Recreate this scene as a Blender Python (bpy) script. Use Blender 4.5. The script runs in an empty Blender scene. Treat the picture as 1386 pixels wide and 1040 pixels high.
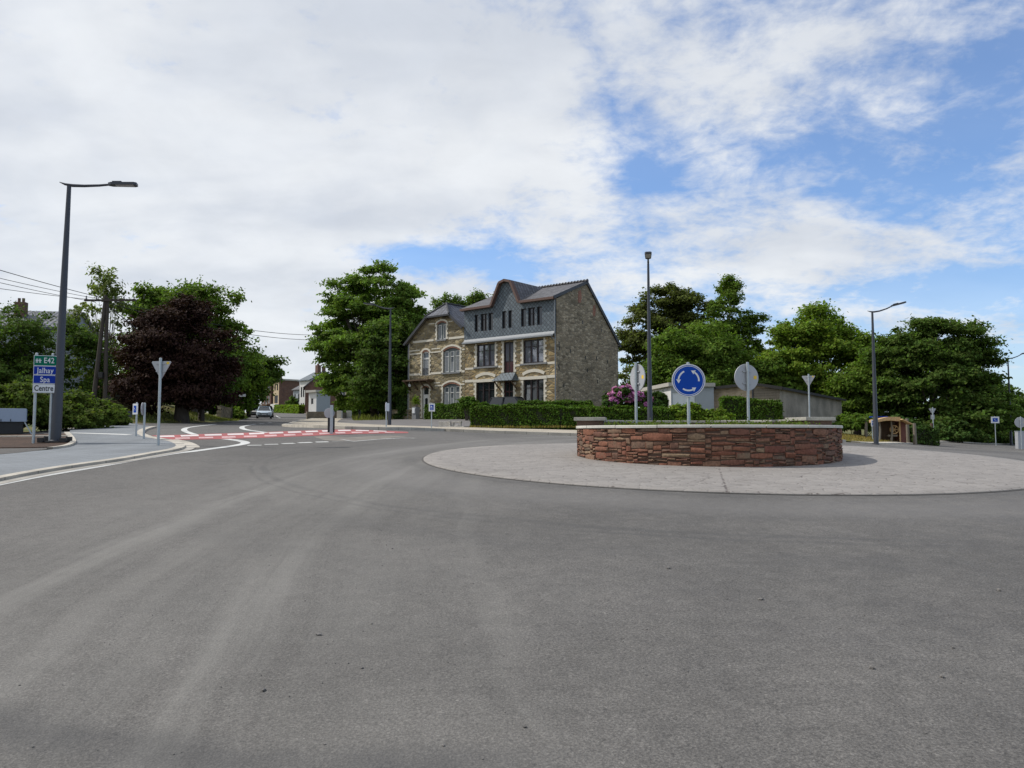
import bpy, bmesh, math, random
import numpy as np
from mathutils import Vector, Matrix
from mathutils.geometry import delaunay_2d_cdt
R = math.radians
C = bpy.context.scene.collection
EYE = 1.6
FPX = 1041.0
PITCH = math.atan(66 / FPX)
cP, sP = math.cos(PITCH), math.sin(PITCH)

# ---------------------------------------------------------------- survey helpers
def ray(px, py):
    u = (px - 693) / FPX; v = (520 - py) / FPX
    k = cP - v * sP
    return u / k, (sP + v * cP) / k

def P(px, py, d):
    a, b = ray(px, py)
    return Vector((a * d, d, EYE + b * d))

# surveyed ground heights (x, y, height relative to the eye)
CTRL = [(0, 0, -1.6), (-8.9, 13.4, -.86), (-8.8, 20, -.47), (4.9, 11.7, -.945), (4.9, 15.7, -.72), (4.9, 21, -.5),
        (11.8, 19.9, -.58), (9.85, 23.65, -.41), (12.5, 27, -.44), (-2.1, 17.9, -.62), (-14, 23.5, -.385), (-8.4, 24, -.32),
        (-11.8, 26.5, -.085), (-5.5, 33, .15), (-30, 94, 1.72), (-19, 45, .45), (-23, 45, .55), (-12, 60, .74), (-19, 58, .78), (-24, 75, 1.18),
        (-8.3, 52, .42), (1.2, 46, .25), (-5.4, 58, .62), (-9.5, 74, 1.2), (3.8, 64, 1.2), (10, 72, 1.4), (-3, 68, 1.2),
        (.2, 30, -.2), (-2, 38, .03), (3.5, 38, -.05), (21.7, 46, -.70), (33, 58, -.85), (46, 71, -1.16), (15, 34, -.52), (8, 38, -.2),
        (14, 54, .75), (20, 58, .5), (22.6, 56, .05), (26.5, 52.5, -.72), (30, 57, -.80), (11, 48, .6), (24.5, 64, .3), (9, 4, -1.5), (20, 12, -1.2), (-12, 3, -1.5),
        (-22, 12, -.9), (-30, 24, -.3), (-24, 27, -.22), (-40, 60, 1.2), (-50, 40, .8), (-62, 190, 5.0), (-40, 150, 3.7), (-70, 130, 3.6), (-35, 120, 2.6), (-20, 130, 3.2),
        (0, 120, 2.2), (40, 120, .8), (80, 100, -1.0), (60, 40, -1.8), (60, 0, -2.3), (0, -25, -2.6), (-50, -15, -2.0), (50, -30, -3),
        (0, 190, 4.2), (80, 190, 1.5), (-150, 190, 5.5), (-150, 60, 2.5), (-150, -30, -1), (150, 60, -3), (150, 190, -1), (150, -30, -4)]
_A = np.array(CTRL, float)
def _tps(r2):
    return np.where(r2 > 0, .5 * r2 * np.log(np.maximum(r2, 1e-12)), 0.0)
_S = 50.0
_px = _A[:, :2] / _S
_n = len(_A)
_K = _tps(((_px[:, None] - _px[None]) ** 2).sum(-1)) + np.eye(_n) * 1e-4
_Pm = np.c_[np.ones(_n), _px]
_M = np.zeros((_n + 3, _n + 3)); _M[:_n, :_n] = _K; _M[:_n, _n:] = _Pm; _M[_n:, :_n] = _Pm.T
_w = np.linalg.solve(_M, np.r_[_A[:, 2], 0, 0, 0])
def heights(xy):
    xy = np.asarray(xy, float).reshape(-1, 2)
    q = np.c_[np.clip(xy[:, 0], -150, 150), np.clip(xy[:, 1], -30, 210)] / _S
    k = _tps(((q[:, None] - _px[None]) ** 2).sum(-1))
    z = k @ _w[:_n] + _w[_n] + q @ _w[_n + 1:] + EYE
    # grassy bank left of the road that leaves to the left
    ss = lambda t: (lambda u: u * u * (3 - 2 * u))(np.clip(t, 0, 1))
    xr = np.interp(xy[:, 1], [40, 44, 50, 60, 75, 94, 120], [-24, -23.2, -21.2, -21.8, -27, -35, -46])
    return z + 1.5 * ss((xr - xy[:, 0]) / 7) * ss((xy[:, 1] - 35) / 9) * ss((115 - xy[:, 1]) / 20)
def H(x, y):
    return float(heights([(x, y)])[0])

def G(px, py, off=0.0, lo=2.0, hi=240.0):
    """where the line of sight through a survey point meets the ground"""
    a, b = ray(px, py)
    ds = np.concatenate([np.arange(lo, 60, .1), np.arange(60, hi, .5)])
    h = heights(np.c_[a * ds, ds]) + off
    z = EYE + b * ds
    g = z - h
    idx = np.where(g <= 0)[0]
    if len(idx) == 0:
        i = int(np.argmin(g)); return (a * ds[i], ds[i])
    i = idx[0]
    if i == 0: return (a * ds[0], ds[0])
    t = g[i - 1] / (g[i - 1] - g[i])
    d = ds[i - 1] + t * (ds[i] - ds[i - 1])
    return (a * d, d)
def GP(pts, off=0.0):
    return [G(x, y, off) for x, y in pts]

# ---------------------------------------------------------------- object helpers
def tag(o, label=None, cat=None, group=None, kind=None):
    if label: o['label'] = label
    if cat: o['category'] = cat
    if group: o['group'] = group
    if kind: o['kind'] = kind
    return o

def thing(name, label, cat, loc=(0, 0, 0), rz=0.0, group=None):
    o = bpy.data.objects.new(name, None)
    o.empty_display_size = .3
    C.objects.link(o)
    o.location = loc; o.rotation_euler = (0, 0, rz)
    return tag(o, label, cat, group)

def link_mesh(name, me, parent=None):
    o = bpy.data.objects.new(name, me)
    C.objects.link(o)
    if parent is not None: o.parent = parent
    return o

def children(o):
    return [c for c in bpy.data.objects if c.parent == o]

def copy_tree(o, parent=None):
    c = o.copy(); C.objects.link(c); c.parent = parent
    for ch in children(o): copy_tree(ch, c)
    return c

def auto_uv(me):
    nl = len(me.loops)
    if nl == 0: return
    co = np.empty(len(me.vertices) * 3); me.vertices.foreach_get('co', co); co = co.reshape(-1, 3)
    li = np.empty(nl, int); me.loops.foreach_get('vertex_index', li)
    npoly = len(me.polygons)
    pn = np.empty(npoly * 3); me.polygons.foreach_get('normal', pn); pn = pn.reshape(-1, 3)
    lt = np.empty(npoly, int); me.polygons.foreach_get('loop_total', lt)
    pi = np.repeat(np.arange(npoly), lt)
    n = pn[pi]; p = co[li]
    t = np.c_[-n[:, 1], n[:, 0], np.zeros(nl)]
    L = np.linalg.norm(t, axis=1)
    flat = L < .25
    t[flat] = (1, 0, 0); L[flat] = 1
    t /= L[:, None]
    s = np.cross(n, t)
    s[flat] = (0, 1, 0)
    uv = np.c_[(p * t).sum(1), (p * s).sum(1)]
    lay = me.uv_layers.new(name='UVMap')
    lay.data.foreach_set('uv', uv.ravel())

class MB:
    """collects shapes for ONE mesh object"""
    def __init__(self): self.v = []; self.f = []; self.sm = []
    def add(self, vs, fs, smooth=False):
        o = len(self.v)
        self.v += [tuple(p) for p in vs]
        self.f += [tuple(i + o for i in f) for f in fs]
        self.sm += [smooth] * len(fs)
        return self
    def box(self, x0, x1, y0, y1, z0, z1, M=None):
        vs = [Vector((x, y, z)) for z in (z0, z1) for y in (y0, y1) for x in (x0, x1)]
        if M is not None: vs = [M @ p for p in vs]
        return self.add(vs, [(0, 2, 3, 1), (4, 5, 7, 6), (0, 1, 5, 4), (2, 6, 7, 3), (0, 4, 6, 2), (1, 3, 7, 5)])
    def bbox(self, x0, x1, y0, y1, z0, z1, b=.01, M=None):
        """box with chamfered edges"""
        bm = bmesh.new()
        bmesh.ops.create_cube(bm, size=1)
        for q in bm.verts:
            q.co = Vector(((x0 + x1) / 2 + q.co.x * (x1 - x0), (y0 + y1) / 2 + q.co.y * (y1 - y0), (z0 + z1) / 2 + q.co.z * (z1 - z0)))
        bmesh.ops.bevel(bm, geom=bm.edges[:], offset=b, segments=2, profile=.7, affect='EDGES')
        if M is not None: bmesh.ops.transform(bm, matrix=M, verts=bm.verts)
        bm.verts.ensure_lookup_table()
        self.add([q.co[:] for q in bm.verts], [[q.index for q in f.verts] for f in bm.faces])
        bm.free(); return self
    def bar(self, p, q, w, h, up=(0, 0, 1)):
        p = Vector(p); q = Vector(q); d = (q - p)
        L = d.length; d = d / L
        u = Vector(up)
        if abs(d.dot(u)) > .98: u = Vector((0, 1, 0))
        s = d.cross(u).normalized(); u = s.cross(d)
        M = Matrix((d, s, u)).transposed().to_4x4(); M.translation = p
        return self.box(0, L, -w / 2, w / 2, -h / 2, h / 2, M)
    def tube(self, pts, rad, n=10, cap=True, smooth=True):
        pts = [Vector(p) for p in pts]
        if not hasattr(rad, '__len__'): rad = [rad] * len(pts)
        o = len(self.v); prev = None
        for i, p in enumerate(pts):
            d = (pts[min(i + 1, len(pts) - 1)] - pts[max(i - 1, 0)]).normalized()
            if prev is None:
                u = Vector((0, 0, 1)) if abs(d.z) < .9 else Vector((1, 0, 0))
                s = d.cross(u).normalized()
            else:
                s = (prev - d * prev.dot(d)).normalized()
            prev = s; u = d.cross(s)
            for k in range(n):
                a = 2 * math.pi * k / n
                self.v.append(tuple(p + (s * math.cos(a) + u * math.sin(a)) * rad[i]))
        for i in range(len(pts) - 1):
            for k in range(n):
                a = o + i * n + k; b = o + i * n + (k + 1) % n
                self.f.append((a, b, b + n, a + n)); self.sm.append(smooth)
        if cap:
            self.f.append(tuple(o + k for k in range(n))[::-1]); self.sm.append(False)
            e = o + (len(pts) - 1) * n
            self.f.append(tuple(e + k for k in range(n))); self.sm.append(False)
        return self
    def lathe(self, prof, n=16, M=None, smooth=True):
        vs = []; fs = []
        for r, z in prof:
            for k in range(n):
                a = 2 * math.pi * k / n; vs.append(Vector((r * math.cos(a), r * math.sin(a), z)))
        for i in range(len(prof) - 1):
            for k in range(n):
                a = i * n + k; b = i * n + (k + 1) % n
                fs.append((a, b, b + n, a + n))
        fs.append(tuple(range(n))[::-1]); e = (len(prof) - 1) * n; fs.append(tuple(range(e, e + n)))
        if M is not None: vs = [M @ p for p in vs]
        return self.add(vs, fs, smooth)
    def prism(self, out, y0, y1, M=None, plane='xz'):
        """outline in the xz plane (or xy / yz), extruded along the third axis from y0 to y1"""
        n = len(out)
        f = {'xz': lambda a, b, c: Vector((a, c, b)), 'xy': lambda a, b, c: Vector((a, b, c)), 'yz': lambda a, b, c: Vector((c, a, b))}[plane]
        vs = [f(a, b, y0) for a, b in out] + [f(a, b, y1) for a, b in out]
        if M is not None: vs = [M @ p for p in vs]
        fs = [tuple(range(n)), tuple(range(2 * n - 1, n - 1, -1))]
        for i in range(n):
            j = (i + 1) % n
            fs.append((i, i + n, j + n, j))
        return self.add(vs, fs)
    def build(self, name, mat, parent=None, smooth_angle=None, uv=True, loc=None, fix=True):
        me = bpy.data.meshes.new(name)
        me.from_pydata(self.v, [], self.f)
        if fix:
            bm = bmesh.new(); bm.from_mesh(me)
            bmesh.ops.recalc_face_normals(bm, faces=bm.faces[:]); bm.to_mesh(me); bm.free()
        if len(self.sm) == len(me.polygons): me.polygons.foreach_set('use_smooth', self.sm)
        if smooth_angle:
            me.polygons.foreach_set('use_smooth', [True] * len(me.polygons)); me.set_sharp_from_angle(angle=R(smooth_angle))
        elif any(self.sm):
            me.set_sharp_from_angle(angle=R(40))
        if uv: auto_uv(me)
        for m in (mat if isinstance(mat, (list, tuple)) else [mat]): me.materials.append(m)
        me.update()
        o = link_mesh(name, me, parent)
        if loc is not None: o.location = loc
        return o

def inside(p, poly):
    x, y = p; c = False; n = len(poly)
    for i in range(n):
        x0, y0 = poly[i]; x1, y1 = poly[i - 1]
        if (y0 > y) != (y1 > y) and x < (x1 - x0) * (y - y0) / (y1 - y0) + x0: c = not c
    return c
def inside_np(pts, poly):
    x, y = pts[:, 0], pts[:, 1]; c = np.zeros(len(pts), bool); n = len(poly)
    for i in range(n):
        x0, y0 = poly[i]; x1, y1 = poly[i - 1]
        if y0 == y1: continue
        c ^= ((y0 > y) != (y1 > y)) & (x < (x1 - x0) * (y - y0) / (y1 - y0) + x0)
    return c

def dense(poly, step, closed=True):
    out = []
    n = len(poly)
    for i in range(n if closed else n - 1):
        a = poly[i]; b = poly[(i + 1) % n]
        L = math.hypot(b[0] - a[0], b[1] - a[1]); k = max(1, int(L / step))
        for j in range(k): out.append((a[0] + (b[0] - a[0]) * j / k, a[1] + (b[1] - a[1]) * j / k))
    if not closed: out.append(poly[-1])
    return out

def smooth_line(pts, per=6, closed=False):
    """Catmull-Rom through points"""
    n = len(pts); out = []
    rng = range(n) if closed else range(n - 1)
    for i in rng:
        g = (lambda k: pts[k % n]) if closed else (lambda k: pts[max(0, min(n - 1, k))])
        p0, p1, p2, p3 = g(i - 1), g(i), g(i + 1), g(i + 2)
        for j in range(per):
            t = j / per
            out.append(tuple(.5 * (2 * p1[k] + (p2[k] - p0[k]) * t + (2 * p0[k] - 5 * p1[k] + 4 * p2[k] - p3[k]) * t * t
                                   + (3 * p1[k] - p0[k] - 3 * p2[k] + p3[k]) * t ** 3) for k in range(2)))
    if not closed: out.append(tuple(pts[-1]))
    return out

def sheet(name, poly, off, mat, step=1.0, skirt=0.0, far=None, hfun=None, kind='structure'):
    """a sheet of paving draped over the terrain"""
    poly = dense(poly, step)
    xs = [p[0] for p in poly]; ys = [p[1] for p in poly]
    gx = np.arange(min(xs), max(xs), step); gy = np.arange(min(ys), max(ys), step)
    if far:
        gx = np.concatenate([np.arange(min(xs), -far, step * 4), np.arange(max(-far, min(xs)), min(far, max(xs)), step), np.arange(far, max(xs), step * 4)])
        gy = np.concatenate([np.arange(min(ys), min(far, max(ys)), step), np.arange(far, max(ys), step * 4)])
    X, Y = np.meshgrid(gx, gy)
    pts = np.c_[X.ravel(), Y.ravel()] + .0137
    pts = pts[inside_np(pts, poly)]
    n = len(poly)
    verts = [Vector(p) for p in poly] + [Vector(p) for p in pts]
    vo, eo, fo, *_ = delaunay_2d_cdt(verts, [(i, (i + 1) % n) for i in range(n)], [], 1, 1e-5)
    xy = np.array([(p.x, p.y) for p in vo])
    z = (heights(xy) if hfun is None else hfun(xy)) + off
    mb = MB(); mb.v = [(a, b, c) for (a, b), c in zip(xy, z)]
    mb.f = [tuple(f) for f in fo]
    bm = None
    if skirt:
        from collections import Counter
        cnt = Counter()
        for f in mb.f:
            for i in range(len(f)):
                cnt[(f[i], f[(i + 1) % len(f)])] += 1
        for (a, b) in list(cnt):
            if (b, a) not in cnt:
                o = len(mb.v)
                mb.v += [(*mb.v[a][:2], mb.v[a][2] - skirt), (*mb.v[b][:2], mb.v[b][2] - skirt)]
                mb.f.append((b, a, o, o + 1))
    o = mb.build(name, mat, fix=False)
    me = o.data
    up = sum(p.normal.z * p.area for p in me.polygons)
    if up < 0: me.flip_normals()
    tag(o, kind=kind)
    return o

def strip(name, line, w0, w1, off, mat, skirt=0.0, step=.5, closed=False, parent=None, up=0.0):
    """a kerb or painted line: band between offsets w0 and w1 to the left of a ground line"""
    line = dense(line, step, closed)
    n = len(line); mb = MB(); A = []; s = 0; S = []
    for i in range(n):
        p = line[(i - 1) % n] if (closed or i > 0) else line[i]
        q = line[(i + 1) % n] if (closed or i < n - 1) else line[i]
        d = Vector((q[0] - p[0], q[1] - p[1])); d = d.normalized() if d.length else Vector((1, 0))
        nn = Vector((-d.y, d.x)); b = Vector(line[i])
        A.append((b + nn * w0, b + nn * w1))
        if i: s += math.hypot(line[i][0] - line[i - 1][0], line[i][1] - line[i - 1][1])
        S.append(s)
    zs = heights([tuple(p) for pr in A for p in pr]).reshape(-1, 2) + off
    for (a, b), z in zip(A, zs):
        mb.v += [(a.x, a.y, z[0]), (b.x, b.y, z[1] + up)]
    uvs = [(S[i // 2], i % 2) for i in range(2 * n)]
    for i in range(n if closed else n - 1):
        j = (i + 1) % n
        mb.f.append((2 * i, 2 * j, 2 * j + 1, 2 * i + 1))
    if skirt:
        m = len(mb.v)
        mb.v += [(x, y, z - skirt) for x, y, z in mb.v]
        for i in range(n if closed else n - 1):
            j = (i + 1) % n
            mb.f.append((2 * i, 2 * i + m, 2 * j + m, 2 * j)); mb.f.append((2 * i + 1, 2 * j + 1, 2 * j + 1 + m, 2 * i + 1 + m))
        if not closed: mb.f += [(0, 1, 1 + m, m), (2 * n - 1, 2 * n - 2, 2 * n - 2 + m, 2 * n - 1 + m)]
        uvs += [(a, 1 - b) for a, b in uvs]
    o = mb.build(name, mat, parent, uv=False, fix=bool(skirt))
    me = o.data
    lay = me.uv_layers.new(name='UVMap')
    for l in me.loops: lay.data[l.index].uv = uvs[l.vertex_index]
    if not skirt and sum(p.normal.z for p in me.polygons) < 0: me.flip_normals()
    if parent is None: tag(o, kind='structure')
    return o

# ---------------------------------------------------------------- materials
class NT:
    def __init__(self, name):
        self.m = bpy.data.materials.new(name); self.m.use_nodes = True
        self.t = self.m.node_tree; self.n = self.t.nodes
        self.b = self.n['Principled BSDF']
        self.co = None
    def new(self, k, **kw):
        n = self.n.new(k)
        for a, b in kw.items(): setattr(n, a, b)
        return n
    def link(self, a, b): self.t.links.new(a, b)
    def set(self, sock, v):
        if isinstance(v, bpy.types.NodeSocket): self.link(v, sock)
        else:
            if hasattr(sock, 'default_value'):
                if hasattr(sock.default_value, '__len__') and hasattr(v, '__len__') and len(v) == 3 and len(sock.default_value) == 4: v = (*v, 1)
                sock.default_value = v
    def coord(self, kind='Object', scale=(1, 1, 1), rot=(0, 0, 0), loc=(0, 0, 0)):
        tc = self.new('ShaderNodeTexCoord'); mp = self.new('ShaderNodeMapping')
        mp.inputs['Scale'].default_value = scale; mp.inputs['Rotation'].default_value = rot; mp.inputs['Location'].default_value = loc
        self.link(tc.outputs[kind], mp.inputs['Vector']); return mp.outputs[0]
    def noise(self, co, scale, detail=4, rough=.55, dist=0):
        n = self.new('ShaderNodeTexNoise'); self.link(co, n.inputs['Vector'])
        n.inputs['Scale'].default_value = scale; n.inputs['Detail'].default_value = detail; n.inputs['Roughness'].default_value = rough
        n.inputs['Distortion'].default_value = dist
        return n.outputs['Fac']
    def vor(self, co, scale, feature='F1', out='Distance', rnd=1):
        n = self.new('ShaderNodeTexVoronoi', feature=feature); self.link(co, n.inputs['Vector'])
        n.inputs['Scale'].default_value = scale; n.inputs['Randomness'].default_value = rnd
        return n.outputs[out]
    def ramp(self, fac, stops, interp='LINEAR'):
        n = self.new('ShaderNodeValToRGB'); n.color_ramp.interpolation = interp
        e = n.color_ramp.elements
        while len(e) < len(stops): e.new(.5)
        for el, (p, c) in zip(e, stops):
            el.position = p; el.color = (*c, 1) if hasattr(c, '__len__') else (c, c, c, 1)
        self.set(n.inputs[0], fac); return n.outputs[0]
    def mix(self, fac, a, b, mode='MIX'):
        n = self.new('ShaderNodeMix', data_type='RGBA', blend_type=mode)
        self.set(n.inputs[0], fac); self.set(n.inputs[6], a); self.set(n.inputs[7], b)
        return n.outputs[2]
    def math(self, op, a, b=None, c=None, clamp=False):
        n = self.new('ShaderNodeMath', operation=op, use_clamp=clamp)
        self.set(n.inputs[0], a)
        if b is not None: self.set(n.inputs[1], b)
        if c is not None: self.set(n.inputs[2], c)
        return n.outputs[0]
    def mrange(self, v, a, b, c=0, d=1, smooth=True):
        n = self.new('ShaderNodeMapRange', interpolation_type='SMOOTHSTEP' if smooth else 'LINEAR')
        self.set(n.inputs[0], v)
        for i, x in zip((1, 2, 3, 4), (a, b, c, d)): n.inputs[i].default_value = x
        return n.outputs[0]
    def vmath(self, op, a, b=None):
        n = self.new('ShaderNodeVectorMath', operation=op)
        self.set(n.inputs[0], a)
        if b is not None: self.set(n.inputs[1], b)
        return n.outputs[1] if op in ('LENGTH', 'DISTANCE', 'DOT_PRODUCT') else n.outputs[0]
    def rnd(self):
        return self.new('ShaderNodeNewGeometry').outputs['Random Per Island']
    def brick(self, co, w, h, mortar=.01, c1=(.3,)*3, c2=(.2,)*3, cm=(.1,)*3, off=.5, bias=0, smooth=.1):
        n = self.new('ShaderNodeTexBrick'); self.link(co, n.inputs['Vector'])
        n.offset = off
        for k, v in (('Color1', c1), ('Color2', c2), ('Mortar', cm)): self.set(n.inputs[k], v)
        n.inputs['Scale'].default_value = 1; n.inputs['Brick Width'].default_value = w; n.inputs['Row Height'].default_value = h
        n.inputs['Mortar Size'].default_value = mortar; n.inputs['Mortar Smooth'].default_value = smooth; n.inputs['Bias'].default_value = bias
        return n.outputs['Color'], n.outputs['Fac']
    def bump(self, h, strength=.5, dist=.01, normal=None):
        n = self.new('ShaderNodeBump'); self.set(n.inputs['Height'], h)
        n.inputs['Strength'].default_value = strength; n.inputs['Distance'].default_value = dist
        if normal is not None: self.link(normal, n.inputs['Normal'])
        return n.outputs[0]
    def done(self, col=None, rough=None, normal=None, metal=None, spec=None):
        if col is not None: self.set(self.b.inputs['Base Color'], col)
        if rough is not None: self.set(self.b.inputs['Roughness'], rough)
        if normal is not None: self.link(normal, self.b.inputs['Normal'])
        if metal is not None: self.set(self.b.inputs['Metallic'], metal)
        if spec is not None: self.set(self.b.inputs['Specular IOR Level'], spec)
        return self.m

def plain(name, col, rough=.6, metal=0, var=.15, scale=6, bump=0.0, spec=None):
    """paint / plaster / metal with a little wear"""
    t = NT(name); co = t.coord('Object')
    n = t.noise(co, scale, 6, .65); n2 = t.noise(co, scale * 9, 3)
    f = t.math('ADD', t.math('MULTIPLY', n, .7), t.math('MULTIPLY', n2, .3))
    lo = tuple(c * (1 - var) for c in col); hi = tuple(min(1, c * (1 + var)) for c in col)
    c = t.ramp(f, [(.3, lo), (.7, hi)])
    r = t.mrange(n, .3, .7, max(0, rough - .08), min(1, rough + .08))
    nm = t.bump(n2, bump, .004) if bump else None
    return t.done(c, r, nm, metal, spec)
# ---------------------------------------------------------------- materials of the place
ISL = (4.9, 18.7)          # centre of the roundabout island
A_, B_, C_ = [G(*p) for p in ((40, 960), (455, 652), (700, 597))]
def circ(a, b, c):
    D = 2 * (a[0] * (b[1] - c[1]) + b[0] * (c[1] - a[1]) + c[0] * (a[1] - b[1]))
    s = [p[0] ** 2 + p[1] ** 2 for p in (a, b, c)]
    x = (s[0] * (b[1] - c[1]) + s[1] * (c[1] - a[1]) + s[2] * (a[1] - b[1])) / D
    y = (s[0] * (c[0] - b[0]) + s[1] * (a[0] - c[0]) + s[2] * (b[0] - a[0])) / D
    return x, y, math.hypot(a[0] - x, a[1] - y)
TRK = circ(A_, B_, C_)

SMU = circ(*[G(*p) for p in ((0, 985), (200, 1012), (430, 1030))])
SMP = (*G(180, 1010), 0.0)
def asphalt(name, base=.115, tracks=True):
    t = NT(name); co = t.coord('Object')
    fine = t.noise(co, 62, 5, .8)
    grain = t.vor(co, 80)
    speck = t.noise(co, 120, 2, .6)
    big = t.noise(co, .23, 5, .6)
    mid = t.noise(co, 1.7, 6, .65)
    b = base
    col = t.ramp(fine, [(.30, (b * .38, b * .365, b * .35)), (.5, (b, b * .94, b * .865)), (.70, (b * 1.95, b * 1.84, b * 1.68))])
    lightst = t.ramp(speck, [(.62, 0.0), (.74, 1.0)])
    col = t.mix(t.math('MULTIPLY', lightst, .5), col, (b * 2.9, b * 2.8, b * 2.65))
    dk = t.ramp(grain, [(.0, 1.0), (.26, 0.0)])
    col = t.mix(t.math('MULTIPLY', dk, .6), col, (b * .45, b * .44, b * .43))
    vc = t.vor(co, 21, 'F1', 'Color'); vd = t.vor(co, 21)
    sv = t.new('ShaderNodeSeparateColor'); t.link(vc, sv.inputs[0])
    pit = t.math('MULTIPLY', t.mrange(vd, .12, .30, 1, 0), t.mrange(sv.outputs[0], .86, .93, 0, 1))
    col = t.mix(t.math('MULTIPLY', pit, .6), col, (b * .35, b * .34, b * .33))
    pale_speck = t.math('MULTIPLY', t.mrange(vd, .10, .24, 1, 0), t.mrange(sv.outputs[1], .90, .96, 0, 1))
    col = t.mix(t.math('MULTIPLY', pale_speck, .55), col, (b * 2.5, b * 2.35, b * 2.15))  # random pale stones in the aggregate
    col = t.mix(1.0, col, t.mrange(t.noise(co, 6, 5, .7), .32, .68, .9, 1.1), 'MULTIPLY')
    m = t.mrange(t.math('ADD', t.math('MULTIPLY', big, .65), t.math('MULTIPLY', mid, .35)), .33, .67, .8, 1.2)
    col = t.mix(1.0, col, m, 'MULTIPLY')
    if tracks:
        sep = t.coord('Object')
        wob = t.math('MULTIPLY', t.math('SUBTRACT', t.noise(co, .25, 3), .5), .7)
        def dist(cx, cy, r):
            v = t.vmath('MULTIPLY', t.vmath('SUBTRACT', sep, (cx, cy, 0)), (1, 1, 0))
            return t.math('ADD', t.math('SUBTRACT', t.vmath('LENGTH', v), r), wob)
        d = dist(*TRK)
        rel = t.vmath('SUBTRACT', sep, (TRK[0], TRK[1], 0)); sx = t.new('ShaderNodeSeparateXYZ'); t.link(rel, sx.inputs[0])
        along = t.math('MULTIPLY', t.math('ARCTAN2', sx.outputs[1], sx.outputs[0]), TRK[2])
        cb = t.new('ShaderNodeCombineXYZ'); t.link(d, cb.inputs[0]); t.link(t.math('MULTIPLY', along, .045), cb.inputs[1])
        streak = t.noise(cb.outputs[0], 2.4, 6, .68)
        dust = None
        for o, w, k in ((-2.4, .5, .45), (-.85, .75, .85), (.2, .3, .6), (1.05, .6, .9)):
            q = t.math('MULTIPLY', t.mrange(t.math('ABSOLUTE', t.math('SUBTRACT', d, o)), 0, w, 1, 0), k)
            dust = q if dust is None else t.math('MAXIMUM', dust, q)
        wide = t.math('MULTIPLY', t.mrange(t.math('ABSOLUTE', d), .6, 3.8, 1, 0), .5)
        dust = t.math('MAXIMUM', dust, wide)
        # the dusty lane fades out where drivers fan apart
        dust = t.math('MULTIPLY', dust, t.mrange(streak, .32, .62, .25, 1))
        dust = t.math('MULTIPLY', dust, t.mrange(t.noise(co, .5, 4), .28, .6, .55, 1))
        col = t.mix(t.math('MULTIPLY', dust, .62), col, (.25, .24, .218))
        ring = None
        di = dist(ISL[0], ISL[1], 0)
        for r_, w, k in ((9.0, .35, .4), (10.35, .12, .85), (10.62, .07, .8), (11.5, .4, .35), (7.25, .25, .6), (13.0, .3, .25)):
            q = t.math('MULTIPLY', t.mrange(t.math('ABSOLUTE', t.math('SUBTRACT', di, r_)), w * .2, w, 1, 0), k)
            ring = q if ring is None else t.math('MAXIMUM', ring, q)
        ring = t.math('MULTIPLY', ring, t.mrange(t.noise(co, .8, 3), .35, .6, .35, 1))
        col = t.mix(t.math('MULTIPLY', ring, .32), col, (b * .5, b * .5, b * .51))
        sm = t.math('ABSOLUTE', dist(*SMU)); sm = t.math('MULTIPLY', t.mrange(sm, .02, .28, 1, 0), t.mrange(t.noise(co, 1.1, 4), .35, .6, .1, 1))
        sm = t.math('MULTIPLY', sm, t.mrange(t.vmath('DISTANCE', sep, SMP), 1.2, 2.6, 1, 0))
        col = t.mix(t.math('MULTIPLY', sm, .5), col, (b * .55, b * .55, b * .56))
        # pale dust swept to the edge of the circulating lane
        sw = t.math('MULTIPLY', t.mrange(t.math('ABSOLUTE', t.math('SUBTRACT', di, 8.3)), .2, 1.1, 1, 0), .22)
        col = t.mix(sw, col, (.22, .21, .20))
    h = t.math('ADD', t.math('MULTIPLY', fine, .6), t.math('MULTIPLY', grain, .5))
    return t.done(col, t.mrange(mid, .3, .7, .78, .92), t.bump(h, .6, .008), spec=.3)

def speckled(name, c, var=.2, scale=30, rough=.85, bump=.3, patch=.15):
    t = NT(name); co = t.coord('Object')
    a = t.noise(co, scale, 4, .7); b = t.noise(co, scale * .06, 5, .6)
    col = t.ramp(a, [(.28, tuple(x * (1 - var) for x in c)), (.72, tuple(x * (1 + var) for x in c))])
    col = t.mix(1.0, col, t.mrange(b, .3, .7, 1 - patch, 1 + patch), 'MULTIPLY')
    return t.done(col, rough, t.bump(a, bump, .005), spec=.3)

def kerb_mat(name, c, joint=1.0):
    t = NT(name); co = t.coord('UV'); oc = t.coord('Object')
    sx = t.new('ShaderNodeSeparateXYZ'); t.link(co, sx.inputs[0])
    fr = t.math('FRACT', t.math('DIVIDE', sx.outputs[0], joint))
    j = t.mrange(t.math('ABSOLUTE', t.math('SUBTRACT', fr, .5)), .485, .492, 0, 1)
    a = t.noise(oc, 40, 4, .7); b = t.noise(oc, 1.3, 5)
    col = t.ramp(a, [(.3, tuple(x * .82 for x in c)), (.7, tuple(x * 1.12 for x in c))])
    col = t.mix(1.0, col, t.mrange(b, .3, .7, .8, 1.15), 'MULTIPLY')
    col = t.mix(t.math('MULTIPLY', j, .7), col, (.05, .045, .04))
    return t.done(col, .85, t.bump(a, .2, .003))

def paint_line(name, c, under=(.13, .13, .13), wear=.5):
    t = NT(name); co = t.coord('Object')
    a = t.noise(co, 9, 7, .75); b = t.noise(co, 60, 3)
    f = t.mrange(t.math('ADD', t.math('MULTIPLY', a, .7), t.math('MULTIPLY', b, .3)), wear - .12, wear + .02, 1, 0)
    col = t.mix(t.math('MULTIPLY', f, .75), c, under)
    col = t.mix(1.0, col, t.mrange(t.noise(co, .9, 4), .3, .7, .82, 1.05), 'MULTIPLY')
    return t.done(col, .75)

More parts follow.
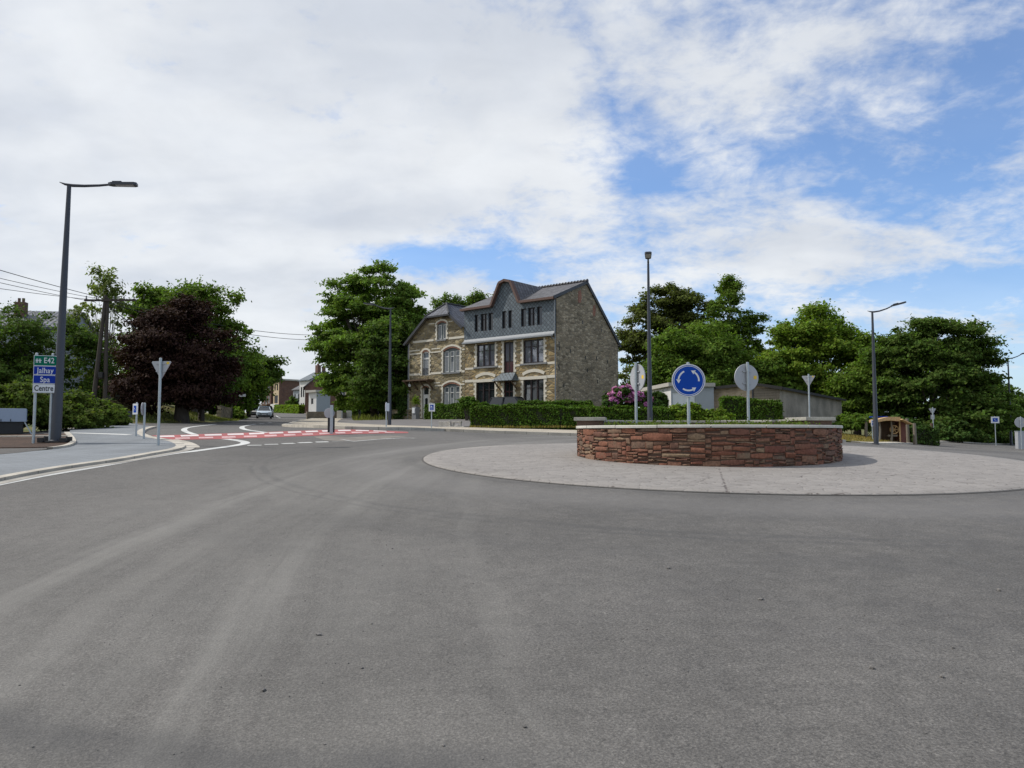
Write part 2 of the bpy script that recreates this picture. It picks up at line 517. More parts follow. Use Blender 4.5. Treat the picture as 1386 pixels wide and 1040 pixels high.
def pavers(name, c, w=.2, h=.1, rot=0):
    t = NT(name); co = t.coord('Object', rot=(0, 0, rot)); oc = t.coord('Object')
    col, f = t.brick(co, w, h, .006, tuple(x * 1.12 for x in c), tuple(x * .84 for x in c), tuple(x * .45 for x in c))
    a = t.noise(oc, 35, 4); b = t.noise(oc, .5, 5)
    col = t.mix(.5, col, t.ramp(a, [(.3, tuple(x * .75 for x in c)), (.7, tuple(x * 1.25 for x in c))]))
    col = t.mix(t.math('MULTIPLY', f, .6), col, tuple(x * .4 for x in c))
    col = t.mix(1.0, col, t.mrange(b, .3, .7, .85, 1.12), 'MULTIPLY')
    return t.done(col, .85, t.bump(t.math('SUBTRACT', a, f), .4, .006))

def apron_mat():
    t = NT('stamped_concrete'); co = t.coord('Object')
    wc = t.mix(.06, co, t.new('ShaderNodeTexNoise').outputs['Color'])
    e = t.vor(wc, 5.2, 'DISTANCE_TO_EDGE'); cell = t.vor(wc, 5.2, 'F1', 'Color')
    a = t.noise(co, 45, 4, .7); b = t.noise(co, .45, 5, .6); p = t.noise(co, 4.2, 3, .7)
    c = (.268, .248, .228)
    col = t.ramp(a, [(.3, tuple(x * .86 for x in c)), (.7, tuple(x * 1.12 for x in c))])
    sv = t.new('ShaderNodeSeparateColor'); t.link(cell, sv.inputs[0])
    col = t.mix(1.0, col, t.mrange(sv.outputs[0], 0, 1, .93, 1.06), 'MULTIPLY')
    joint = t.mrange(e, .0, .06, 1, 0)
    pit = t.math('MULTIPLY', joint, t.mrange(p, .50, .60, .06, 1))
    col = t.mix(t.math('MULTIPLY', pit, .85), col, (.08, .066, .058))
    st = t.mrange(t.noise(co, 2.3, 5, .7), .62, .78, 0, .22)
    col = t.mix(st, col, (.22, .17, .14))
    col = t.mix(1.0, col, t.mrange(b, .3, .7, .94, 1.04), 'MULTIPLY')
    # radial construction joints
    sx = t.new('ShaderNodeSeparateXYZ'); t.link(co, sx.inputs[0])
    ang = t.math('ARCTAN2', sx.outputs[1], sx.outputs[0])
    fr = t.math('ABSOLUTE', t.math('SUBTRACT', t.math('FRACT', t.math('ADD', t.math('DIVIDE', ang, 2 * math.pi / 9), .08)), .5))
    wd = t.math('MULTIPLY', fr, t.math('MULTIPLY', t.vmath('LENGTH', co), 2 * math.pi / 9))
    j = t.math('MULTIPLY', t.mrange(wd, .008, .03, 1, 0), t.mrange(t.noise(co, 7, 3), .42, .58, .0, 1))
    col = t.mix(t.math('MULTIPLY', j, .7), col, (.07, .055, .05))
    h = t.math('SUBTRACT', t.math('ADD', t.mrange(e, 0, .12), t.math('MULTIPLY', a, .3)), t.math('MULTIPLY', j, 1.0))
    return t.done(col, .85, t.bump(h, .35, .012), spec=.3)

def rubble(name, cols, mortar, sx=2.6, sz=5.5, mw=.05, bump=.6, dark=1.0):
    """coursed rubble masonry on UV in metres"""
    t = NT(name); co = t.coord('UV', (sx, sz, 1)); uv = t.coord('UV')
    nz = t.new('ShaderNodeTexNoise'); t.link(uv, nz.inputs['Vector']); nz.inputs['Scale'].default_value = 3
    wc = t.mix(.10, co, nz.outputs['Color'])
    e = t.vor(wc, 1, 'DISTANCE_TO_EDGE', rnd=.85); cc = t.vor(wc, 1, 'F1', 'Color', rnd=.85)
    s = t.new('ShaderNodeSeparateColor'); t.link(cc, s.inputs[0])
    st = t.ramp(s.outputs[0], [(i / max(1, len(cols) - 1), c) for i, c in enumerate(cols)])
    a = t.noise(uv, 22, 5, .7)
    st = t.mix(1.0, st, t.mrange(a, .25, .75, .62, 1.35), 'MULTIPLY')
    j = t.mrange(e, mw * .5, mw * 1.6, 1, 0)
    col = t.mix(j, st, mortar)
    col = t.mix(1.0, col, t.mrange(t.noise(uv, .5, 5, .6), .3, .7, .8 * dark, 1.15 * dark), 'MULTIPLY')
    h = t.math('ADD', t.mrange(e, 0, .2), t.math('MULTIPLY', a, .35))
    return t.done(col, .9, t.bump(h, bump, .03), spec=.25)

def slates():
    t = NT('slate_cladding'); co = t.coord('UV', rot=(0, 0, R(45))); uv = t.coord('UV')
    col, f = t.brick(co, .27, .27, .022, (.12, .152, .175), (.075, .098, .118), (.02, .024, .028), off=0)
    a = t.noise(uv, 14, 5, .7)
    col = t.mix(1.0, col, t.mrange(a, .25, .75, .6, 1.5), 'MULTIPLY')
    sv = t.mrange(t.noise(t.coord('UV', (1, 3, 1)), 2.5, 4), .55, .72, 0, .35)
    col = t.mix(sv, col, (.13, .15, .165))
    return t.done(col, t.mrange(a, .3, .7, .42, .62), t.bump(t.math('SUBTRACT', a, t.math('MULTIPLY', f, 2)), .4, .012))

def tiles(name, c, w=.42, h=.42):
    t = NT(name); uv = t.coord('UV')
    sx = t.new('ShaderNodeSeparateXYZ'); t.link(uv, sx.inputs[0])
    fx = t.math('FRACT', t.math('DIVIDE', sx.outputs[0], w)); fy = t.math('FRACT', t.math('DIVIDE', sx.outputs[1], h))
    wave = t.math('SINE', t.math('MULTIPLY', fx, 2 * math.pi))
    hgt = t.math('ADD', t.math('MULTIPLY', wave, .5), t.math('MULTIPLY', t.math('SUBTRACT', 1, fy), 1.0))
    cell, f = t.brick(t.coord('UV'), w, h, .004, tuple(x * 1.45 for x in c), tuple(x * .7 for x in c), tuple(x * .4 for x in c), off=0)
    a = t.noise(uv, 5, 5)
    col = t.mix(1.0, cell, t.mrange(a, .3, .7, .7, 1.3), 'MULTIPLY')
    edge = t.math('MULTIPLY', t.math('MAXIMUM', t.mrange(fy, 0, .16, 1, 0), t.math('MULTIPLY', t.mrange(t.math('ABSOLUTE', t.math('SUBTRACT', fx, .75)), .08, .24, 1, 0), .75)), .8)  # shade in the tile troughs and under each lap, painted into the colour
    col = t.mix(edge, col, tuple(x * .22 for x in c))
    return t.done(col, .6, t.bump(hgt, .8, .04))

def brickwall(name, c1, c2, cm, w=.22, h=.075):
    t = NT(name); uv = t.coord('UV')
    col, f = t.brick(uv, w, h, .009, c1, c2, cm)
    col = t.mix(1.0, col, t.mrange(t.noise(uv, 1.2, 6, .65), .3, .7, .75, 1.2), 'MULTIPLY')
    return t.done(col, .88, t.bump(f, .4, -.006))

def leafmat(name, c, c2=None, trans=.45, hue=.03):
    t = NT(name); co = t.coord('Object')
    c2 = c2 or tuple(min(1, x * 1.7) for x in c)
    n = t.noise(co, .9, 5, .65); r = t.rnd()
    f = t.math('ADD', t.math('MULTIPLY', n, .55), t.math('MULTIPLY', r, .45))
    col = t.ramp(f, [(.25, tuple(x * .72 for x in c)), (.5, c), (.78, c2)])
    hs = t.new('ShaderNodeHueSaturation'); t.link(col, hs.inputs['Color'])
    t.set(hs.inputs['Hue'], t.mrange(r, 0, 1, .5 - hue, .5 + hue, False)); t.set(hs.inputs['Value'], t.mrange(t.math('FRACT', t.math('MULTIPLY', r, 7.3)), 0, 1, .75, 1.25, False))
    col = hs.outputs[0]
    t.done(col, .75, spec=.12)
    tr = t.new('ShaderNodeBsdfTranslucent'); t.link(t.mix(1.0, col, (1.0, 1.15, .55), 'MULTIPLY'), tr.inputs['Color'])
    mx = t.new('ShaderNodeMixShader'); mx.inputs[0].default_value = trans
    t.link(t.b.outputs[0], mx.inputs[1]); t.link(tr.outputs[0], mx.inputs[2])
    t.link(mx.outputs[0], t.n['Material Output'].inputs[0])
    return t.m

def bark(name, c):
    t = NT(name); co = t.coord('Object', (6, 6, 1.2))
    a = t.noise(co, 3, 6, .7)
    col = t.ramp(a, [(.3, tuple(x * .5 for x in c)), (.7, tuple(x * 1.3 for x in c))])
    return t.done(col, .9, t.bump(a, .8, .03))

def glass(name, tint=(.02, .024, .028), rough=.04, ior=1.5):
    t = NT(name); co = t.coord('Object')
    n = t.noise(co, 1.2, 2)
    t.b.inputs['IOR'].default_value = ior
    return t.done(tint, rough, t.bump(n, .03, .02), spec=.5 if ior > 2 else .8)

def grassmat(name, c=(.075, .10, .025), dry=(.16, .14, .055)):
    t = NT(name); co = t.coord('Object')
    a = t.noise(co, 12, 6, .7); b = t.noise(co, .4, 5)
    col = t.mix(t.mrange(b, .38, .62), c, dry)
    col = t.mix(1.0, col, t.mrange(a, .25, .75, .55, 1.4), 'MULTIPLY')
    return t.done(col, .9, t.bump(a, .8, .05), spec=.2)

def wood(name, c, sc=(14, 14, 1)):
    t = NT(name); co = t.coord('Object', sc)
    a = t.noise(co, 2, 6, .65)
    col = t.ramp(a, [(.3, tuple(x * .6 for x in c)), (.7, tuple(min(1, x * 1.25) for x in c))])
    return t.done(col, .75, t.bump(a, .4, .01))

M = {}
M['asphalt'] = asphalt('asphalt', .110)
M['path'] = asphalt('dark_path', .09, False)
M['forecourt'] = speckled('forecourt_paving', (.16, .15, .145), .2, 25)
M['grass'] = grassmat('grass_soil')
M['verge'] = grassmat('verge_grass', (.11, .125, .03), (.20, .165, .06))
M['pavers'] = pavers('grey_pavers', (.185, .20, .212), .3, .15)
M['beige_pave'] = pavers('beige_pavers', (.42, .37, .29), .22, .22, .4)
M['kerb'] = kerb_mat('kerb_concrete', (.47, .43, .36))
M['gutter'] = kerb_mat('gutter_concrete', (.36, .335, .29), .5)
M['white_line'] = paint_line('white_road_paint', (.60, .60, .57), wear=.46)
M['worn_line'] = paint_line('worn_road_paint', (.5, .49, .46), wear=.56)
M['red_paint'] = paint_line('red_road_surface', (.37, .082, .08), (.26, .13, .12), .47)
M['white_block'] = paint_line('crossing_white', (.68, .61, .59), (.5, .2, .2), .44)
M['pink_block'] = paint_line('worn_crossing_white', (.62, .42, .41), (.46, .13, .13), .5)
M['apron'] = apron_mat()
M['mulch'] = speckled('bark_mulch', (.058, .033, .021), .75, 16, .95, 1.0, .25)
M['soil'] = speckled('planting_soil', (.10, .085, .055), .5, 18, .95, .8, .3)
M['ring_mortar'] = speckled('dark_mortar', (.115, .075, .056), .3, 30)
M['coping'] = speckled('limestone_coping', (.52, .505, .45), .12, 16, .8, .2, .12)
M['coping_dark'] = speckled('weathered_coping', (.36, .345, .30), .2, 22)
M['galv'] = plain('galvanised_steel', (.42, .46, .48), .45, .6, .15, 9)
M['galv_light'] = plain('sign_back_aluminium', (.40, .41, .43), .5, .25, .08, 4)
M['dark_pole'] = plain('anthracite_paint', (.045, .05, .062), .42, .2, .12, 5)
M['black'] = plain('black_plastic', (.012, .012, .013), .5)
M['sign_blue'] = plain('sign_blue', (.006, .058, .36), .5, 0, .06, spec=.12)
M['sign_navy'] = plain('sign_navy', (.008, .035, .30), .5, 0, .06, spec=.12)
M['sign_green'] = plain('sign_green', (.0, .135, .08), .5, 0, .06, spec=.12)
M['sign_white'] = plain('sign_white', (.66, .68, .70), .4, 0, .05)
M['sign_red'] = plain('sign_red', (.5, .03, .03), .4, 0, .05)
M['ink'] = plain('black_lettering', (.015, .016, .02), .5)
M['sticker'] = plain('yellow_sticker', (.75, .5, .04), .5)
M['facade_l'] = rubble('left_house_stone', [(.17, .138, .08), (.30, .24, .135), (.10, .082, .055), (.42, .345, .21), (.22, .18, .105)], (.20, .175, .125), 2.0, 4.4, .06, .9)
M['facade_r'] = rubble('right_house_stone', [(.25, .18, .09), (.39, .29, .145), (.13, .095, .058), (.50, .40, .235), (.30, .22, .12)], (.21, .18, .12), 1.8, 3.8, .06, .9)
M['gable'] = rubble('gable_stone', [(.24, .195, .135), (.33, .27, .185), (.15, .125, .088), (.43, .36, .26), (.27, .215, .145)], (.2, .17, .125), 2.6, 6.5, .05, .5)
M['quoin'] = plain('white_limestone', (.60, .56, .47), .8, 0, .12, 5)
M['sill'] = plain('bluestone', (.19, .195, .20), .6, 0, .15, 8)
M['slates'] = slates()
M['zinc'] = plain('zinc_flashing', (.21, .225, .24), .6, .0, .35, 9)
M['tiles'] = tiles('dark_roof_tiles', (.098, .095, .10))
M['tiles_b'] = tiles('blue_black_roof_tiles', (.07, .078, .10))
M['fascia'] = wood('brown_fascia', (.125, .072, .056))
M['fascia_dark'] = plain('dark_fascia', (.03, .032, .038), .5)
M['frame_dark'] = plain('dark_brown_frame', (.018, .010, .011), .4)
M['door_brown'] = plain('mahogany_panel', (.045, .012, .014), .4)
M['frame_white'] = plain('white_frame', (.62, .62, .60), .45, 0, .06)
M['frame_green'] = plain('grey_green_frame', (.085, .105, .105), .5)
M['glass'] = glass('window_glass')
M['glass_sky'] = glass('painted_sky_glass', (.15, .155, .19), .03, 2.4)  # pale tint paints in reflected sky; high IOR adds real reflection
M['glass_pale'] = glass('pale_glass', (.10, .115, .125), .06)
M['curtain'] = plain('net_curtain', (.42, .43, .43), .9, 0, .2, 3)
M['brick_red'] = brickwall('red_arch_brick', (.30, .11, .06), (.22, .075, .045), (.25, .2, .16))
M['wood'] = wood('brown_timber', (.10, .06, .035))
M['wood_grey'] = wood('weathered_timber', (.20, .17, .13))
M['wood_pole'] = wood('creosoted_pole', (.05, .038, .03))
M['wood_tan'] = wood('pale_larch', (.55, .36, .17))
M['wood_red'] = wood('red_brown_board', (.14, .05, .035))
M['render_white'] = plain('white_render', (.62, .61, .585), .85, 0, .06, 2)
M['render_grey'] = plain('grey_render', (.33, .36, .39), .85, 0, .08, 2)
M['render_beige'] = plain('beige_render', (.52, .41, .27), .85, 0, .1, 2)
M['brick_far'] = brickwall('brown_brick', (.16, .07, .045), (.10, .045, .032), (.14, .11, .09))
M['brick_tan'] = brickwall('tan_brick', (.46, .36, .25), (.36, .27, .18), (.42, .38, .32), .3, .1)
M['concrete'] = speckled('stained_concrete', (.27, .24, .195), .2, 9, .9, .3, .3)
M['concrete_low'] = speckled('brown_base_render', (.15, .115, .085), .2, 9, .9, .3, .3)
M['wall_stone'] = rubble('garden_wall_stone', [(.2, .17, .13), (.28, .24, .18), (.16, .13, .10)], (.2, .18, .15), 2.5, 5)
M['roofing'] = plain('dark_roofing', (.02, .019, .019), .85)
M['felt'] = plain('pale_felt_edge', (.40, .38, .34), .8)
M['car_silver'] = plain('silver_blue_paint', (.52, .60, .66), .3, .15, .04)
M['car_dark'] = plain('dark_car_paint', (.02, .022, .026), .25, .3, .05)
M['car_glass'] = glass('car_glass', (.015, .018, .02), .03)
M['rubber'] = plain('tyre_rubber', (.02, .02, .02), .85)
M['lamp_lens'] = plain('headlight_lens', (.6, .62, .65), .15)
M['bluebox'] = plain('pale_blue_panel', (.30, .36, .46), .5, 0, .06)
M['rubble_conc'] = speckled('broken_concrete', (.48, .45, .40), .3, 14, .9, .5, .2)
M['cable'] = plain('cable_black', (.02, .02, .02), .6)
M['stone_bits'] = speckled('loose_stone', (.16, .15, .14), .5, 60)
M['patch'] = speckled('repaired_asphalt', (.20, .18, .155), .25, 30)
L = {}
L['maple'] = leafmat('maple_leaves', (0.105, 0.167, 0.024), (0.227, 0.304, 0.047))
L['copper'] = leafmat('copper_beech_leaves', (.037, .018, .014), (.066, .033, .024), .2, .02)
L['birch'] = leafmat('birch_leaves', (0.152, 0.190, 0.056), (0.290, 0.319, 0.106))
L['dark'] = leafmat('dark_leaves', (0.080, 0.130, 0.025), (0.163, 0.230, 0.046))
L['ash'] = leafmat('ash_leaves', (0.128, 0.206, 0.034), (0.264, 0.349, 0.063))
L['poplar'] = leafmat('poplar_leaves', (0.130, 0.203, 0.040), (0.244, 0.319, 0.081))
L['beech'] = leafmat('beech_leaves', (0.099, 0.119, 0.031), (0.200, 0.214, 0.054))
L['light'] = leafmat('light_leaves', (0.152, 0.226, 0.027), (0.275, 0.355, 0.053))
L['bush'] = leafmat('shrub_leaves', (.105, .145, .026), (.20, .245, .05))
L['hedge'] = leafmat('hedge_leaves', (0.075, 0.135, 0.016), (0.163, 0.251, 0.033), .3)
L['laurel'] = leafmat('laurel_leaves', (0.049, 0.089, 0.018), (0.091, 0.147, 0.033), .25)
L['fresh'] = leafmat('fresh_shrub_leaves', (0.152, 0.226, 0.025), (0.259, 0.331, 0.050))
L['pink'] = leafmat('rhododendron_flowers', (.56, .2, .46), (.78, .42, .66), .2, .02)
L['blade'] = leafmat('grass_blades', (0.152, 0.184, 0.037), (0.305, 0.245, 0.081), .3)
L['dryblade'] = leafmat('dry_grass_blades', (0.275, 0.214, 0.062), (0.504, 0.343, 0.131), .3)
BARK = bark('bark', (.075, .06, .048))
BIRCHBARK = bark('birch_bark', (.35, .33, .3))
# ---------------------------------------------------------------- camera, sky, sun
cam = bpy.data.cameras.new('camera'); co_ = bpy.data.objects.new('camera', cam); C.objects.link(co_)
cam.sensor_width = 36; cam.lens = 36 * FPX / 1386; cam.clip_end = 9000; cam.clip_start = .05
co_.location = (0, 0, EYE); co_.rotation_euler = (math.pi / 2 + PITCH, 0, 0)
sc = bpy.context.scene; sc.camera = co_
sc.render.engine = 'CYCLES'
sc.cycles.use_denoising = True
sc.cycles.max_bounces = 6; sc.cycles.transparent_max_bounces = 8
sc.cycles.sample_clamp_indirect = 6
sc.view_settings.view_transform = 'Standard'; sc.view_settings.look = 'None'
sc.view_settings.exposure = EXPO = 0.15; sc.view_settings.gamma = 1

SUN = Vector((-.965, .24, 0)).normalized(); ELEV = R(48)
SUN = Vector((SUN.x * math.cos(ELEV), SUN.y * math.cos(ELEV), math.sin(ELEV)))
sl = bpy.data.lights.new('sun', 'SUN'); so = bpy.data.objects.new('sun', sl); C.objects.link(so)
sl.energy = 3.1; sl.angle = R(.55); sl.color = (1, .955, .89)
so.rotation_euler = (-SUN).to_track_quat('-Z', 'Y').to_euler(); so.location = (-20, -10, 40)

w = bpy.data.worlds.new('World'); sc.world = w; w.use_nodes = True
def build_world():
    t = NT.__new__(NT); t.t = w.node_tree; t.n = t.t.nodes
    bg = t.n['Background']; bg.inputs['Strength'].default_value = .1
    sky = t.new('ShaderNodeTexSky', sky_type='NISHITA'); sky.sun_disc = False
    sky.sun_elevation = ELEV; sky.sun_rotation = math.atan2(SUN.x, SUN.y)
    sky.air_density = 1.0; sky.dust_density = .6; sky.ozone_density = 2.0; sky.altitude = 300
    d = t.new('ShaderNodeTexCoord').outputs['Generated']
    s = t.new('ShaderNodeSeparateXYZ'); t.link(d, s.inputs[0])
    x, y, z = s.outputs
    # clouds lie on a layer overhead: directions are projected on to it
    inv = t.math('DIVIDE', 1.0, t.math('ADD', t.math('MAXIMUM', z, 0), .30))
    cx = t.math('MULTIPLY', x, inv); cy = t.math('MULTIPLY', y, inv)
    cmb = t.new('ShaderNodeCombineXYZ'); t.link(cx, cmb.inputs[0]); t.link(cy, cmb.inputs[1])
    p = cmb.outputs[0]
    mp = t.new('ShaderNodeMapping'); t.link(p, mp.inputs[0]); mp.inputs['Location'].default_value = (3.1, 1.7, 0); mp.inputs['Rotation'].default_value = (0, 0, R(24)); mp.inputs['Scale'].default_value = (1, 1, 1)
    q = mp.outputs[0]
    mp2 = t.new('ShaderNodeMapping'); t.link(p, mp2.inputs[0]); mp2.inputs['Rotation'].default_value = (0, 0, R(-35)); mp2.inputs['Scale'].default_value = (.8, 1.9, 1)
    q2 = mp2.outputs[0]
    n1 = t.noise(q, 1.9, 9, .6, .35)
    n2 = t.noise(q2, 2.4, 8, .66, .5)
    n3 = t.noise(q, 7.0, 8, .62, .3)
    n4 = t.noise(q, 24, 6, .6, .4)
    az = t.math('DIVIDE', x, t.math('MAXIMUM', y, .05))     # bearing, 0 ahead
    el = t.math('DIVIDE', z, t.math('MAXIMUM', y, .05))
    # a broad sheet of cloud fills the sky on the sun side and thins out into broken cloud on the other
    edge = t.math('ADD', -.03, t.math('MULTIPLY', el, .15))
    sheetc = t.mrange(t.math('SUBTRACT', az, edge), -.30, .30, 1, 0)
    base = t.math('ADD', t.math('MULTIPLY', n1, .30), t.math('ADD', t.math('MULTIPLY', n2, .24), t.math('ADD', t.math('MULTIPLY', n3, .30), t.math('MULTIPLY', n4, .16))))
    base = t.math('ADD', t.math('MULTIPLY', t.math('SUBTRACT', base, .5), 1.5), .5)
    def blob(ax, ex, rx, rz, k):
        u = t.math('DIVIDE', t.math('SUBTRACT', az, ax), rx); v = t.math('DIVIDE', t.math('SUBTRACT', el, ex), rz)
        r2 = t.math('ADD', t.math('MULTIPLY', u, u), t.math('MULTIPLY', v, v))
        return t.math('MULTIPLY', t.math('EXPONENT', t.math('MULTIPLY', r2, -1)), k)
    cov = t.math('ADD', base, t.math('MULTIPLY', sheetc, .15))
    for b in BLOBS: cov = t.math('ADD', cov, blob(*b))
    den = t.mrange(cov, CLO, CHI, .10, 1)
    low = t.mrange(el, .02, .30, .5, .12)                       # thin veil towards the horizon
    den = t.math('MAXIMUM', den, low)
    # cloud brightness: thin edges white, thick middles grey
    g = t.mrange(t.math('ADD', t.math('MULTIPLY', t.noise(q, 5.5, 4, .5, .3), .3), t.math('MULTIPLY', t.noise(q2, 2.0, 4, .5, .4), .7)), .32, .64, 0, 1)
    gn = t.mrange(n3, .3, .7, .965, 1.02)
    bright = t.mix(g, (6.0, 6.35, 6.9), (7.8, 8.0, 8.2))
    bright = t.mix(1.0, bright, gn, 'MULTIPLY')
    bl = t.mix(1.0, sky.outputs[0], (.90, 1.22, 1.55), 'MULTIPLY')
    col = t.mix(t.math('MULTIPLY', den, .95), bl, bright)
    t.link(col, bg.inputs['Color'])
BLOBS = [(-.14, .235, .10, .022, -.26), (-.02, .222, .07, .02, -.2), (.12, .47, .05, .08, -.10), (.165, .33, .05, .09, -.10), (.47, .36, .12, .08, -.10), (.62, .40, .06, .10, -.08), (.60, .19, .10, .025, -.14), (.32, .52, .04, .04, -.08),
         (.42, .53, .12, .03, .12), (.31, .44, .07, .05, .10), (.40, .24, .26, .05, .10), (.03, .42, .12, .16, .05), (-.35, .3, .3, .3, .10)]
CLO, CHI = .36, .66
build_world()
w.cycles.sampling_method = 'MANUAL'; w.cycles.sample_map_resolution = 512

# ---------------------------------------------------------------- terrain
def base_ground():
    def axis(lo, hi, near0, near1):
        a = [near0]
        s = 1.0
        while a[-1] > lo: s *= 1.35; a.append(a[-1] - s)
        b = list(np.arange(near0, near1, 1.0)) + [near1]
        s = 1.0; e = [near1]
        while e[-1] < hi: s *= 1.35; e.append(e[-1] + s)
        return np.array(a[:0:-1] + b + e[1:])
    xs = axis(-2500, 2500, -75, 75); ys = axis(-600, 4000, -20, 125)
    X, Y = np.meshgrid(xs, ys)
    Z = np.concatenate([heights(c) for c in np.array_split(np.c_[X.ravel(), Y.ravel()], 40)]) - .05
    nx, ny = len(xs), len(ys)
    mb = MB(); mb.v = list(zip(X.ravel(), Y.ravel(), Z))
    i = np.arange(ny - 1)[:, None] * nx + np.arange(nx - 1)[None]
    i = i.ravel()
    mb.f = list(zip(i, i + 1, i + nx + 1, i + nx)); mb.f = [tuple(map(int, f)) for f in mb.f]
    o = mb.build('ground', M['grass'], fix=False)
    o.data.polygons.foreach_set('use_smooth', [True] * len(o.data.polygons))
    tag(o, kind='structure')
base_ground()

# main asphalt: roundabout, the road that leaves to the left and the one that leaves to the right
left_edge = GP([(0, 590), (60, 583), (100, 578), (150, 573.5), (235, 573), (300, 571.5), (326, 568), (337, 563), (340, 558.5)])
right_edge = GP([(372, 557.3), (400, 559.5), (425, 562.2), (433, 565), (421, 568.5), (401, 572.5), (386, 577.2), (430, 579.5), (520, 582), (600, 584), (680, 587), (780, 590)])
road = [(-60, -18), (-60, 22)] + left_edge + right_edge + [(6, 36), (12, 37.5), (18, 42), (24, 49), (34, 61), (47, 74), (62, 88), (90, 96), (90, 40), (60, -18)]
sheet('road', road, 0.0, M['asphalt'], 1.0, far=45)

# pavement on the left with its rounded nose
front = [(-120, 668), (-10, 646), (40, 637), (95, 628.5), (150, 621), (200, 612.5), (226, 608.2), (236, 605.2), (238, 602.6)]
nose = [(235, 600), (228, 597.2), (216, 594.9), (203, 592.8), (192, 590.3), (186, 587.2), (186, 583.8), (192, 580.4), (205, 577.2)]
pave_front = smooth_line(GP(front + nose, .06), 5)
back = GP([(178, 573), (160, 571), (128, 576), (96, 582), (94, 584), (100, 596), (96, 603), (70, 608.5), (20, 613), (-10, 616), (-120, 624)], .06)
sheet('left_pavement', pave_front + back, .06, M['pavers'], .5, skirt=.2)
strip('kerb_left', pave_front, -.0, -.24, .065, M['kerb'], skirt=.25, step=.3)
strip('gutter_left', pave_front[:len(front) * 5 - 6], -.23, -.50, .012, M['gutter'], step=.4)
strip('nose_drain', pave_front[len(front) * 5 - 8:len(front) * 5 + 12], -.24, -.62, .012, M['kerb'], step=.3)
edge_line = smooth_line(GP([(-120, 681), (-10, 657.5), (60, 644), (120, 634), (180, 623.5), (232, 614.7), (262, 611.2), (300, 606), (323, 602.6), (332, 600.2), (329, 598), (318, 596), (304, 594.3)]), 6)
strip('edge_line', edge_line, -.14, .14, .006, M['white_line'], step=.3)
strip('tactile_line', GP([(96, 586.3), (176, 588.8)], .06), -.13, .13, .066, M['white_line'])
M['tactile'] = speckled('tactile_slab', (.33, .35, .36), .35, 22)

# the mulch bed round the lamp, a strip of asphalt before it and the car park behind it
bed = smooth_line(GP([(-12, 606), (40, 605.5), (78, 604.5), (92, 602), (99, 597.5), (95, 590), (91, 587), (60, 587.5), (-12, 589)], .09), 5)
sheet('mulch_bed', bed, .09, M['mulch'], .4, skirt=.1)
strip('bed_kerb', smooth_line(GP([(68, 606.3), (88, 603.6), (98.5, 599.5), (99, 596), (95, 590), (90.5, 585.5)], .1), 5), -.07, .09, .12, M['kerb'], skirt=.2, step=.3)
strip('bed_back_kerb', GP([(-12, 591.4), (92, 590.6)], .1), -.06, .08, .13, M['kerb'], skirt=.2)
sheet('side_strip', GP([(-12, 606.2), (60, 605.6), (72, 607.6), (30, 612.5), (-12, 616.5)], .06), .066, M['path'], .5)

# splitter outlines, give-way dashes
strip('splitter_line', smooth_line(GP([(292, 574.6), (272, 576.6), (256, 578.8), (249.5, 581.2), (250.5, 583.8), (257, 586.5), (264, 588.6)]), 6), -.11, .11, .006, M['white_line'], step=.3)
strip('splitter_line_far', smooth_line(GP([(338, 575.6), (329, 577.4), (327.5, 579.2), (331, 581.4), (341, 583.2), (362, 586.2)]), 6), -.11, .11, .006, M['white_line'], step=.3)
for k, (a, b) in enumerate((((340, 575), (346, 574.4)), ((351, 574), (357, 573.5)), ((362, 573), (367, 572.5)))):
    strip('dash_line', GP([a, b]), -.1, .1, .006, M['white_line'])
for a, b in (((335, 603.2), (354, 603)), ((358, 602), (376.5, 601.6)), ((381.5, 601), (398.5, 600.4)), ((404, 599.8), (422, 599.2)), ((427.5, 598.8), (444.5, 598.4))):
    strip('give_way_dash', GP([a, b]), -.16, .16, .006, M['white_line'])
strip('median_line', GP([(449, 597.8), (475, 597.2), (462, 594.8)]), -.07, .07, .006, M['worn_line'])
strip('median_line_far', smooth_line(GP([(476, 598), (510, 595.2), (545, 593.2), (562, 593.6)])), -.1, .1, .006, M['worn_line'])
strip('lane_line', GP([(374, 563), (379, 566)]), -.1, .1, .006, M['white_line'])
sheet('median_patch', GP([(424, 591.5), (446, 590.4), (470, 592.6), (520, 590), (556, 590.6), (520, 594), (478, 597.6), (440, 596.5)]), .005, M['patch'], .5)

# red bicycle and pedestrian crossing with two staggered rows of white blocks
top = smooth_line(GP([(205, 589.8), (235, 589.2), (290, 587.4), (340, 585.8), (390, 584), (430, 582.6), (470, 581.7), (505, 582.8), (552, 585)]), 6)
bot = smooth_line(GP([(228, 596.4), (262, 595.4), (300, 594.6), (345, 593.4), (390, 591.6), (430, 589.9), (470, 588.2), (505, 587.4), (553, 586.6)]), 6)
sheet('crossing', top + bot[::-1], .006, M['red_paint'], .5)
def arcl(line):
    s = [0]
    for a, b in zip(line, line[1:]): s.append(s[-1] + math.dist(a, b))
    return s
def at(line, f):
    s = arcl(line); x = f * s[-1]
    for i in range(len(s) - 1):
        if s[i + 1] >= x:
            t = (x - s[i]) / (s[i + 1] - s[i] or 1); return (line[i][0] + t * (line[i + 1][0] - line[i][0]), line[i][1] + t * (line[i + 1][1] - line[i][1]))
    return line[-1]
def cell(f, v):
    a, b = at(top, f), at(bot, f); return (a[0] + v * (b[0] - a[0]), a[1] + v * (b[1] - a[1]))
NB = 13
mb_pts = []
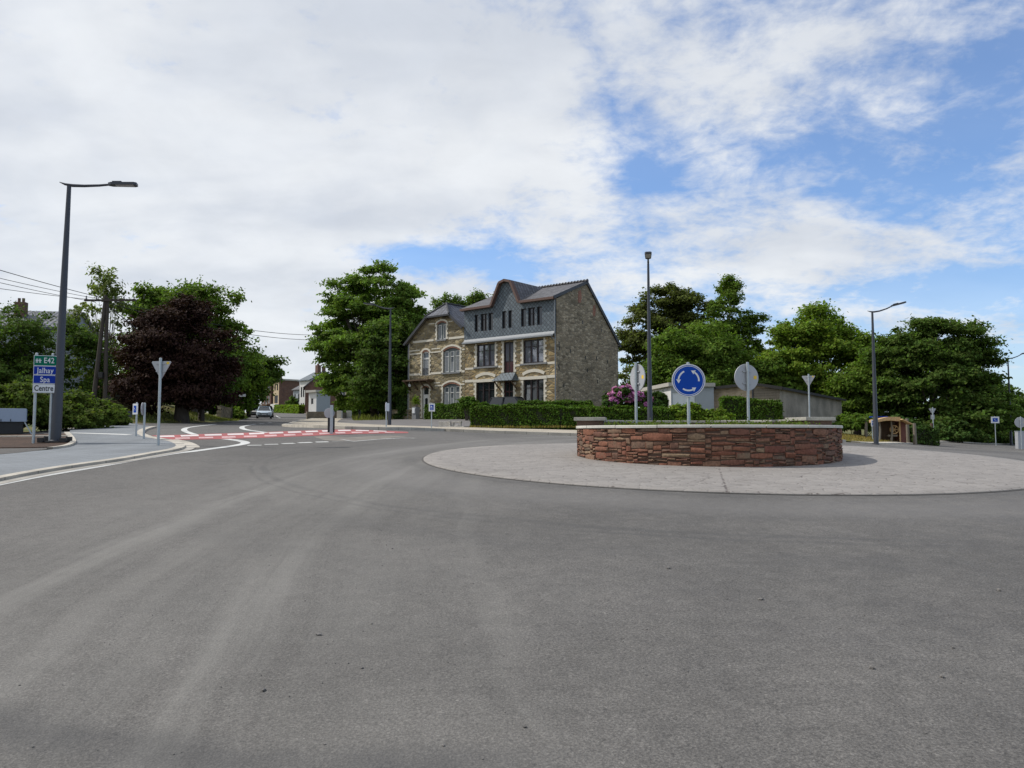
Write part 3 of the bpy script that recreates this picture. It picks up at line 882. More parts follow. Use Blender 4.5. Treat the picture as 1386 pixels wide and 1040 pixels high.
for row, (v0, v1, sh, duty, bm_) in enumerate(((.13, .42, .0, .74, 'white_block'), (.60, .86, .45, .62, 'pink_block'))):
    for k in range(NB):
        f0 = (k + sh + .12) / NB; f1 = f0 + duty / NB; sk = .16 / NB
        if f1 > .985: continue
        poly = [cell(f0 + (f1 - f0) * j / 5, v0) for j in range(6)] + [cell(f1 - sk - (f1 - f0) * j / 5, v1) for j in range(6)]
        o = sheet('crossing_block', poly, .012, M[bm_], .5)

# pavements across the road, in front of the houses
far_kerb = smooth_line(GP([(433, 565), (421, 568.5), (401, 572.8), (386, 577.2)]), 5)[:-1] + GP([(386, 577.2), (430, 579.4), (470, 581.2), (520, 582.2), (600, 584), (680, 587), (790, 590.5)]) + [(6, 36), (12, 37.5), (18, 42)]
inner = [(17, 44.5), (11, 41), (5.5, 40)] + GP([(790, 585.6), (700, 583.2), (640, 581.2), (600, 580.2), (560, 579), (520, 577.5), (480, 575.4), (456, 574), (462, 568.8), (470, 565.2), (455, 562.5), (440, 562.8)])
sheet('far_pavement', far_kerb + inner, .11, M['beige_pave'], .6, skirt=.15)
strip('far_kerb', far_kerb, -.20, .02, .125, M['kerb'], skirt=.2, step=.4)
apr = GP([(600, 580.5), (560, 579.3), (520, 577.8), (480, 575.7), (456, 574.2), (462, 569), (469, 565.4), (476, 566), (480, 570.8), (520, 570), (556, 568.4)]) + [(-10.5, 73.2), (-4, 68), (3.5, 62), (3, 52), (-2, 48.4)]
sheet('forecourt', apr, .10, M['forecourt'], .8)
# distant right-hand pavement
strip('right_kerb', [(20, 44.3), (24, 48.9), (34, 60.9), (47, 73.9), (62, 87.9)], .0, .5, .08, M['kerb'], skirt=.2)
strip('far_left_kerb', GP([(341, 558.4), (372, 557.0), (400, 559.2), (425, 561.9), (434, 564.6)]), .1, 1.4, .1, M['gutter'], skirt=.2)

# ---------------------------------------------------------------- roundabout island
def apron():
    mb = MB(); prof = [(2.4, .035), (3.6, .035), (5.2, .035), (6.6, .035), (6.97, .03), (7.0, .015), (7.0, -.1)]
    n = 144
    for r, o in prof:
        pts = [(ISL[0] + r * math.cos(2 * math.pi * k / n), ISL[1] + r * math.sin(2 * math.pi * k / n)) for k in range(n)]
        for (x, y), h in zip(pts, heights(pts)): mb.v.append((x - ISL[0], y - ISL[1], h + o))
    for i in range(len(prof) - 1):
        for k in range(n):
            a = i * n + k; b = i * n + (k + 1) % n
            mb.f.append((a, b, b + n, a + n)); mb.sm.append(True)
    o = mb.build('island_apron', M['apron'], loc=(ISL[0], ISL[1], 0)); tag(o, kind='structure')
apron()
# rubbery seam where the asphalt meets the apron
ring_pts = [(ISL[0] + 7.0 * math.cos(2 * math.pi * k / 90), ISL[1] + 7.0 * math.sin(2 * math.pi * k / 90)) for k in range(90)]
strip('apron_seam', ring_pts, -.045, .01, .006, M['path'], closed=True, step=.3)

WALL = (4.66, 18.7)
def ring_wall(name, label, a0, a1, top, rin, rout, capmat, seed, stone_cols, capw=.06):
    rng = random.Random(seed)
    t = thing(name, label, 'wall', (WALL[0], WALL[1], 0))
    n = int((a1 - a0) / R(2.5))
    angs = [a0 + (a1 - a0) * i / n for i in range(n + 1)]
    def P3(r, a, z): return (r * math.cos(a), r * math.sin(a), z)
    def gz(a, r): return H(WALL[0] + r * math.cos(a), WALL[1] + r * math.sin(a)) - .05
    # core
    mb = MB()
    for a in angs: mb.v += [P3(rin, a, gz(a, rin)), P3(rout - .03, a, gz(a, rout)), P3(rout - .03, a, top - .06), P3(rin, a, top - .06)]
    for i in range(n):
        for j in range(4):
            k = (j + 1) % 4; mb.f.append((4 * i + j, 4 * i + 4 + j, 4 * i + 4 + k, 4 * i + k))
    mb.f += [(0, 1, 2, 3), (4 * n, 4 * n + 3, 4 * n + 2, 4 * n + 1)]
    mb.build('core', M['ring_mortar'], t)
    # stones: packed on a grid of small cells, each a chamfered block with its own bulge
    zlo = min(gz(a, rout) for a in angs)
    ch = .04; cw = .06
    nc = int(rout * (a1 - a0) / cw); nr = int((top - .06 - zlo) / ch) + 1
    used = [[False] * nc for _ in range(nr)]
    st = MB()
    def put(c, r, w_, h_):
        g = .0055
        x0 = c * cw + g * rng.uniform(.4, 1.3); x1 = (c + w_) * cw - g * rng.uniform(.4, 1.3)
        z1 = top - .062 - r * ch - g * rng.uniform(.3, 1); z0 = top - .062 - (r + h_) * ch + g * rng.uniform(.3, 1)
        ns = max(1, int((x1 - x0) / .16))
        dep = rng.uniform(-.008, .018); b = min(.018, (z1 - z0) * .3)
        j = lambda s: rng.uniform(-s, s)
        base = len(st.v)
        rows = []
        sl = j(.03)
        for (ins, rr) in ((0, rout - .05), (0, rout - .008 + dep * .5), (b, rout + dep)):
            up = []; lo = []
            for k in range(ns + 1):
                x = x0 + ins + (x1 - x0 - 2 * ins) * k / ns
                jj = .012 if ins else 0
                e = (rng.uniform(.2, 1.6) if k in (0, ns) else 0) * b
                up.append((x + j(jj), z1 - ins + j(.011) - e + sl * (x - x0))); lo.append((x + j(jj), z0 + ins + j(.011) + e + sl * (x - x0) * .4))
            rows.append((rr, up + lo[::-1]))
        m = len(rows[0][1])
        for rr, loop in rows:
            for (x, z) in loop:
                a = a0 + x / rout; q = rr + (j(.007) if rr > rout - .02 else 0)
                st.v.append(P3(q, a, z))
        for i in range(2):
            for k in range(m):
                st.f.append((base + i * m + k, base + i * m + (k + 1) % m, base + (i + 1) * m + (k + 1) % m, base + (i + 1) * m + k))
        e = base + 2 * m
        for k in range(ns): st.f.append((e + k, e + k + 1, e + m - 2 - k, e + m - 1 - k))
    for r in range(nr):
        c = 0
        while c < nc:
            if used[r][c]: c += 1; continue
            run = 0
            while c + run < nc and not used[r][c + run]: run += 1
            h_ = rng.choices([1, 2, 3, 4], [.27, .40, .24, .09])[0]; h_ = min(h_, nr - r)
            w_ = min(run, max(1, int(rng.triangular(1.5, 9, 3.2) * (1 + .14 * h_))))
            if run - w_ == 1: w_ = run if run < 7 else w_ - 1
            while h_ > 1 and any(used[r + k][c + q] for k in range(h_) for q in range(w_)): h_ -= 1
            for k in range(h_):
                for q in range(w_): used[r + k][c + q] = True
            put(c, r, w_, h_); c += w_
    ms = NT(name + '_stones'); rr = ms.rnd(); oc = ms.coord('Object')
    col = ms.ramp(rr, [(i / (len(stone_cols) - 1), c) for i, c in enumerate(stone_cols)])
    a = ms.noise(oc, 18, 6, .7); b2 = ms.noise(oc, 4, 4, .6)
    col = ms.mix(1.0, col, ms.mrange(a, .25, .75, .6, 1.4), 'MULTIPLY')
    col = ms.mix(ms.mrange(b2, .55, .75, 0, .45), col, (.16, .145, .10))
    ms.done(col, .88, ms.bump(a, .6, .012), spec=.25)
    o = st.build('stonework', ms.m, t, smooth_angle=35)
    # coping slabs with a small overhang
    cp = MB(); ro, ri = rout + .03, rin - .02; L_ = 1.02 / rout
    k = a0
    lay = []
    while k < a1 - .02:
        e = min(a1, k + L_ * rng.uniform(.9, 1.1)); g = .011 / rout
        m = 6; o0 = len(cp.v); dz = rng.uniform(-.004, .004); b = .012
        sec = [(ri, -.059), (ro, -.059), (ro, -b), (ro - b, 0), (ri + b, 0), (ri, -b)]
        for i in range(m + 1):
            a = k + g + (e - k - 2 * g) * i / m
            for r_, z_ in sec: cp.v.append(P3(r_, a, top + z_ + dz))
        for i in range(m):
            for j in range(6): cp.f.append((o0 + 6 * i + j, o0 + 6 * i + 6 + j, o0 + 6 * i + 6 + (j + 1) % 6, o0 + 6 * i + (j + 1) % 6))
        cp.f += [tuple(o0 + j for j in range(6)), tuple(o0 + 6 * m + 5 - j for j in range(6))]
        k = e
    cp.build('coping', capmat, t)
    return t
cols = [(.18, .072, .048), (.205, .09, .056), (.14, .07, .05), (.245, .105, .064), (.18, .125, .085), (.19, .078, .052), (.235, .165, .105), (.16, .064, .045), (.145, .105, .075)]
Zw = EYE + .165
front_wall = ring_wall('roundabout_wall', 'curved red-brown rubble wall with pale stone coping in front of the blue roundabout sign', R(178), R(366), Zw, 2.72, 3.07, M['coping'], 5, cols)
back_wall = ring_wall('roundabout_wall', 'taller grey-capped curved wall closing the rear of the planted island, mostly hidden', R(10), R(174), Zw + .17, 2.55, 3.0, M['coping_dark'], 9, cols)
for a, s, lab in ((170, .62, 'left'), (8, .95, 'right')):
    # end pier of the rear wall
    mb = MB(); Rm = Matrix.Rotation(R(a), 4, 'Z')
    mb.bbox(2.42, 3.06, -s / 2, s / 2, EYE - .7, Zw + .13, .02, Rm)
    pier = mb.build('end_pier', M['ring_mortar'], back_wall)
    mb = MB(); mb.bbox(2.36, 3.13, -s / 2 - .05, s / 2 + .05, Zw + .13, Zw + .215, .015, Rm)
    mb.build('pier_cap', M['coping_dark'], pier)
# soil inside
mb = MB(); n = 48
mb.v.append((0, 0, Zw - .06))
for r, z in ((1.6, Zw - .08), (2.75, Zw - .12)):
    for k in range(n): mb.v.append((r * math.cos(2 * math.pi * k / n), r * math.sin(2 * math.pi * k / n), z))
for k in range(n):
    j = (k + 1) % n; mb.f += [(0, 1 + k, 1 + j), (1 + k, 1 + n + k, 1 + n + j, 1 + j)]
tag(mb.build('planting_soil', M['soil'], loc=(WALL[0], WALL[1], 0)), kind='structure')
# ---------------------------------------------------------------- vegetation
def leaf_quads(pos, size, rng, up=.35, elong=1.7, droop=0.0, out=None):
    """rhombic leaves at pos (N,3); returns verts (4N,3)"""
    n = len(pos)
    nrm = rng.normal(size=(n, 3)); nrm[:, 2] = np.abs(nrm[:, 2]) * .8 + up
    if out is not None: nrm += out * .8
    nrm /= np.linalg.norm(nrm, axis=1)[:, None]
    t = rng.normal(size=(n, 3)); t[:, 2] -= droop
    t -= nrm * (t * nrm).sum(1)[:, None]; t /= np.linalg.norm(t, axis=1)[:, None] + 1e-9
    b = np.cross(nrm, t)
    s = size * rng.uniform(.6, 1.35, n)[:, None]
    L_ = t * s * elong * .5; W = b * s * .5
    v = np.stack([pos - L_, pos + W - L_ * .1, pos + L_, pos - W - L_ * .1], 1)
    return v.reshape(-1, 3)

def quads_mesh(name, verts, mat, parent=None, extra=None):
    n = len(verts) // 4
    me = bpy.data.meshes.new(name)
    me.vertices.add(len(verts)); me.vertices.foreach_set('co', verts.astype(np.float32).ravel())
    me.loops.add(4 * n); me.loops.foreach_set('vertex_index', np.arange(4 * n, dtype=np.int32))
    me.polygons.add(n); me.polygons.foreach_set('loop_start', np.arange(0, 4 * n, 4, dtype=np.int32))
    me.polygons.foreach_set('loop_total', np.full(n, 4, np.int32))
    me.update(calc_edges=True); me.validate()
    me.materials.append(mat)
    return link_mesh(name, me, parent)

LK = 2.5
def crown_points(env, rng, nclump, csize, nleaf, fill=.25, flat=.75, lo=-.9):
    """env: list of (x,y,z,rx,ry,rz); leaves gather in clumps near the surface of the envelope"""
    vol = np.array([e[3] * e[4] * e[5] for e in env]) ** (2 / 3); vol /= vol.sum()
    out = []; outn = []; tips = []
    for e, f in zip(env, vol):
        k = max(3, int(nclump * f)); got = 0
        while got < k:
            d = rng.normal(size=3); d /= np.linalg.norm(d)
            if d[2] < lo: continue
            r = 1.06 - abs(rng.normal()) * .2 if rng.random() > fill else rng.uniform(.25, .8)
            c = np.array(e[:3]) + d * r * np.array(e[3:6])
            # skip those that sit well inside another lobe
            if any(e2 is not e and (((c - np.array(e2[:3])) / np.array(e2[3:6])) ** 2).sum() < .45 for e2 in env): 
                got += .35; continue
            got += 1
            cs = csize * rng.uniform(.55, 1.4)
            m = int(nleaf * LK * rng.uniform(.6, 1.3) * (cs / csize) ** 2)
            q = rng.normal(size=(m, 3)); q /= np.linalg.norm(q, axis=1)[:, None]
            rad = rng.uniform(.25, 1.0, m) ** .6
            # part of the leaves sit along twigs that stick out of the clump
            nt = max(4, m // 16)
            tw = rng.normal(size=(nt, 3)) + d * 1.1; tw[:, 2] *= .7; tw /= np.linalg.norm(tw, axis=1)[:, None]
            m1 = int(m * .62); ti = rng.integers(0, nt, m1)
            q[:m1] = tw[ti] + rng.normal(size=(m1, 3)) * .10
            rad[:m1] = rng.uniform(.2, 1.0, m1) ** .8 * (.75 + .75 * rng.random(nt))[ti]
            q[:, 2] = q[:, 2] * flat + .15 * (1 - (q[:, :2] ** 2).sum(1))
            sh = np.array([rng.uniform(.8, 1.5), rng.uniform(.8, 1.5), rng.uniform(.7, 1.0)])
            out.append(c + q * rad[:, None] * cs * sh); outn.append(np.tile(d, (m, 1)) * .6 + q * .5)
            tips.append(c)
    return np.concatenate(out), np.concatenate(outn), np.array(tips)

def limb_mesh(tips, base, h0, r0, rng, nl=14, lean=(0, 0)):
    """tapered trunk with forking limbs that reach into the crown (local coordinates)"""
    mb = MB()
    top = tips[:, 2].max(); ctr = np.array([tips[:, 0].mean(), tips[:, 1].mean(), 0])
    tr = [(0, 0, -.4), (ctr[0] * .1 + rng.normal() * .04, rng.normal() * .04, h0 * .5), (ctr[0] * .3, ctr[1] * .3, h0), (ctr[0] * .7, ctr[1] * .7, h0 + (top - h0) * .4), (ctr[0], ctr[1], h0 + (top - h0) * .8)]
    mb.tube(tr, [r0 * 1.35, r0, r0 * .8, r0 * .45, r0 * .1], 9)
    idx = rng.permutation(len(tips))[:nl]
    for i in idx:
        t = tips[i]; f = rng.uniform(.0, .5)
        s = np.array(tr[2]) * (1 - f) + np.array(tr[3]) * f
        m1 = s + (t - s) * .4 + np.array([0, 0, .06 * np.linalg.norm(t - s)]) + rng.normal(size=3) * .15
        mb.tube([s, m1, t], [r0 * .34, r0 * .2, r0 * .04], 6)
        for _ in range(2):
            j = int(np.argsort(((tips - t) ** 2).sum(1))[rng.integers(1, min(6, len(tips)))])
            mb.tube([m1, (m1 + tips[j]) / 2 + rng.normal(size=3) * .1, tips[j]], [r0 * .15, r0 * .09, r0 * .03], 5)
    return mb

def tree(name, label, px, base_py, d, env_px, mat, seed, nclump=90, csize=1.0, nleaf=150, leaf=.3, fill=.25, flat=.75, r0=.3, h0=None,
         barkm=None, droop=0.0, group=None, lo=-.9, elong=1.7, nl=14, base=None, depth=.8):
    """env_px: lobes of the crown as (px, py, half width px, half height px, shift in depth m)"""
    rng = np.random.default_rng(seed)
    k = d / FPX
    b = P(px, base_py, d) if base is None else base
    b.z = H(b.x, b.y)
    env = []
    for (ex, ey, hw, hh, dy) in env_px:
        c = P(ex, ey, d)
        env.append((c.x - b.x, dy, c.z - b.z, hw * k, hw * k * depth, hh * k))
    t = thing(name, label, 'tree', b, 0, group)
    pos, nrm, tips = crown_points(env, rng, nclump, csize, nleaf, fill, flat, lo)
    keep = pos[:, 2] > .25
    pos, nrm = pos[keep], nrm[keep]
    quads_mesh('crown', leaf_quads(pos, leaf * .58, rng, out=nrm, droop=droop, elong=elong), mat, t)
    zmin = min(e[2] - e[5] for e in env)
    limb_mesh(tips, b, h0 or max(1.0, zmin * .8 + .6), r0, rng, nl).build('trunk', barkm or BARK, t, uv=False, fix=False)
    return t

# --- left side
tree('tree', 'dark bushy tree in front of the far-left house, behind the direction signs', 62, 560, 52,
     [(-45, 470, 55, 60, 0), (22, 464, 50, 48, 0), (72, 474, 42, 52, 1), (98, 505, 34, 42, 1.5), (20, 520, 60, 40, -1)], L['dark'], 11, 130, .75, 170, .20, fill=.35, r0=.22)
tree('birch_tree', 'thin airy birch rising behind the wooden utility pole', 146, 560, 56,
     [(140, 388, 24, 18, 0), (157, 416, 13, 22, 0), (124, 430, 16, 26, 0), (148, 458, 24, 28, 0), (135, 495, 26, 30, 0)], L['birch'], 12, 46, .6, 50, .24, flat=1.25, droop=1.6, r0=.16, barkm=BIRCHBARK, elong=2.0, nl=22)
tree('maple_tree', 'tall bright green maple showing above the dark red tree', 262, 562, 62,
     [(235, 418, 42, 36, 0), (285, 420, 36, 36, 0), (308, 470, 28, 45, 0), (205, 450, 30, 40, 1), (255, 480, 60, 60, 1.5), (190, 500, 26, 34, 0)], L['maple'], 13, 170, 1.0, 170, .27, r0=.35, depth=.7)
tree('copper_beech', 'dark red copper beech spreading over the grassy bank', 246, 569, 52,
     [(232, 445, 40, 40, 0), (252, 478, 50, 54, -1), (212, 480, 36, 45, 0), (284, 505, 28, 42, 0), (242, 522, 56, 32, -1), (200, 520, 34, 26, -.5)], L['copper'], 14, 200, .85, 190, .22, r0=.42, fill=.35, h0=2.0)
tree('tree', 'small tree with a thin trunk right of the copper beech', 272, 568, 56,
     [(285, 520, 30, 28, 0), (300, 500, 22, 26, 0)], L['dark'], 15, 50, .7, 150, .24, r0=.2)
tree('roadside_tree', 'dark roadside tree shading the road beside the parked cars', 322, 566, 84,
     [(320, 520, 22, 36, 0), (332, 508, 18, 22, 0), (310, 535, 20, 22, 0)], L['maple'], 16, 70, 1.1, 150, .34, r0=.25)
tree('roadside_tree', 'farthest tree on the left verge, above the oncoming silver car', 336, 560, 108,
     [(347, 503, 16, 20, 0), (358, 500, 13, 14, 0), (334, 525, 14, 26, 0)], L['dark'], 17, 60, 1.2, 140, .4, r0=.25)
tree('red_leaved_tree', 'small red-leaved tree by the street name sign', 313, 563, 76, [(313, 527, 7, 13, 0)], L['copper'], 18, 14, .5, 90, .25, r0=.07)
# --- centre
tree('ash_tree', 'large spreading ash left of the stone houses', 508, 566, 84,
     [(520, 398, 45, 36, 0), (478, 412, 34, 34, 0), (545, 420, 32, 40, 0), (460, 445, 34, 36, 0), (505, 460, 55, 55, -1), (450, 480, 20, 22, 0), (474, 505, 34, 40, 0), (555, 460, 22, 50, 0), (456, 530, 16, 24, 0), (500, 520, 50, 36, 0)], L['ash'], 21, 330, .95, 140, .32, fill=.15, r0=.5, flat=.6, depth=.75, nl=30)
tree('chestnut_tree', 'dense dark chestnut in front of the ash, behind the central street lamp', 528, 566, 78,
     [(520, 478, 30, 36, 0), (535, 510, 32, 38, 0), (500, 525, 26, 28, 0), (545, 470, 18, 30, 0)], L['dark'], 22, 110, 1.0, 170, .32, r0=.4, fill=.3)
for i, (px, tp, hw) in enumerate(((592, 410, 9), (606, 404, 10), (620, 402, 9), (634, 400, 9), (648, 402, 9), (662, 400, 9))):
    tree('poplar_tree', 'light green poplar top showing over the slate roof of the stone houses', px, 560, 118,
         [(px, tp + 16, hw * .8, 17, 0), (px + 1, tp + 40, hw * 1.15, 26, 0), (px + 2, tp + 75, hw * 1.2, 34, 0)], L['poplar'], 30 + i, 75, .75, 90, .36, flat=1.5, r0=.2, group='poplars behind the stone houses')
tree('garden_tree', 'bright green bushy tree beside the left wall of the stone house', 540, 566, 82,
     [(538, 537, 16, 16, 0), (545, 548, 12, 12, 0)], L['light'], 37, 40, .7, 120, .28, r0=.12)
tree('tree', 'dark tree in the shade beyond the bank, behind the copper beech', 185, 560, 108, [(160, 520, 34, 44, 0), (200, 530, 34, 40, 0)], L['dark'], 61, 70, 1.2, 130, .42, r0=.3)
tree('tree', 'dense dark tree beyond the bank, right of the copper beech trunk', 285, 562, 106, [(262, 530, 30, 36, 0), (300, 535, 26, 34, 0), (325, 548, 14, 20, 0)], L['dark'], 62, 80, 1.2, 140, .42, r0=.3, lo=-1)
tree('tree', 'dark tree behind the far-left shrubs and trailer', 40, 560, 70, [(-10, 520, 40, 50, 0), (40, 520, 40, 48, 0), (90, 530, 34, 40, 0), (130, 535, 24, 30, 0)], L['dark'], 63, 100, 1.0, 140, .34, r0=.3, lo=-1)
# --- right
tree('beech_tree', 'broad drooping brown-green beech behind the central street lamp', 905, 560, 100,
     [(905, 425, 42, 32, 0), (880, 450, 36, 40, 0), (935, 440, 34, 36, 0), (858, 460, 12, 24, 0), (868, 500, 20, 40, 0), (920, 490, 50, 50, 1)], L['beech'], 41, 190, 1.2, 170, .36, r0=.5, flat=.65, droop=.6)
tree('birch_tree', 'tall pointed birch with a pale trunk, tallest of the trees behind the white garage', 985, 560, 88,
     [(983, 386, 8, 13, 0), (982, 402, 17, 20, 0), (986, 426, 27, 26, 0), (1004, 442, 24, 26, 0), (966, 448, 22, 28, 0), (1015, 462, 20, 30, 0), (955, 480, 26, 34, 0), (1022, 495, 24, 36, 0), (985, 500, 44, 44, 0)], L['maple'], 42, 190, .7, 130, .26, flat=.9, r0=.2, barkm=BIRCHBARK, droop=.8, nl=24)
tree('hazel_tree', 'broad mid-green hazel behind the white garage and blue roundabout sign', 930, 560, 80,
     [(915, 480, 32, 28, 0), (950, 475, 30, 34, 0), (895, 505, 22, 24, 0), (940, 510, 46, 28, 0), (985, 500, 36, 34, 0), (1015, 520, 30, 24, 0)], L['ash'], 43, 170, 1.0, 170, .3, r0=.3)
tree('oak_tree', 'rounded light green oak above the long concrete shed', 1105, 560, 82,
     [(1100, 455, 44, 34, 0), (1065, 480, 28, 36, 0), (1140, 475, 34, 34, 0), (1105, 500, 66, 44, -1), (1155, 510, 30, 40, -1), (1060, 515, 30, 30, 0)], L['light'], 44, 210, 1.1, 170, .32, r0=.45)
tree('lime_tree', 'mid-green lime behind the shed wall, left of the tallest right lamp', 1160, 575, 74,
     [(1165, 530, 34, 36, 0), (1140, 545, 24, 24, 0), (1190, 545, 26, 34, 0)], L['maple'], 45, 90, .95, 160, .3, r0=.3)
tree('lime_tree', 'huge dark green lime filling the view behind the wooden hut', 1255, 582, 72,
     [(1245, 470, 48, 34, 0), (1215, 490, 30, 40, 0), (1290, 475, 38, 34, 0), (1310, 505, 26, 34, 0), (1255, 520, 68, 48, -1), (1318, 545, 26, 32, -.5), (1215, 545, 34, 34, 0), (1285, 565, 60, 24, -2)], L['dark'], 46, 300, 1.05, 190, .30, r0=.5, flat=.55, fill=.3)
tree('tree', 'dark tree tapering off at the right edge beyond the last lamp', 1372, 590, 92,
     [(1355, 560, 24, 34, 0), (1385, 572, 26, 24, 0), (1345, 585, 30, 16, 0), (1415, 580, 24, 20, 0)], L['dark'], 47, 100, 1.1, 170, .36, r0=.3, fill=.3)
for i, (px, py, d, hw, hh) in enumerate(((1455, 560, 105, 40, 40), (-130, 500, 60, 70, 70))):
    tree('tree', ['leafy tree at the far right beyond the picture edge', 'leafy tree at the far left beyond the car park'][i], px, 590, d, [(px, py, hw, hh, 0), (px + 20, py + 25, hw, hh * .7, 0)], L['maple'], 60 + i, 70, 1.2, 150, .36, r0=.3)

def bush(name, label, lobes, mat, seed, d, nclump=60, csize=.35, nleaf=120, leaf=.11, cat='bush', fill=.3, flowers=None, flat=.8, depth=.8, group=None):
    rng = np.random.default_rng(seed)
    k = d / FPX
    b = P(lobes[0][0], 580, d); b.z = H(b.x, b.y)
    env = []
    for ex, ey, hw, hh, dy in lobes:
        c = P(ex, ey, d + dy); env.append((c.x - b.x, dy, c.z - b.z, hw * k, hw * k * depth, hh * k))
    t = thing(name, label, cat, b, 0, group)
    pos, nrm, tips = crown_points(env, rng, nclump, csize, nleaf, fill, flat, -.6)
    keep = pos[:, 2] > -.05
    quads_mesh('foliage', leaf_quads(pos[keep], leaf, rng, out=nrm[keep]), mat, t)
    if flowers is not None:
        f, nf, tf = crown_points(env, rng, int(nclump * 1.8), csize * .42, 70, 0.0, .9, -.25)
        quads_mesh('flowers', leaf_quads(f + nf * .12, leaf * 1.0, rng, out=nf), flowers, t)
    mb = MB()
    for i in rng.permutation(len(tips))[:12]:
        q = tips[i]; mb.tube([(q[0] * .4, q[1] * .4, -.2), (q[0] * .7, q[1] * .7, max(.1, q[2] * .5)), q], [.035, .02, .008], 5)
    mb.build('stem', BARK, t, uv=False, fix=False)
    return t
# shrubs on the bank behind the direction signs
bush('shrub', 'rounded yellow-green shrub at the far left behind the white trailer', [(-25, 554, 50, 33, 0), (22, 548, 32, 25, 0), (55, 561, 26, 22, .5)], L['bush'], 71, 31, 90, .4, 150, .09)
bush('shrub', 'spreading yellow-green shrub on the bank under the utility pole', [(92, 556, 28, 20, 0), (122, 560, 25, 16, .5), (100, 569, 34, 12, -.5)], L['bush'], 72, 33, 90, .38, 140, .09)
bush('shrub', 'low brownish-green shrub at the foot of the bank beside the path', [(142, 563, 20, 13, 0), (158, 569, 12, 7, 0)], L['bush'], 73, 38, 50, .3, 120, .09)
bush('shrub', 'yellow-leaved small shrub below the street name sign', [(318, 560, 5, 7, 0)], L['fresh'], 74, 80, 14, .35, 80, .16)
bush('rhododendron', 'pink flowering rhododendron beside the stone gable', [(846, 541, 20, 15, 0), (866, 546, 14, 12, 0), (832, 548, 12, 10, 0)], L['laurel'], 75, 54, 60, .32, 110, .13, flowers=L['pink'])
bush('laurel_bush', 'dark rounded laurel between the rhododendron and the white garage', [(890, 545, 16, 11, 0), (880, 550, 12, 9, 0)], L['laurel'], 76, 55, 50, .32, 120, .13)
bush('shrub', 'fresh green clipped shrub right behind the blue roundabout sign', [(924, 564, 12, 12, 0), (940, 563, 11, 12, 0)], L['fresh'], 77, 44, 60, .25, 130, .09)
bush('shrub', 'low leafy shrub between the clipped shrub and the tall green hedge block', [(962, 567, 13, 9, 0), (972, 569, 9, 8, 0)], L['fresh'], 78, 44, 40, .25, 120, .10)
bush('shrub', 'shrubby undergrowth beneath the dark lime by the wooden posts', [(1300, 588, 28, 12, 0), (1285, 582, 14, 10, 0)], L['laurel'], 79, 63, 60, .4, 120, .16)
bush('shrub', 'dark undergrowth under the far right trees by the blue sign', [(1345, 590, 30, 12, 0), (1380, 592, 26, 10, 1)], L['dark'], 80, 76, 70, .55, 120, .2)
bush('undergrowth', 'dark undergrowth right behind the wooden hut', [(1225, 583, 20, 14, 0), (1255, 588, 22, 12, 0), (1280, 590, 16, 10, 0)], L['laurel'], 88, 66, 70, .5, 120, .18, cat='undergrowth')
bush('shrub', 'green shrubs on the bank between the shed and the right lamp', [(1160, 572, 20, 8, 0), (1148, 577, 14, 7, -1), (1180, 578, 12, 8, 0)], L['ash'], 81, 58, 50, .35, 120, .13)
bush('shrub', 'leafy shrub at the gap between the two clipped hedges', [(633, 547, 7, 7, 0)], L['hedge'], 82, 62, 24, .3, 120, .1)
bush('shrub', 'dark green shrub in front of the far brick house', [(402, 545, 7, 9, 0), (409, 551, 6, 7, 0)], L['dark'], 83, 178, 30, .8, 100, .3)
bush('shrub', 'dark evergreen shrub by the left wall of the stone house', [(545, 560, 9, 10, 0), (538, 566, 7, 7, 0)], L['laurel'], 84, 76, 30, .35, 110, .14)

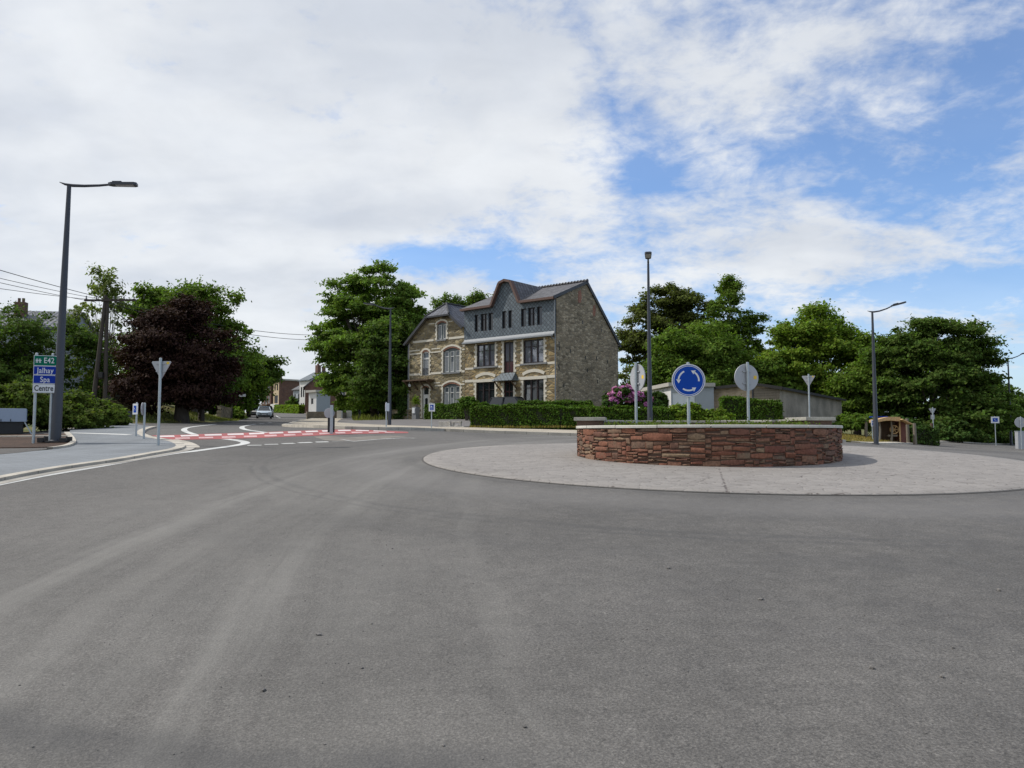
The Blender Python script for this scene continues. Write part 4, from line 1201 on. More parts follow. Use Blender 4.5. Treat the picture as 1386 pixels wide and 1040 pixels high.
bush('undergrowth', 'dark undergrowth below the ash and chestnut trees', [(470, 556, 16, 12, 0), (500, 552, 20, 14, 0), (530, 555, 18, 14, 1)], L['dark'], 85, 96, 60, .7, 110, .26, cat='undergrowth')
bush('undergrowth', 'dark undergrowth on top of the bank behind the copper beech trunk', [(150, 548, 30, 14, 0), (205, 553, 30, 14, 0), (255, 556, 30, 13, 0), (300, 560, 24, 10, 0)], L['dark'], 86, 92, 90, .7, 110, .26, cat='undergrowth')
bush('hazel_bush', 'green bushes showing just over the roof of the long shed', [(1035, 512, 24, 22, 0), (1075, 520, 26, 22, 0), (1115, 532, 24, 20, 0)], L['ash'], 87, 80, 90, .7, 120, .26)
def hedge(name, label, line, width, z0, z1, mat, seed, dens=620, leaf=.075, group=None, tops=None, lump=.05):
    """clipped hedge along a ground line; a twiggy core under a dense coat of leaves"""
    rng = np.random.default_rng(seed)
    line = dense(line, .4, False)
    p0 = Vector((line[0][0], line[0][1], H(*line[0])))
    t = thing(name, label, 'hedge', p0, 0, group)
    hw = width / 2
    pts = []; nr = []; mb = MB()
    rows = []
    for i in range(len(line) - 1):
        a = np.array(line[i]); b = np.array(line[i + 1]); L_ = np.linalg.norm(b - a); u = (b - a) / L_; n = np.array([-u[1], u[0]])
        g = H(*a)
        if tops: z1 = EYE + tops[0] + (tops[1] - tops[0]) * i / max(1, len(line) - 2) - .06 - g
        hh = z1 - z0
        for face, cnt in (('s', dens * L_ * hh), ('n', dens * L_ * hh * .5), ('t', dens * L_ * width)):
            m = int(cnt); s = rng.random(m)[:, None]
            base = a + u * L_ * s
            if face == 't': off = rng.uniform(-hw, hw, m); z = np.full(m, z1); nn = np.tile([0, 0, 1.0], (m, 1))
            else:
                sg = 1 if face == 's' else -1
                off = np.full(m, hw * sg); z = rng.uniform(z0, z1, m); nn = np.tile([n[0] * sg, n[1] * sg, 0], (m, 1))
            q = np.c_[base + n * off[:, None], z + g]
            # bulging, uneven clip
            bul = lump * (np.sin(q[:, 0] * 3.1 + q[:, 2] * 2.3) + np.sin(q[:, 1] * 4.3 - q[:, 2] * 3.7 + q[:, 0] * 1.7) + .6 * np.sin(q[:, 0] * 11 + q[:, 2] * 9 + q[:, 1] * 7))
            edge = (z - z1) / .12
            q += nn * (bul + rng.normal(size=m) * .045 - np.abs(rng.normal(size=m)) * .03)[:, None]
            pts.append(q); nr.append(nn)
        c = np.array([*(a - n * (hw - .1)), g]), np.array([*(a + n * (hw - .1)), g])
        rows.append((*c, z1))
    for (c0, c1, z1) in rows:
        mb.v += [(c0[0], c0[1], c0[2] + z0 - .1), (c1[0], c1[1], c1[2] + z0 - .1), (c1[0], c1[1], c1[2] + z1 - .1), (c0[0], c0[1], c0[2] + z1 - .1)]
    for i in range(len(rows) - 1):
        for j in range(4): mb.f.append((4 * i + j, 4 * i + 4 + j, 4 * i + 4 + (j + 1) % 4, 4 * i + (j + 1) % 4))
    e = 4 * (len(rows) - 1); mb.f += [(0, 1, 2, 3), (e + 3, e + 2, e + 1, e)]
    # end caps
    for k in (0, -1):
        z1 = rows[k][2]
        a = np.array(line[k]); b = np.array(line[1 if k == 0 else -2]); u = (a - b) / np.linalg.norm(a - b); n = np.array([-u[1], u[0]])
        m = int(dens * width * (z1 - z0))
        off = rng.uniform(-hw, hw, m); z = rng.uniform(z0, z1, m)
        q = np.c_[a + n * off[:, None] + u * rng.normal(size=m)[:, None] * .05, z + H(*a)]
        pts.append(q); nr.append(np.tile([u[0], u[1], 0], (m, 1)))
    pts = np.concatenate(pts) - np.array(p0); nr = np.concatenate(nr)
    quads_mesh('foliage', leaf_quads(pts, leaf, rng, out=nr * 1.2, up=.45), mat, t)
    mb.v = [(x - p0.x, y - p0.y, z - p0.z) for x, y, z in mb.v]
    mb.build('branch_core', M['hedge_core'], t, uv=False)
    return t
M['hedge_core'] = speckled('hedge_twigs', (.025, .03, .014), .5, 12)
ha = P(640, 580, 47); hb = P(790, 583, 43.5)
hedge('clipped_hedge', 'long low clipped green hedge along the pavement in front of the stone houses', [(-2.3, 46.9), (0, 46.3), (3, 45.3), (7, 44.6), (10.4, 44.2)], 1.3, 0, 1.30, L['hedge'], 91, 1100, .075, lump=.06, tops=(1.70, 1.34))
hedge('clipped_hedge', 'shorter second hedge between the forecourt and the stone gable, behind the long hedge', [(.5, 55), (4, 54.6), (5.6, 54.4)], 1.0, 0, 1.45, L['hedge'], 92, 700, .08, tops=(2.28, 2.22))
hedge('clipped_hedge', 'dark hedge in front of the left stone house beside the entrance steps', [(-7.4, 68.3), (-5.4, 66.6), (-3.4, 64.9)], 1.0, 0, 1.45, L['hedge'], 93, 500, .10, tops=(2.5, 2.45))
hedge('clipped_hedge', 'tall square hedge block in front of the tan brick garage wall', [(13.0, 47.6), (16.4, 47.2)], 1.3, 0, 1.75, L['hedge'], 94, 800, .08)
hedge('clipped_hedge', 'dark hedge behind the wooden posts right of the hut', [(28.2, 54.5), (30.1, 55)], 1.0, 0, 1.15, L['laurel'], 95, 400, .11)
hedge('clipped_hedge', 'dark clipped hedge on a low wall left of the stone house', [(-11.2, 76.5), (-9.6, 75.6)], .8, 1.0, 2.6, L['laurel'], 96, 400, .11)
hedge('clipped_hedge', 'far green hedge along the road in front of the distant houses', [(-52, 170), (-45, 158), (-41, 150)], 1.2, 0, 1.6, L['fresh'], 97, 60, .28)

# grass that can be seen as blades
def grass_patch(name, poly, n, mat, seed, h=.16, w_=.02, kind='stuff', zoff=0, hfun=None):
    rng = np.random.default_rng(seed)
    xs = [p[0] for p in poly]; ys = [p[1] for p in poly]
    pts = np.c_[rng.uniform(min(xs), max(xs), n), rng.uniform(min(ys), max(ys), n)]
    pts = pts[inside_np(pts, poly)]
    z = np.concatenate([heights(c) for c in np.array_split(pts, max(1, len(pts) // 4000))]) + zoff
    m = len(pts); b = np.c_[pts, z]
    a = rng.uniform(0, 2 * np.pi, m); s = np.c_[np.cos(a), np.sin(a), np.zeros(m)] * w_
    hh = h * rng.uniform(.4, 1.3, m)
    lean = rng.normal(size=(m, 3)) * .35 * hh[:, None]; lean[:, 2] = hh
    v = np.stack([b - s, b + s, b + s * .25 + lean, b - s * .25 + lean], 1).reshape(-1, 3)
    o = quads_mesh(name, v, mat)
    return tag(o, kind=kind, cat='grass', label=None)
vp = [(19.5, 47), (21.2, 46.3), (24, 50), (34, 61.6), (40, 68.5), (34, 66), (27, 59), (22.5, 57), (18.5, 52)]
sheet('verge', [(19.2, 46.4), (20.8, 45.4), (24.2, 50.0), (34, 61.8), (44, 71.5), (36, 70), (27, 61), (21, 58), (17.6, 52)], .01, M['verge'], .8)
g = grass_patch('verge_grass', vp, 26000, L['dryblade'], 101, .13, .022); g['label'] = 'dry mown grass on the verge around the wooden hut'
gp = GP([(476, 571), (520, 570.2), (552, 568), (545, 562), (500, 560), (478, 563)])
g = grass_patch('long_grass', gp, 9000, L['blade'], 102, .55, .04); g['label'] = 'long wild grass under the chestnut tree beside the far lamps'
bank = GP([(100, 572), (130, 575), (160, 570.5), (235, 571.8), (320, 570), (330, 566), (280, 562), (200, 560), (140, 566)])
g = grass_patch('bank_grass', bank, 22000, L['blade'], 103, .15, .03); g['label'] = 'mown grass on the bank below the copper beech'
g = grass_patch('bank_grass', GP([(78, 580), (112, 579), (134, 575.5), (128, 572), (90, 575)]), 5000, L['blade'], 104, .12, .02); g['label'] = 'strip of lush grass in front of the left shrubs'
g = grass_patch('hedge_foot_grass', [(-2.4, 46.1), (0, 45.6), (3, 44.6), (9, 43.9), (9, 43.6), (3, 44.1), (0, 45.0), (-2.6, 45.6)], 5000, L['dryblade'], 105, .12, .02, zoff=.1); g['label'] = 'thin grass along the foot of the long hedge'
# weeds on top of the planted island
rng = np.random.default_rng(7)
m = 260; a = rng.uniform(0, 2 * np.pi, m); r = 2.6 * np.sqrt(rng.random(m))
cl = np.c_[r * np.cos(a), r * np.sin(a), np.full(m, Zw - .08)]
cl[:, 2] += rng.random(m) ** 3 * .12
cl = np.repeat(cl, 26, 0) + rng.normal(size=(m * 26, 3)) * np.array([.05, .05, .04]) + np.array([0, 0, .05])
cl = cl[np.hypot(cl[:, 0], cl[:, 1]) < 2.66]
o = quads_mesh('island_planting', leaf_quads(cl, .03, rng, up=.3), L['bush']); o.location = (WALL[0], WALL[1], 0); tag(o, kind='stuff', cat='plants', label='sparse low plants and weeds on top of the walled island')
# ---------------------------------------------------------------- buildings
def arch(x0, x1, z0, z1, rise=0.0, n=7):
    """opening outline with a segmental head; z1 is the crown"""
    if rise <= 0: return [(x0, z0), (x1, z0), (x1, z1), (x0, z1)]
    c = (x0 + x1) / 2; h = (x1 - x0) / 2
    r = (h * h + rise * rise) / (2 * rise); zc = z1 - r
    a0 = math.asin(h / r)
    return [(x0, z0), (x1, z0)] + [(c + r * math.sin(a0 - 2 * a0 * i / n), zc + r * math.cos(a0 - 2 * a0 * i / n)) for i in range(n + 1)]

def holed_wall(outline, holes, y=0.0, depth=.22):
    """flat wall in the xz plane facing -y with reveals round its openings"""
    verts = [Vector(p) for p in outline]; edges = [(i, (i + 1) % len(outline)) for i in range(len(outline))]
    for h in holes:
        o = len(verts); verts += [Vector(p) for p in h]; edges += [(o + i, o + (i + 1) % len(h)) for i in range(len(h))]
    vo, eo, fo, *_ = delaunay_2d_cdt(verts, edges, [], 1, 1e-6)
    mb = MB(); mb.v = [(p.x, y, p.y) for p in vo]
    for f in fo:
        c = (sum(vo[i].x for i in f) / len(f), sum(vo[i].y for i in f) / len(f))
        if any(inside(c, h) for h in holes): continue
        mb.f.append(tuple(f) if True else f)
    for h in holes:
        n = len(h); o = len(mb.v)
        mb.v += [(x, y, z) for x, z in h] + [(x, y + depth, z) for x, z in h]
        for i in range(n):
            j = (i + 1) % n; mb.f.append((o + i, o + n + i, o + n + j, o + j))
    mb.sm = [False] * len(mb.f)
    return mb

def orient_out(o, ref):
    return o

def window(parent, hole, mat, x0, x1, z0, z1, bars=(), rails=(), y=.16, fw=.07, top=None, curtain=None, gl='glass', name='window', label=None, inner=None):
    """frame of a window: surround, mullions, transoms; pane behind"""
    mb = MB(); d0, d1 = y - .05, y + .04
    zt = max(p[1] for p in hole) + .02
    mb.box(x0, x0 + fw, d0, d1, z0, zt); mb.box(x1 - fw, x1, d0, d1, z0, zt)
    mb.box(x0 + fw, x1 - fw, d0, d1, z0, z0 + fw); mb.box(x0 + fw, x1 - fw, d0, d1, z1 - fw, zt)
    for bx, bw in bars: mb.box(bx - bw / 2, bx + bw / 2, d0 - .012, d1 - .004, z0 + fw, z1 - fw)
    for rz, rw in rails: mb.box(x0 + fw, x1 - fw, d0 + .012, d1 - .012, rz - rw / 2, rz + rw / 2)
    if inner:
        m2 = MB(); iw = .05
        for a, b in inner:
            m2.box(a, a + iw, d0 + .006, d1 + .01, z0 + fw, z1 - fw); m2.box(b - iw, b, d0 + .006, d1 + .01, z0 + fw, z1 - fw)
            m2.box(a + iw, b - iw, d0 + .006, d1 + .01, z0 + fw, z0 + fw + iw); m2.box(a + iw, b - iw, d0 + .006, d1 + .01, z1 - fw - iw, z1 - fw)
            for rz, rw in rails: m2.box(a + iw, b - iw, d0 + .004, d1 + .012, rz - .03, rz + .03)
    w_ = mb.build(name, mat, parent)
    if label: w_['label'] = label
    if inner: m2.build('sash', M['frame_white'], w_)
    p = MB(); p.add([(x0 + fw * .5, y + .015, z0 + .02), (x1 - fw * .5, y + .015, z0 + .02), (x1 - fw * .5, y + .015, zt - .01), (x0 + fw * .5, y + .015, zt - .01)], [(0, 1, 2, 3)])
    p.build('pane', M[gl], w_, fix=False)
    if curtain:
        c = MB(); n = 26
        for a, b, zc in curtain:
            o = len(c.v)
            for i in range(n + 1):
                x = a + (b - a) * i / n; yy = y - .01 + .012 * math.sin(i * 2.1)
                c.v += [(x, yy + .02, z0 + fw), (x, yy + .02, zc)]
            c.f += [(o + 2 * i, o + 2 * i + 2, o + 2 * i + 3, o + 2 * i + 1) for i in range(n)]
        c.build('curtain', M['curtain'], w_, fix=False)
    return w_

def quoins(mb, x, z0, z1, side, wide=.30, narrow=.17, hgt=.215, proud=.035):
    """toothed stone edging beside an opening; side=-1 grows to the left of x"""
    z = z0; i = 0
    while z < z1 - .02:
        h = min(hgt, z1 - z); w_ = wide if i % 2 == 0 else narrow
        a, b = (x - w_, x) if side < 0 else (x, x + w_)
        mb.box(a, b, -proud - (.004 if i % 2 else 0), .1, z + .004, z + h - .004)
        z += h; i += 1

def arch_band(mb, x0, x1, zc, rise, th, proud=.045, ext=.12, n=10):
    c = (x0 + x1) / 2; h = (x1 - x0) / 2
    r = (h * h + rise * rise) / (2 * rise); z0 = zc - r; a0 = math.asin(min(1, (h + ext) / (r + th * .5)))
    out = [(c + (r + th) * math.sin(a0 - 2 * a0 * i / n), z0 + (r + th) * math.cos(a0 - 2 * a0 * i / n)) for i in range(n + 1)]
    inn = [(c + r * math.sin(a0 - 2 * a0 * i / n), z0 + r * math.cos(a0 - 2 * a0 * i / n)) for i in range(n + 1)]
    for i in range(n):
        q = [out[i], out[i + 1], inn[i + 1], inn[i]]
        mb.prism(q, -proud, .05)

HO = Vector((3.73, 64.0, 0)); HA = math.atan2(-.633, .774)
ZG = 2.75
# ------------------------------------------------ right house
rh = thing('stone_house', 'three-storey brown stone house with grey slate-clad top floor and tall plain gable', 'house', HO, HA)
RX0, RX1 = -10.4, 0.0; RD = 9.7; ZR = 15.0; YR = 4.5
f1 = [(-8.95, -6.78, 7.55, 9.58), (-5.74, -4.62, 6.86, 9.58), (-3.54, -1.34, 7.55, 9.58)]
g0 = [(-9.0, -6.79, 3.3, 6.15), (-5.74, -4.66, 2.95, 6.12), (-3.54, -1.34, 3.3, 6.15)]
holes = [arch(*h) for h in f1 + g0]
mb = holed_wall([(RX0, .8), (RX1, .8), (RX1, 10.0), (RX0, 10.0)], holes)
mb.build('front_wall', M['facade_r'], rh, fix=False)
# plain side gable, rear and party wall
mb = MB()
mb.add([(RX1, 0, .8), (RX1, RD, .8), (RX1, RD, 10.1), (RX1, YR, ZR - .12), (RX1, -.02, 12.85)], [(0, 1, 2, 3, 4)])
mb.build('gable_wall', M['gable'], rh, fix=False)
mb = MB()
mb.add([(RX0, RD, .8), (RX1, RD, .8), (RX1, RD, 10.1), (RX0, RD, 10.1)], [(1, 0, 3, 2)])
mb.add([(RX0, 0, .8), (RX0, RD, .8), (RX0, RD, 10.1), (RX0, YR, ZR - .12), (RX0, -.02, 12.85)], [(4, 3, 2, 1, 0)])
mb.build('rear_wall', M['gable'], rh, fix=False)
# red brick repairs high on the gable
for y0, y1, z0, z1 in ((3.15, 3.75, 12.9, 14.1), (5.5, 6.0, 12.0, 13.1)):
    mb = MB(); mb.prism([(y0, z0 + .2), (y0 + .15, z0), (y1 - .1, z0 + .1), (y1, z0 + .6), (y1 - .12, z1), (y0 + .1, z1 - .15)], RX1 + .006, RX1 + .02, plane='yz'); mb.build('brick_repair', M['brick_red'], rh)
# weep holes and iron ties on the gable
for y, z in ((2.2, 13.9), (.35, 9.1), (.4, 8.7), (.3, 7.2), (.35, 7.0), (2.0, 8.6), (4.3, 8.2), (6.1, 8.3), (7.9, 8.1), (6.9, 10.9), (3.9, 11.3), (4.6, 7.1), (1.0, 5.6), (6.2, 6.2)):
    mb = MB(); mb.box(RX1 - .02, RX1 + .012, y - .06, y + .06, z - .17, z + .14); mb.build('wall_recess', M['black'], rh)
# slate-clad upper storey with the raised central gable
dg = [(-6.95, 12.80), (-5.98, 14.75), (-5.36, 14.92), (-4.70, 14.75), (-3.76, 12.80)]
att = [(-9.13, -8.66, 10.77, 12.33), (-8.39, -7.64, 10.77, 12.33), (-7.46, -6.92, 10.77, 12.33), (-5.86, -5.40, 10.79, 12.33), (-5.14, -4.70, 10.79, 12.33),
       (-3.72, -3.16, 10.77, 12.33), (-2.93, -2.18, 10.77, 12.33), (-1.97, -1.41, 10.77, 12.33)]
mb = holed_wall([(RX0 - .02, 10.05), (RX1 - .1, 10.05), (RX1 - .1, 12.80)] + dg[::-1] + [(RX0 - .02, 12.80)], [arch(*h) for h in att], y=-.12, depth=.26)
mb.add([(RX1 - .1, -.12, 10.05), (RX1 - .1, .3, 10.05), (RX1 - .1, .3, 12.8), (RX1 - .1, -.12, 12.8)], [(0, 1, 2, 3)])
mb.add([(RX0 - .02, -.12, 10.05), (RX0 - .02, 1.6, 10.05), (RX0 - .02, 1.6, 13.4), (RX0 - .02, -.12, 12.8)], [(3, 2, 1, 0)])
mb.build('slate_cladding', M['slates'], rh, fix=False)
# flared slate skirt with its zinc edge
mb = MB(); pr = [(-.12, 10.12), (-.22, 9.96), (-.42, 9.80)]
for i in range(2):
    (ya, za), (yb, zb) = pr[i], pr[i + 1]
    mb.add([(RX0, ya, za), (RX1 - .08, ya, za), (RX1 - .08, yb, zb), (RX0, yb, zb)], [(3, 2, 1, 0)])
mb.box(RX0, RX1 - .06, -.47, -.40, 9.70, 9.82)
mb.add([(RX0, -.40, 9.72), (RX1 - .08, -.40, 9.72), (RX1 - .08, .02, 9.72), (RX0, .02, 9.72)], [(0, 1, 2, 3)])
mb.build('zinc_skirt', M['zinc'], rh, fix=False)
# brown fascia that follows the eaves and the gable
mb = MB(); fl = [(RX0 - .25, 12.88)] + [(x, z + .10) for x, z in dg] + [(RX1 + .05, 12.88)]
for a, b in zip(fl, fl[1:]): mb.bar((a[0], -.30, a[1]), (b[0], -.30, b[1]), .42, .20, up=(0, 0, 1))
mb.build('fascia', M['fascia'], rh)
# roof: two slopes, a small cross gable, ridge tiles
mb = MB()
zf = lambda y: 12.98 + (ZR - 12.98) * (y + .5) / (YR + .5)
sl_ = (ZR - 10.1) / (RD - YR)
for x0, x1 in ((RX0 - .1, dg[0][0]), (dg[-1][0], RX1 + .12)):
    mb.add([(x0, -.5, 12.98), (x1, -.5, 12.98), (x1, YR, ZR), (x0, YR, ZR)], [(0, 1, 2, 3)])
    mb.add([(x0, -.5, 12.92), (x1, -.5, 12.92), (x1, YR, ZR - .07), (x0, YR, ZR - .07)], [(3, 2, 1, 0)])
mb.add([(dg[0][0], .0, zf(0)), (dg[-1][0], .0, zf(0)), (dg[-1][0], YR, ZR), (dg[0][0], YR, ZR)], [(0, 1, 2, 3)])
x0, x1 = RX0 - .1, RX1 + .12
mb.add([(x0, YR, ZR), (x1, YR, ZR), (x1, RD + .35, 10.1 - .35 * sl_), (x0, RD + .35, 10.1 - .35 * sl_)], [(0, 1, 2, 3)])
for (a, b) in zip(dg, dg[1:]):
    ya = lambda z: max(0, (z - 12.98) / (ZR - 12.98) * (YR + .5) - .5) + .3
    mb.add([(a[0], -.5, a[1] + .22), (b[0], -.5, b[1] + .22), (b[0], ya(b[1] + .2), b[1] + .22), (a[0], ya(a[1] + .2), a[1] + .22)], [(0, 1, 2, 3)])
roof = mb.build('roof', M['tiles'], rh, fix=False)
mb = MB(); n = 32
for i in range(n):
    xa = x0 + (x1 - x0) * i / n; xb = x0 + (x1 - x0) * (i + 1.12) / n
    mb.tube([(xa, YR, ZR + .01), (xb, YR, ZR + .06)], [.11, .165], 8)
mb.build('ridge_tile_row', M['tiles_b'], roof, uv=False)
mb = MB()
for xx in (RX1 + .1,):
    mb.bar((xx, -.5, 12.90), (xx, YR, ZR - .08), .07, .26); mb.bar((xx, YR, ZR - .08), (xx, RD + .4, 10.0 - .4 * sl_ + .02), .07, .28)
mb.build('verge_board', M['fascia_dark'], rh)
mb = MB(); mb.tube([(RX0, RD + .42, 9.72), (RX1 + .1, RD + .42, 9.72)], .08, 8); mb.tube([(RX1 - .08, RD + .3, 9.7), (RX1 - .08, RD + .1, 9.4), (RX1 - .08, RD + .1, 1)], .05, 8)
mb.build('rear_gutter', M['dark_pole'], rh)
mb = MB(); mb.tube([(RX1 - .03, -.20, 12.75), (RX1 - .03, -.20, 9.9), (RX1 - .03, -.14, 9.6), (RX1 - .03, -.14, 2.2)], .06, 8)
mb.tube([(RX1 - .35, -.38, 9.72), (RX1 - .2, -.2, 9.5), (RX1 - .03, -.14, 9.4)], .045, 8)
mb.build('downpipe', M['zinc'], rh)
for i, h in enumerate(att):
    x0, x1, z0, z1 = h
    half = i in (1, 6)
    w_ = window(rh, arch(*h), M['frame_dark'], x0, x1, z0, z1, bars=(((x0 + x1) / 2 + .05, .05),) if half else (), rails=((z1 - .5, .04),) if half else (), y=.06, fw=.06, gl='glass')
for i, h in enumerate(f1):
    x0, x1, z0, z1 = h; W_ = x1 - x0
    if i == 1:
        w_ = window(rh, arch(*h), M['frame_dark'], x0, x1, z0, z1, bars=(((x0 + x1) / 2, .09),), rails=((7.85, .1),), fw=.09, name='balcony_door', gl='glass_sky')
        mb = MB(); mb.box(x0 + .09, x1 - .09, .10, .15, z0 + .05, 7.8); mb.build('lower_panel', M['door_brown'], w_)
    else:
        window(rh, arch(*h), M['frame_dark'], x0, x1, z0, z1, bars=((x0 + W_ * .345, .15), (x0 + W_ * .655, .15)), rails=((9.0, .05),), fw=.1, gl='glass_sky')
for i, h in enumerate(g0):
    x0, x1, z0, z1 = h; W_ = x1 - x0
    if i == 1:
        w_ = window(rh, arch(*h), M['door_brown'], x0, x1, z0, z1, bars=(((x0 + x1) / 2, .08),), rails=((5.2, .12), (4.0, .1)), fw=.1, name='front_door')
        mb = MB(); mb.box(x0 + .1, x1 - .1, .11, .16, z0 + .05, 4.0); mb.build('lower_panel', M['door_brown'], w_)
    else:
        cur = ((x0 + .25, x0 + .75, 5.7),) if i == 2 else None
        window(rh, arch(*h), M['frame_dark'], x0, x1, z0, z1, bars=((x0 + W_ * .345, .15), (x0 + W_ * .655, .15)), rails=((5.45, .05),), fw=.1, curtain=cur)
def sill(par, x0, x1, z):
    mb = MB(); mb.box(x0, x1, -.12, .12, z - .14, z + .005); mb.build('window_sill', M['sill'], par)
for h in f1:
    x0, x1, z0, z1 = h; q = MB(); zq = z0 if h is not f1[1] else 6.9
    for x, sd in ((x0, -1), (x1, 1)):
        q = MB(); quoins(q, x, zq, 9.68, sd); q.build('stone_jamb', M['quoin'], rh)
for h in (f1[0], f1[2]): sill(rh, h[0] - .35, h[1] + .35, h[2])
for h in g0:
    x0, x1, z0, z1 = h; q = MB()
    if h is not g0[1]:
        for x, sd in ((x0, -1), (x1, 1)):
            q = MB(); quoins(q, x, z0, 6.12, sd); q.build('stone_jamb', M['quoin'], rh)
        q = MB(); q.box(x0 - .34, x1 + .34, -.06, .1, 6.15, 6.42)
        q.build('lintel', M['quoin'], rh)
        q = MB(); arch_band(q, x0 + .05, x1 - .05, 6.78, .24, .26); q.build('relieving_arch', M['quoin'], rh)
        sill(rh, h[0] - .1, h[1] + .1, h[2])
    else:
        for x, sd in ((x0, -1), (x1, 1)):
            q = MB(); quoins(q, x, 3.2, 6.0, sd); q.build('stone_jamb', M['quoin'], rh)
def course(par, z0, z1, x0, x1, gaps, proud=.03):
    xs = [x0]
    for a, b in sorted(gaps): xs += [a, b]
    xs.append(x1)
    for i in range(0, len(xs), 2):
        if xs[i + 1] > xs[i] + .02:
            mb = MB(); mb.box(xs[i], xs[i + 1], -proud, .05, z0, z1); mb.build('string_course', M['quoin'], par)
course(rh, 7.36, 7.55, RX0 + .02, RX1 - .12, [(-9.31, -6.42), (-6.1, -4.3), (-3.9, -.98)])
course(rh, 6.20, 6.44, RX0 + .02, RX1 - .12, [(-9.35, -6.44), (-6.9, -4.1), (-3.9, -1.0)], .032)
# slated hood over the front door
mb = MB(); cx0, cx1 = -6.35, -4.05
mb.add([(cx0, -1.0, 6.12), (cx1, -1.0, 6.12), (cx1 - .35, -.02, 6.85), (cx0 + .35, -.02, 6.85), (cx0, -.02, 6.12), (cx1, -.02, 6.12)], [(0, 1, 2, 3), (0, 3, 4), (1, 5, 2), (4, 5, 1, 0)])
cn = mb.build('door_hood', M['slates'], rh)
for x in (cx0 + .2, cx1 - .2):
    mb = MB(); mb.bar((x, -.04, 5.4), (x, -.85, 6.1), .09, .09); mb.build('bracket', M['wood'], cn)
# ------------------------------------------------ left house
lh = thing('stone_house', 'smaller brown stone house with white toothed window edging and a clipped front gable', 'house', HO, HA)
LX0, LX1 = -17.9, -10.42; ZE = 10.35; XM = -13.66; ZP = 14.0; LD = 9.0
k_ = (ZP - ZE) / (XM - LX0 + .25)
zl = lambda x: ZP - .1 - abs(x - XM) * k_
wa = arch(-14.03, -12.85, 10.42, 12.08, .18)
wb = arch(-16.02, -15.12, 7.10, 9.46, .18)
wc = arch(-13.2, -11.07, 7.24, 9.56, .30)
wd = arch(-15.98, -15.10, 2.95, 6.0, .15)
we = arch(-13.2, -11.05, 3.5, 6.20, .30)
HC = 12.62
outl = [(LX0, .8), (LX1, .8), (LX1, zl(LX1)), (XM + (ZP - .1 - HC) / k_, HC), (XM - (ZP - .1 - HC) / k_, HC), (LX0, zl(LX0))]
holed_wall(outl, [wa, wb, wc, wd, we]).build('front_wall', M['facade_l'], lh, fix=False)
mb = MB()
mb.add([(LX0, 0, .8), (LX0, LD, .8), (LX0, LD, ZE), (LX0, 0, ZE)], [(3, 2, 1, 0)])
mb.add([(LX0, LD, .8), (LX1, LD, .8), (LX1, LD, ZE + .6), (XM, LD, ZP - .1), (LX0, LD, ZE - .1)], [(0, 1, 2, 3, 4)])
mb.build('side_wall', M['facade_l'], lh)
mb = MB(); ov = .45
xl = LX0 - .3; zl2 = ZP - (XM - xl) * k_; xr = LX1 + .02; zr2 = ZP - (xr - XM) * k_
hx = (ZP - 12.72) / k_; yp = .85
mb.add([(xl, -ov, zl2), (XM - hx, -ov, 12.72), (XM, yp, ZP), (XM, LD + .3, ZP), (xl, LD + .3, zl2)], [(0, 1, 2, 3, 4)])
mb.add([(xr, -ov, zr2), (XM + hx, -ov, 12.72), (XM, yp, ZP), (XM, LD + .3, ZP), (xr, LD + .3, zr2)], [(4, 3, 2, 1, 0)])
mb.add([(XM - hx, -ov, 12.72), (XM + hx, -ov, 12.72), (XM, yp, ZP)], [(0, 1, 2)])
lr = mb.build('roof', M['tiles_b'], lh, fix=False)
mb = MB()
mb.bar((xl, -ov + .02, zl2 - .10), (XM - hx, -ov + .02, 12.62), .08, .24); mb.bar((XM + hx, -ov + .02, 12.62), (xr, -ov + .02, zr2 - .10), .08, .24)
mb.bar((XM - hx - .1, -ov - .02, 12.63), (XM + hx + .1, -ov - .02, 12.63), .12, .16)
mb.tube([(xl - .05, -ov, zl2 - .06), (xl - .05, LD, zl2 - .06)], .09, 8)
mb.build('barge_board', M['fascia_dark'], lh)
mb = MB()
for p0, p1 in (((XM - hx, -ov, 12.75), (XM, yp, ZP + .03)), ((XM + hx, -ov, 12.75), (XM, yp, ZP + .03)), ((XM, yp, ZP + .03), (XM, LD, ZP + .03))): mb.tube([p0, p1], .09, 8)
mb.build('hip_tile_row', M['tiles_b'], lr, uv=False)
mb = MB(); mb.add([(xl, -ov + .05, zl2 - .03), (XM - hx, -ov + .05, 12.69), (XM - hx, 0, 12.69), (xl, 0, zl2 - .03)], [(0, 1, 2, 3)])
mb.add([(XM + hx, -ov + .05, 12.69), (xr, -ov + .05, zr2 - .03), (xr, 0, zr2 - .03), (XM + hx, 0, 12.69)], [(0, 1, 2, 3)]); mb.add([(XM - hx, -ov, 12.69), (XM + hx, -ov, 12.69), (XM + hx, 0, 12.69), (XM - hx, 0, 12.69)], [(0, 1, 2, 3)])
mb.build('soffit', M['wood_grey'], lh)
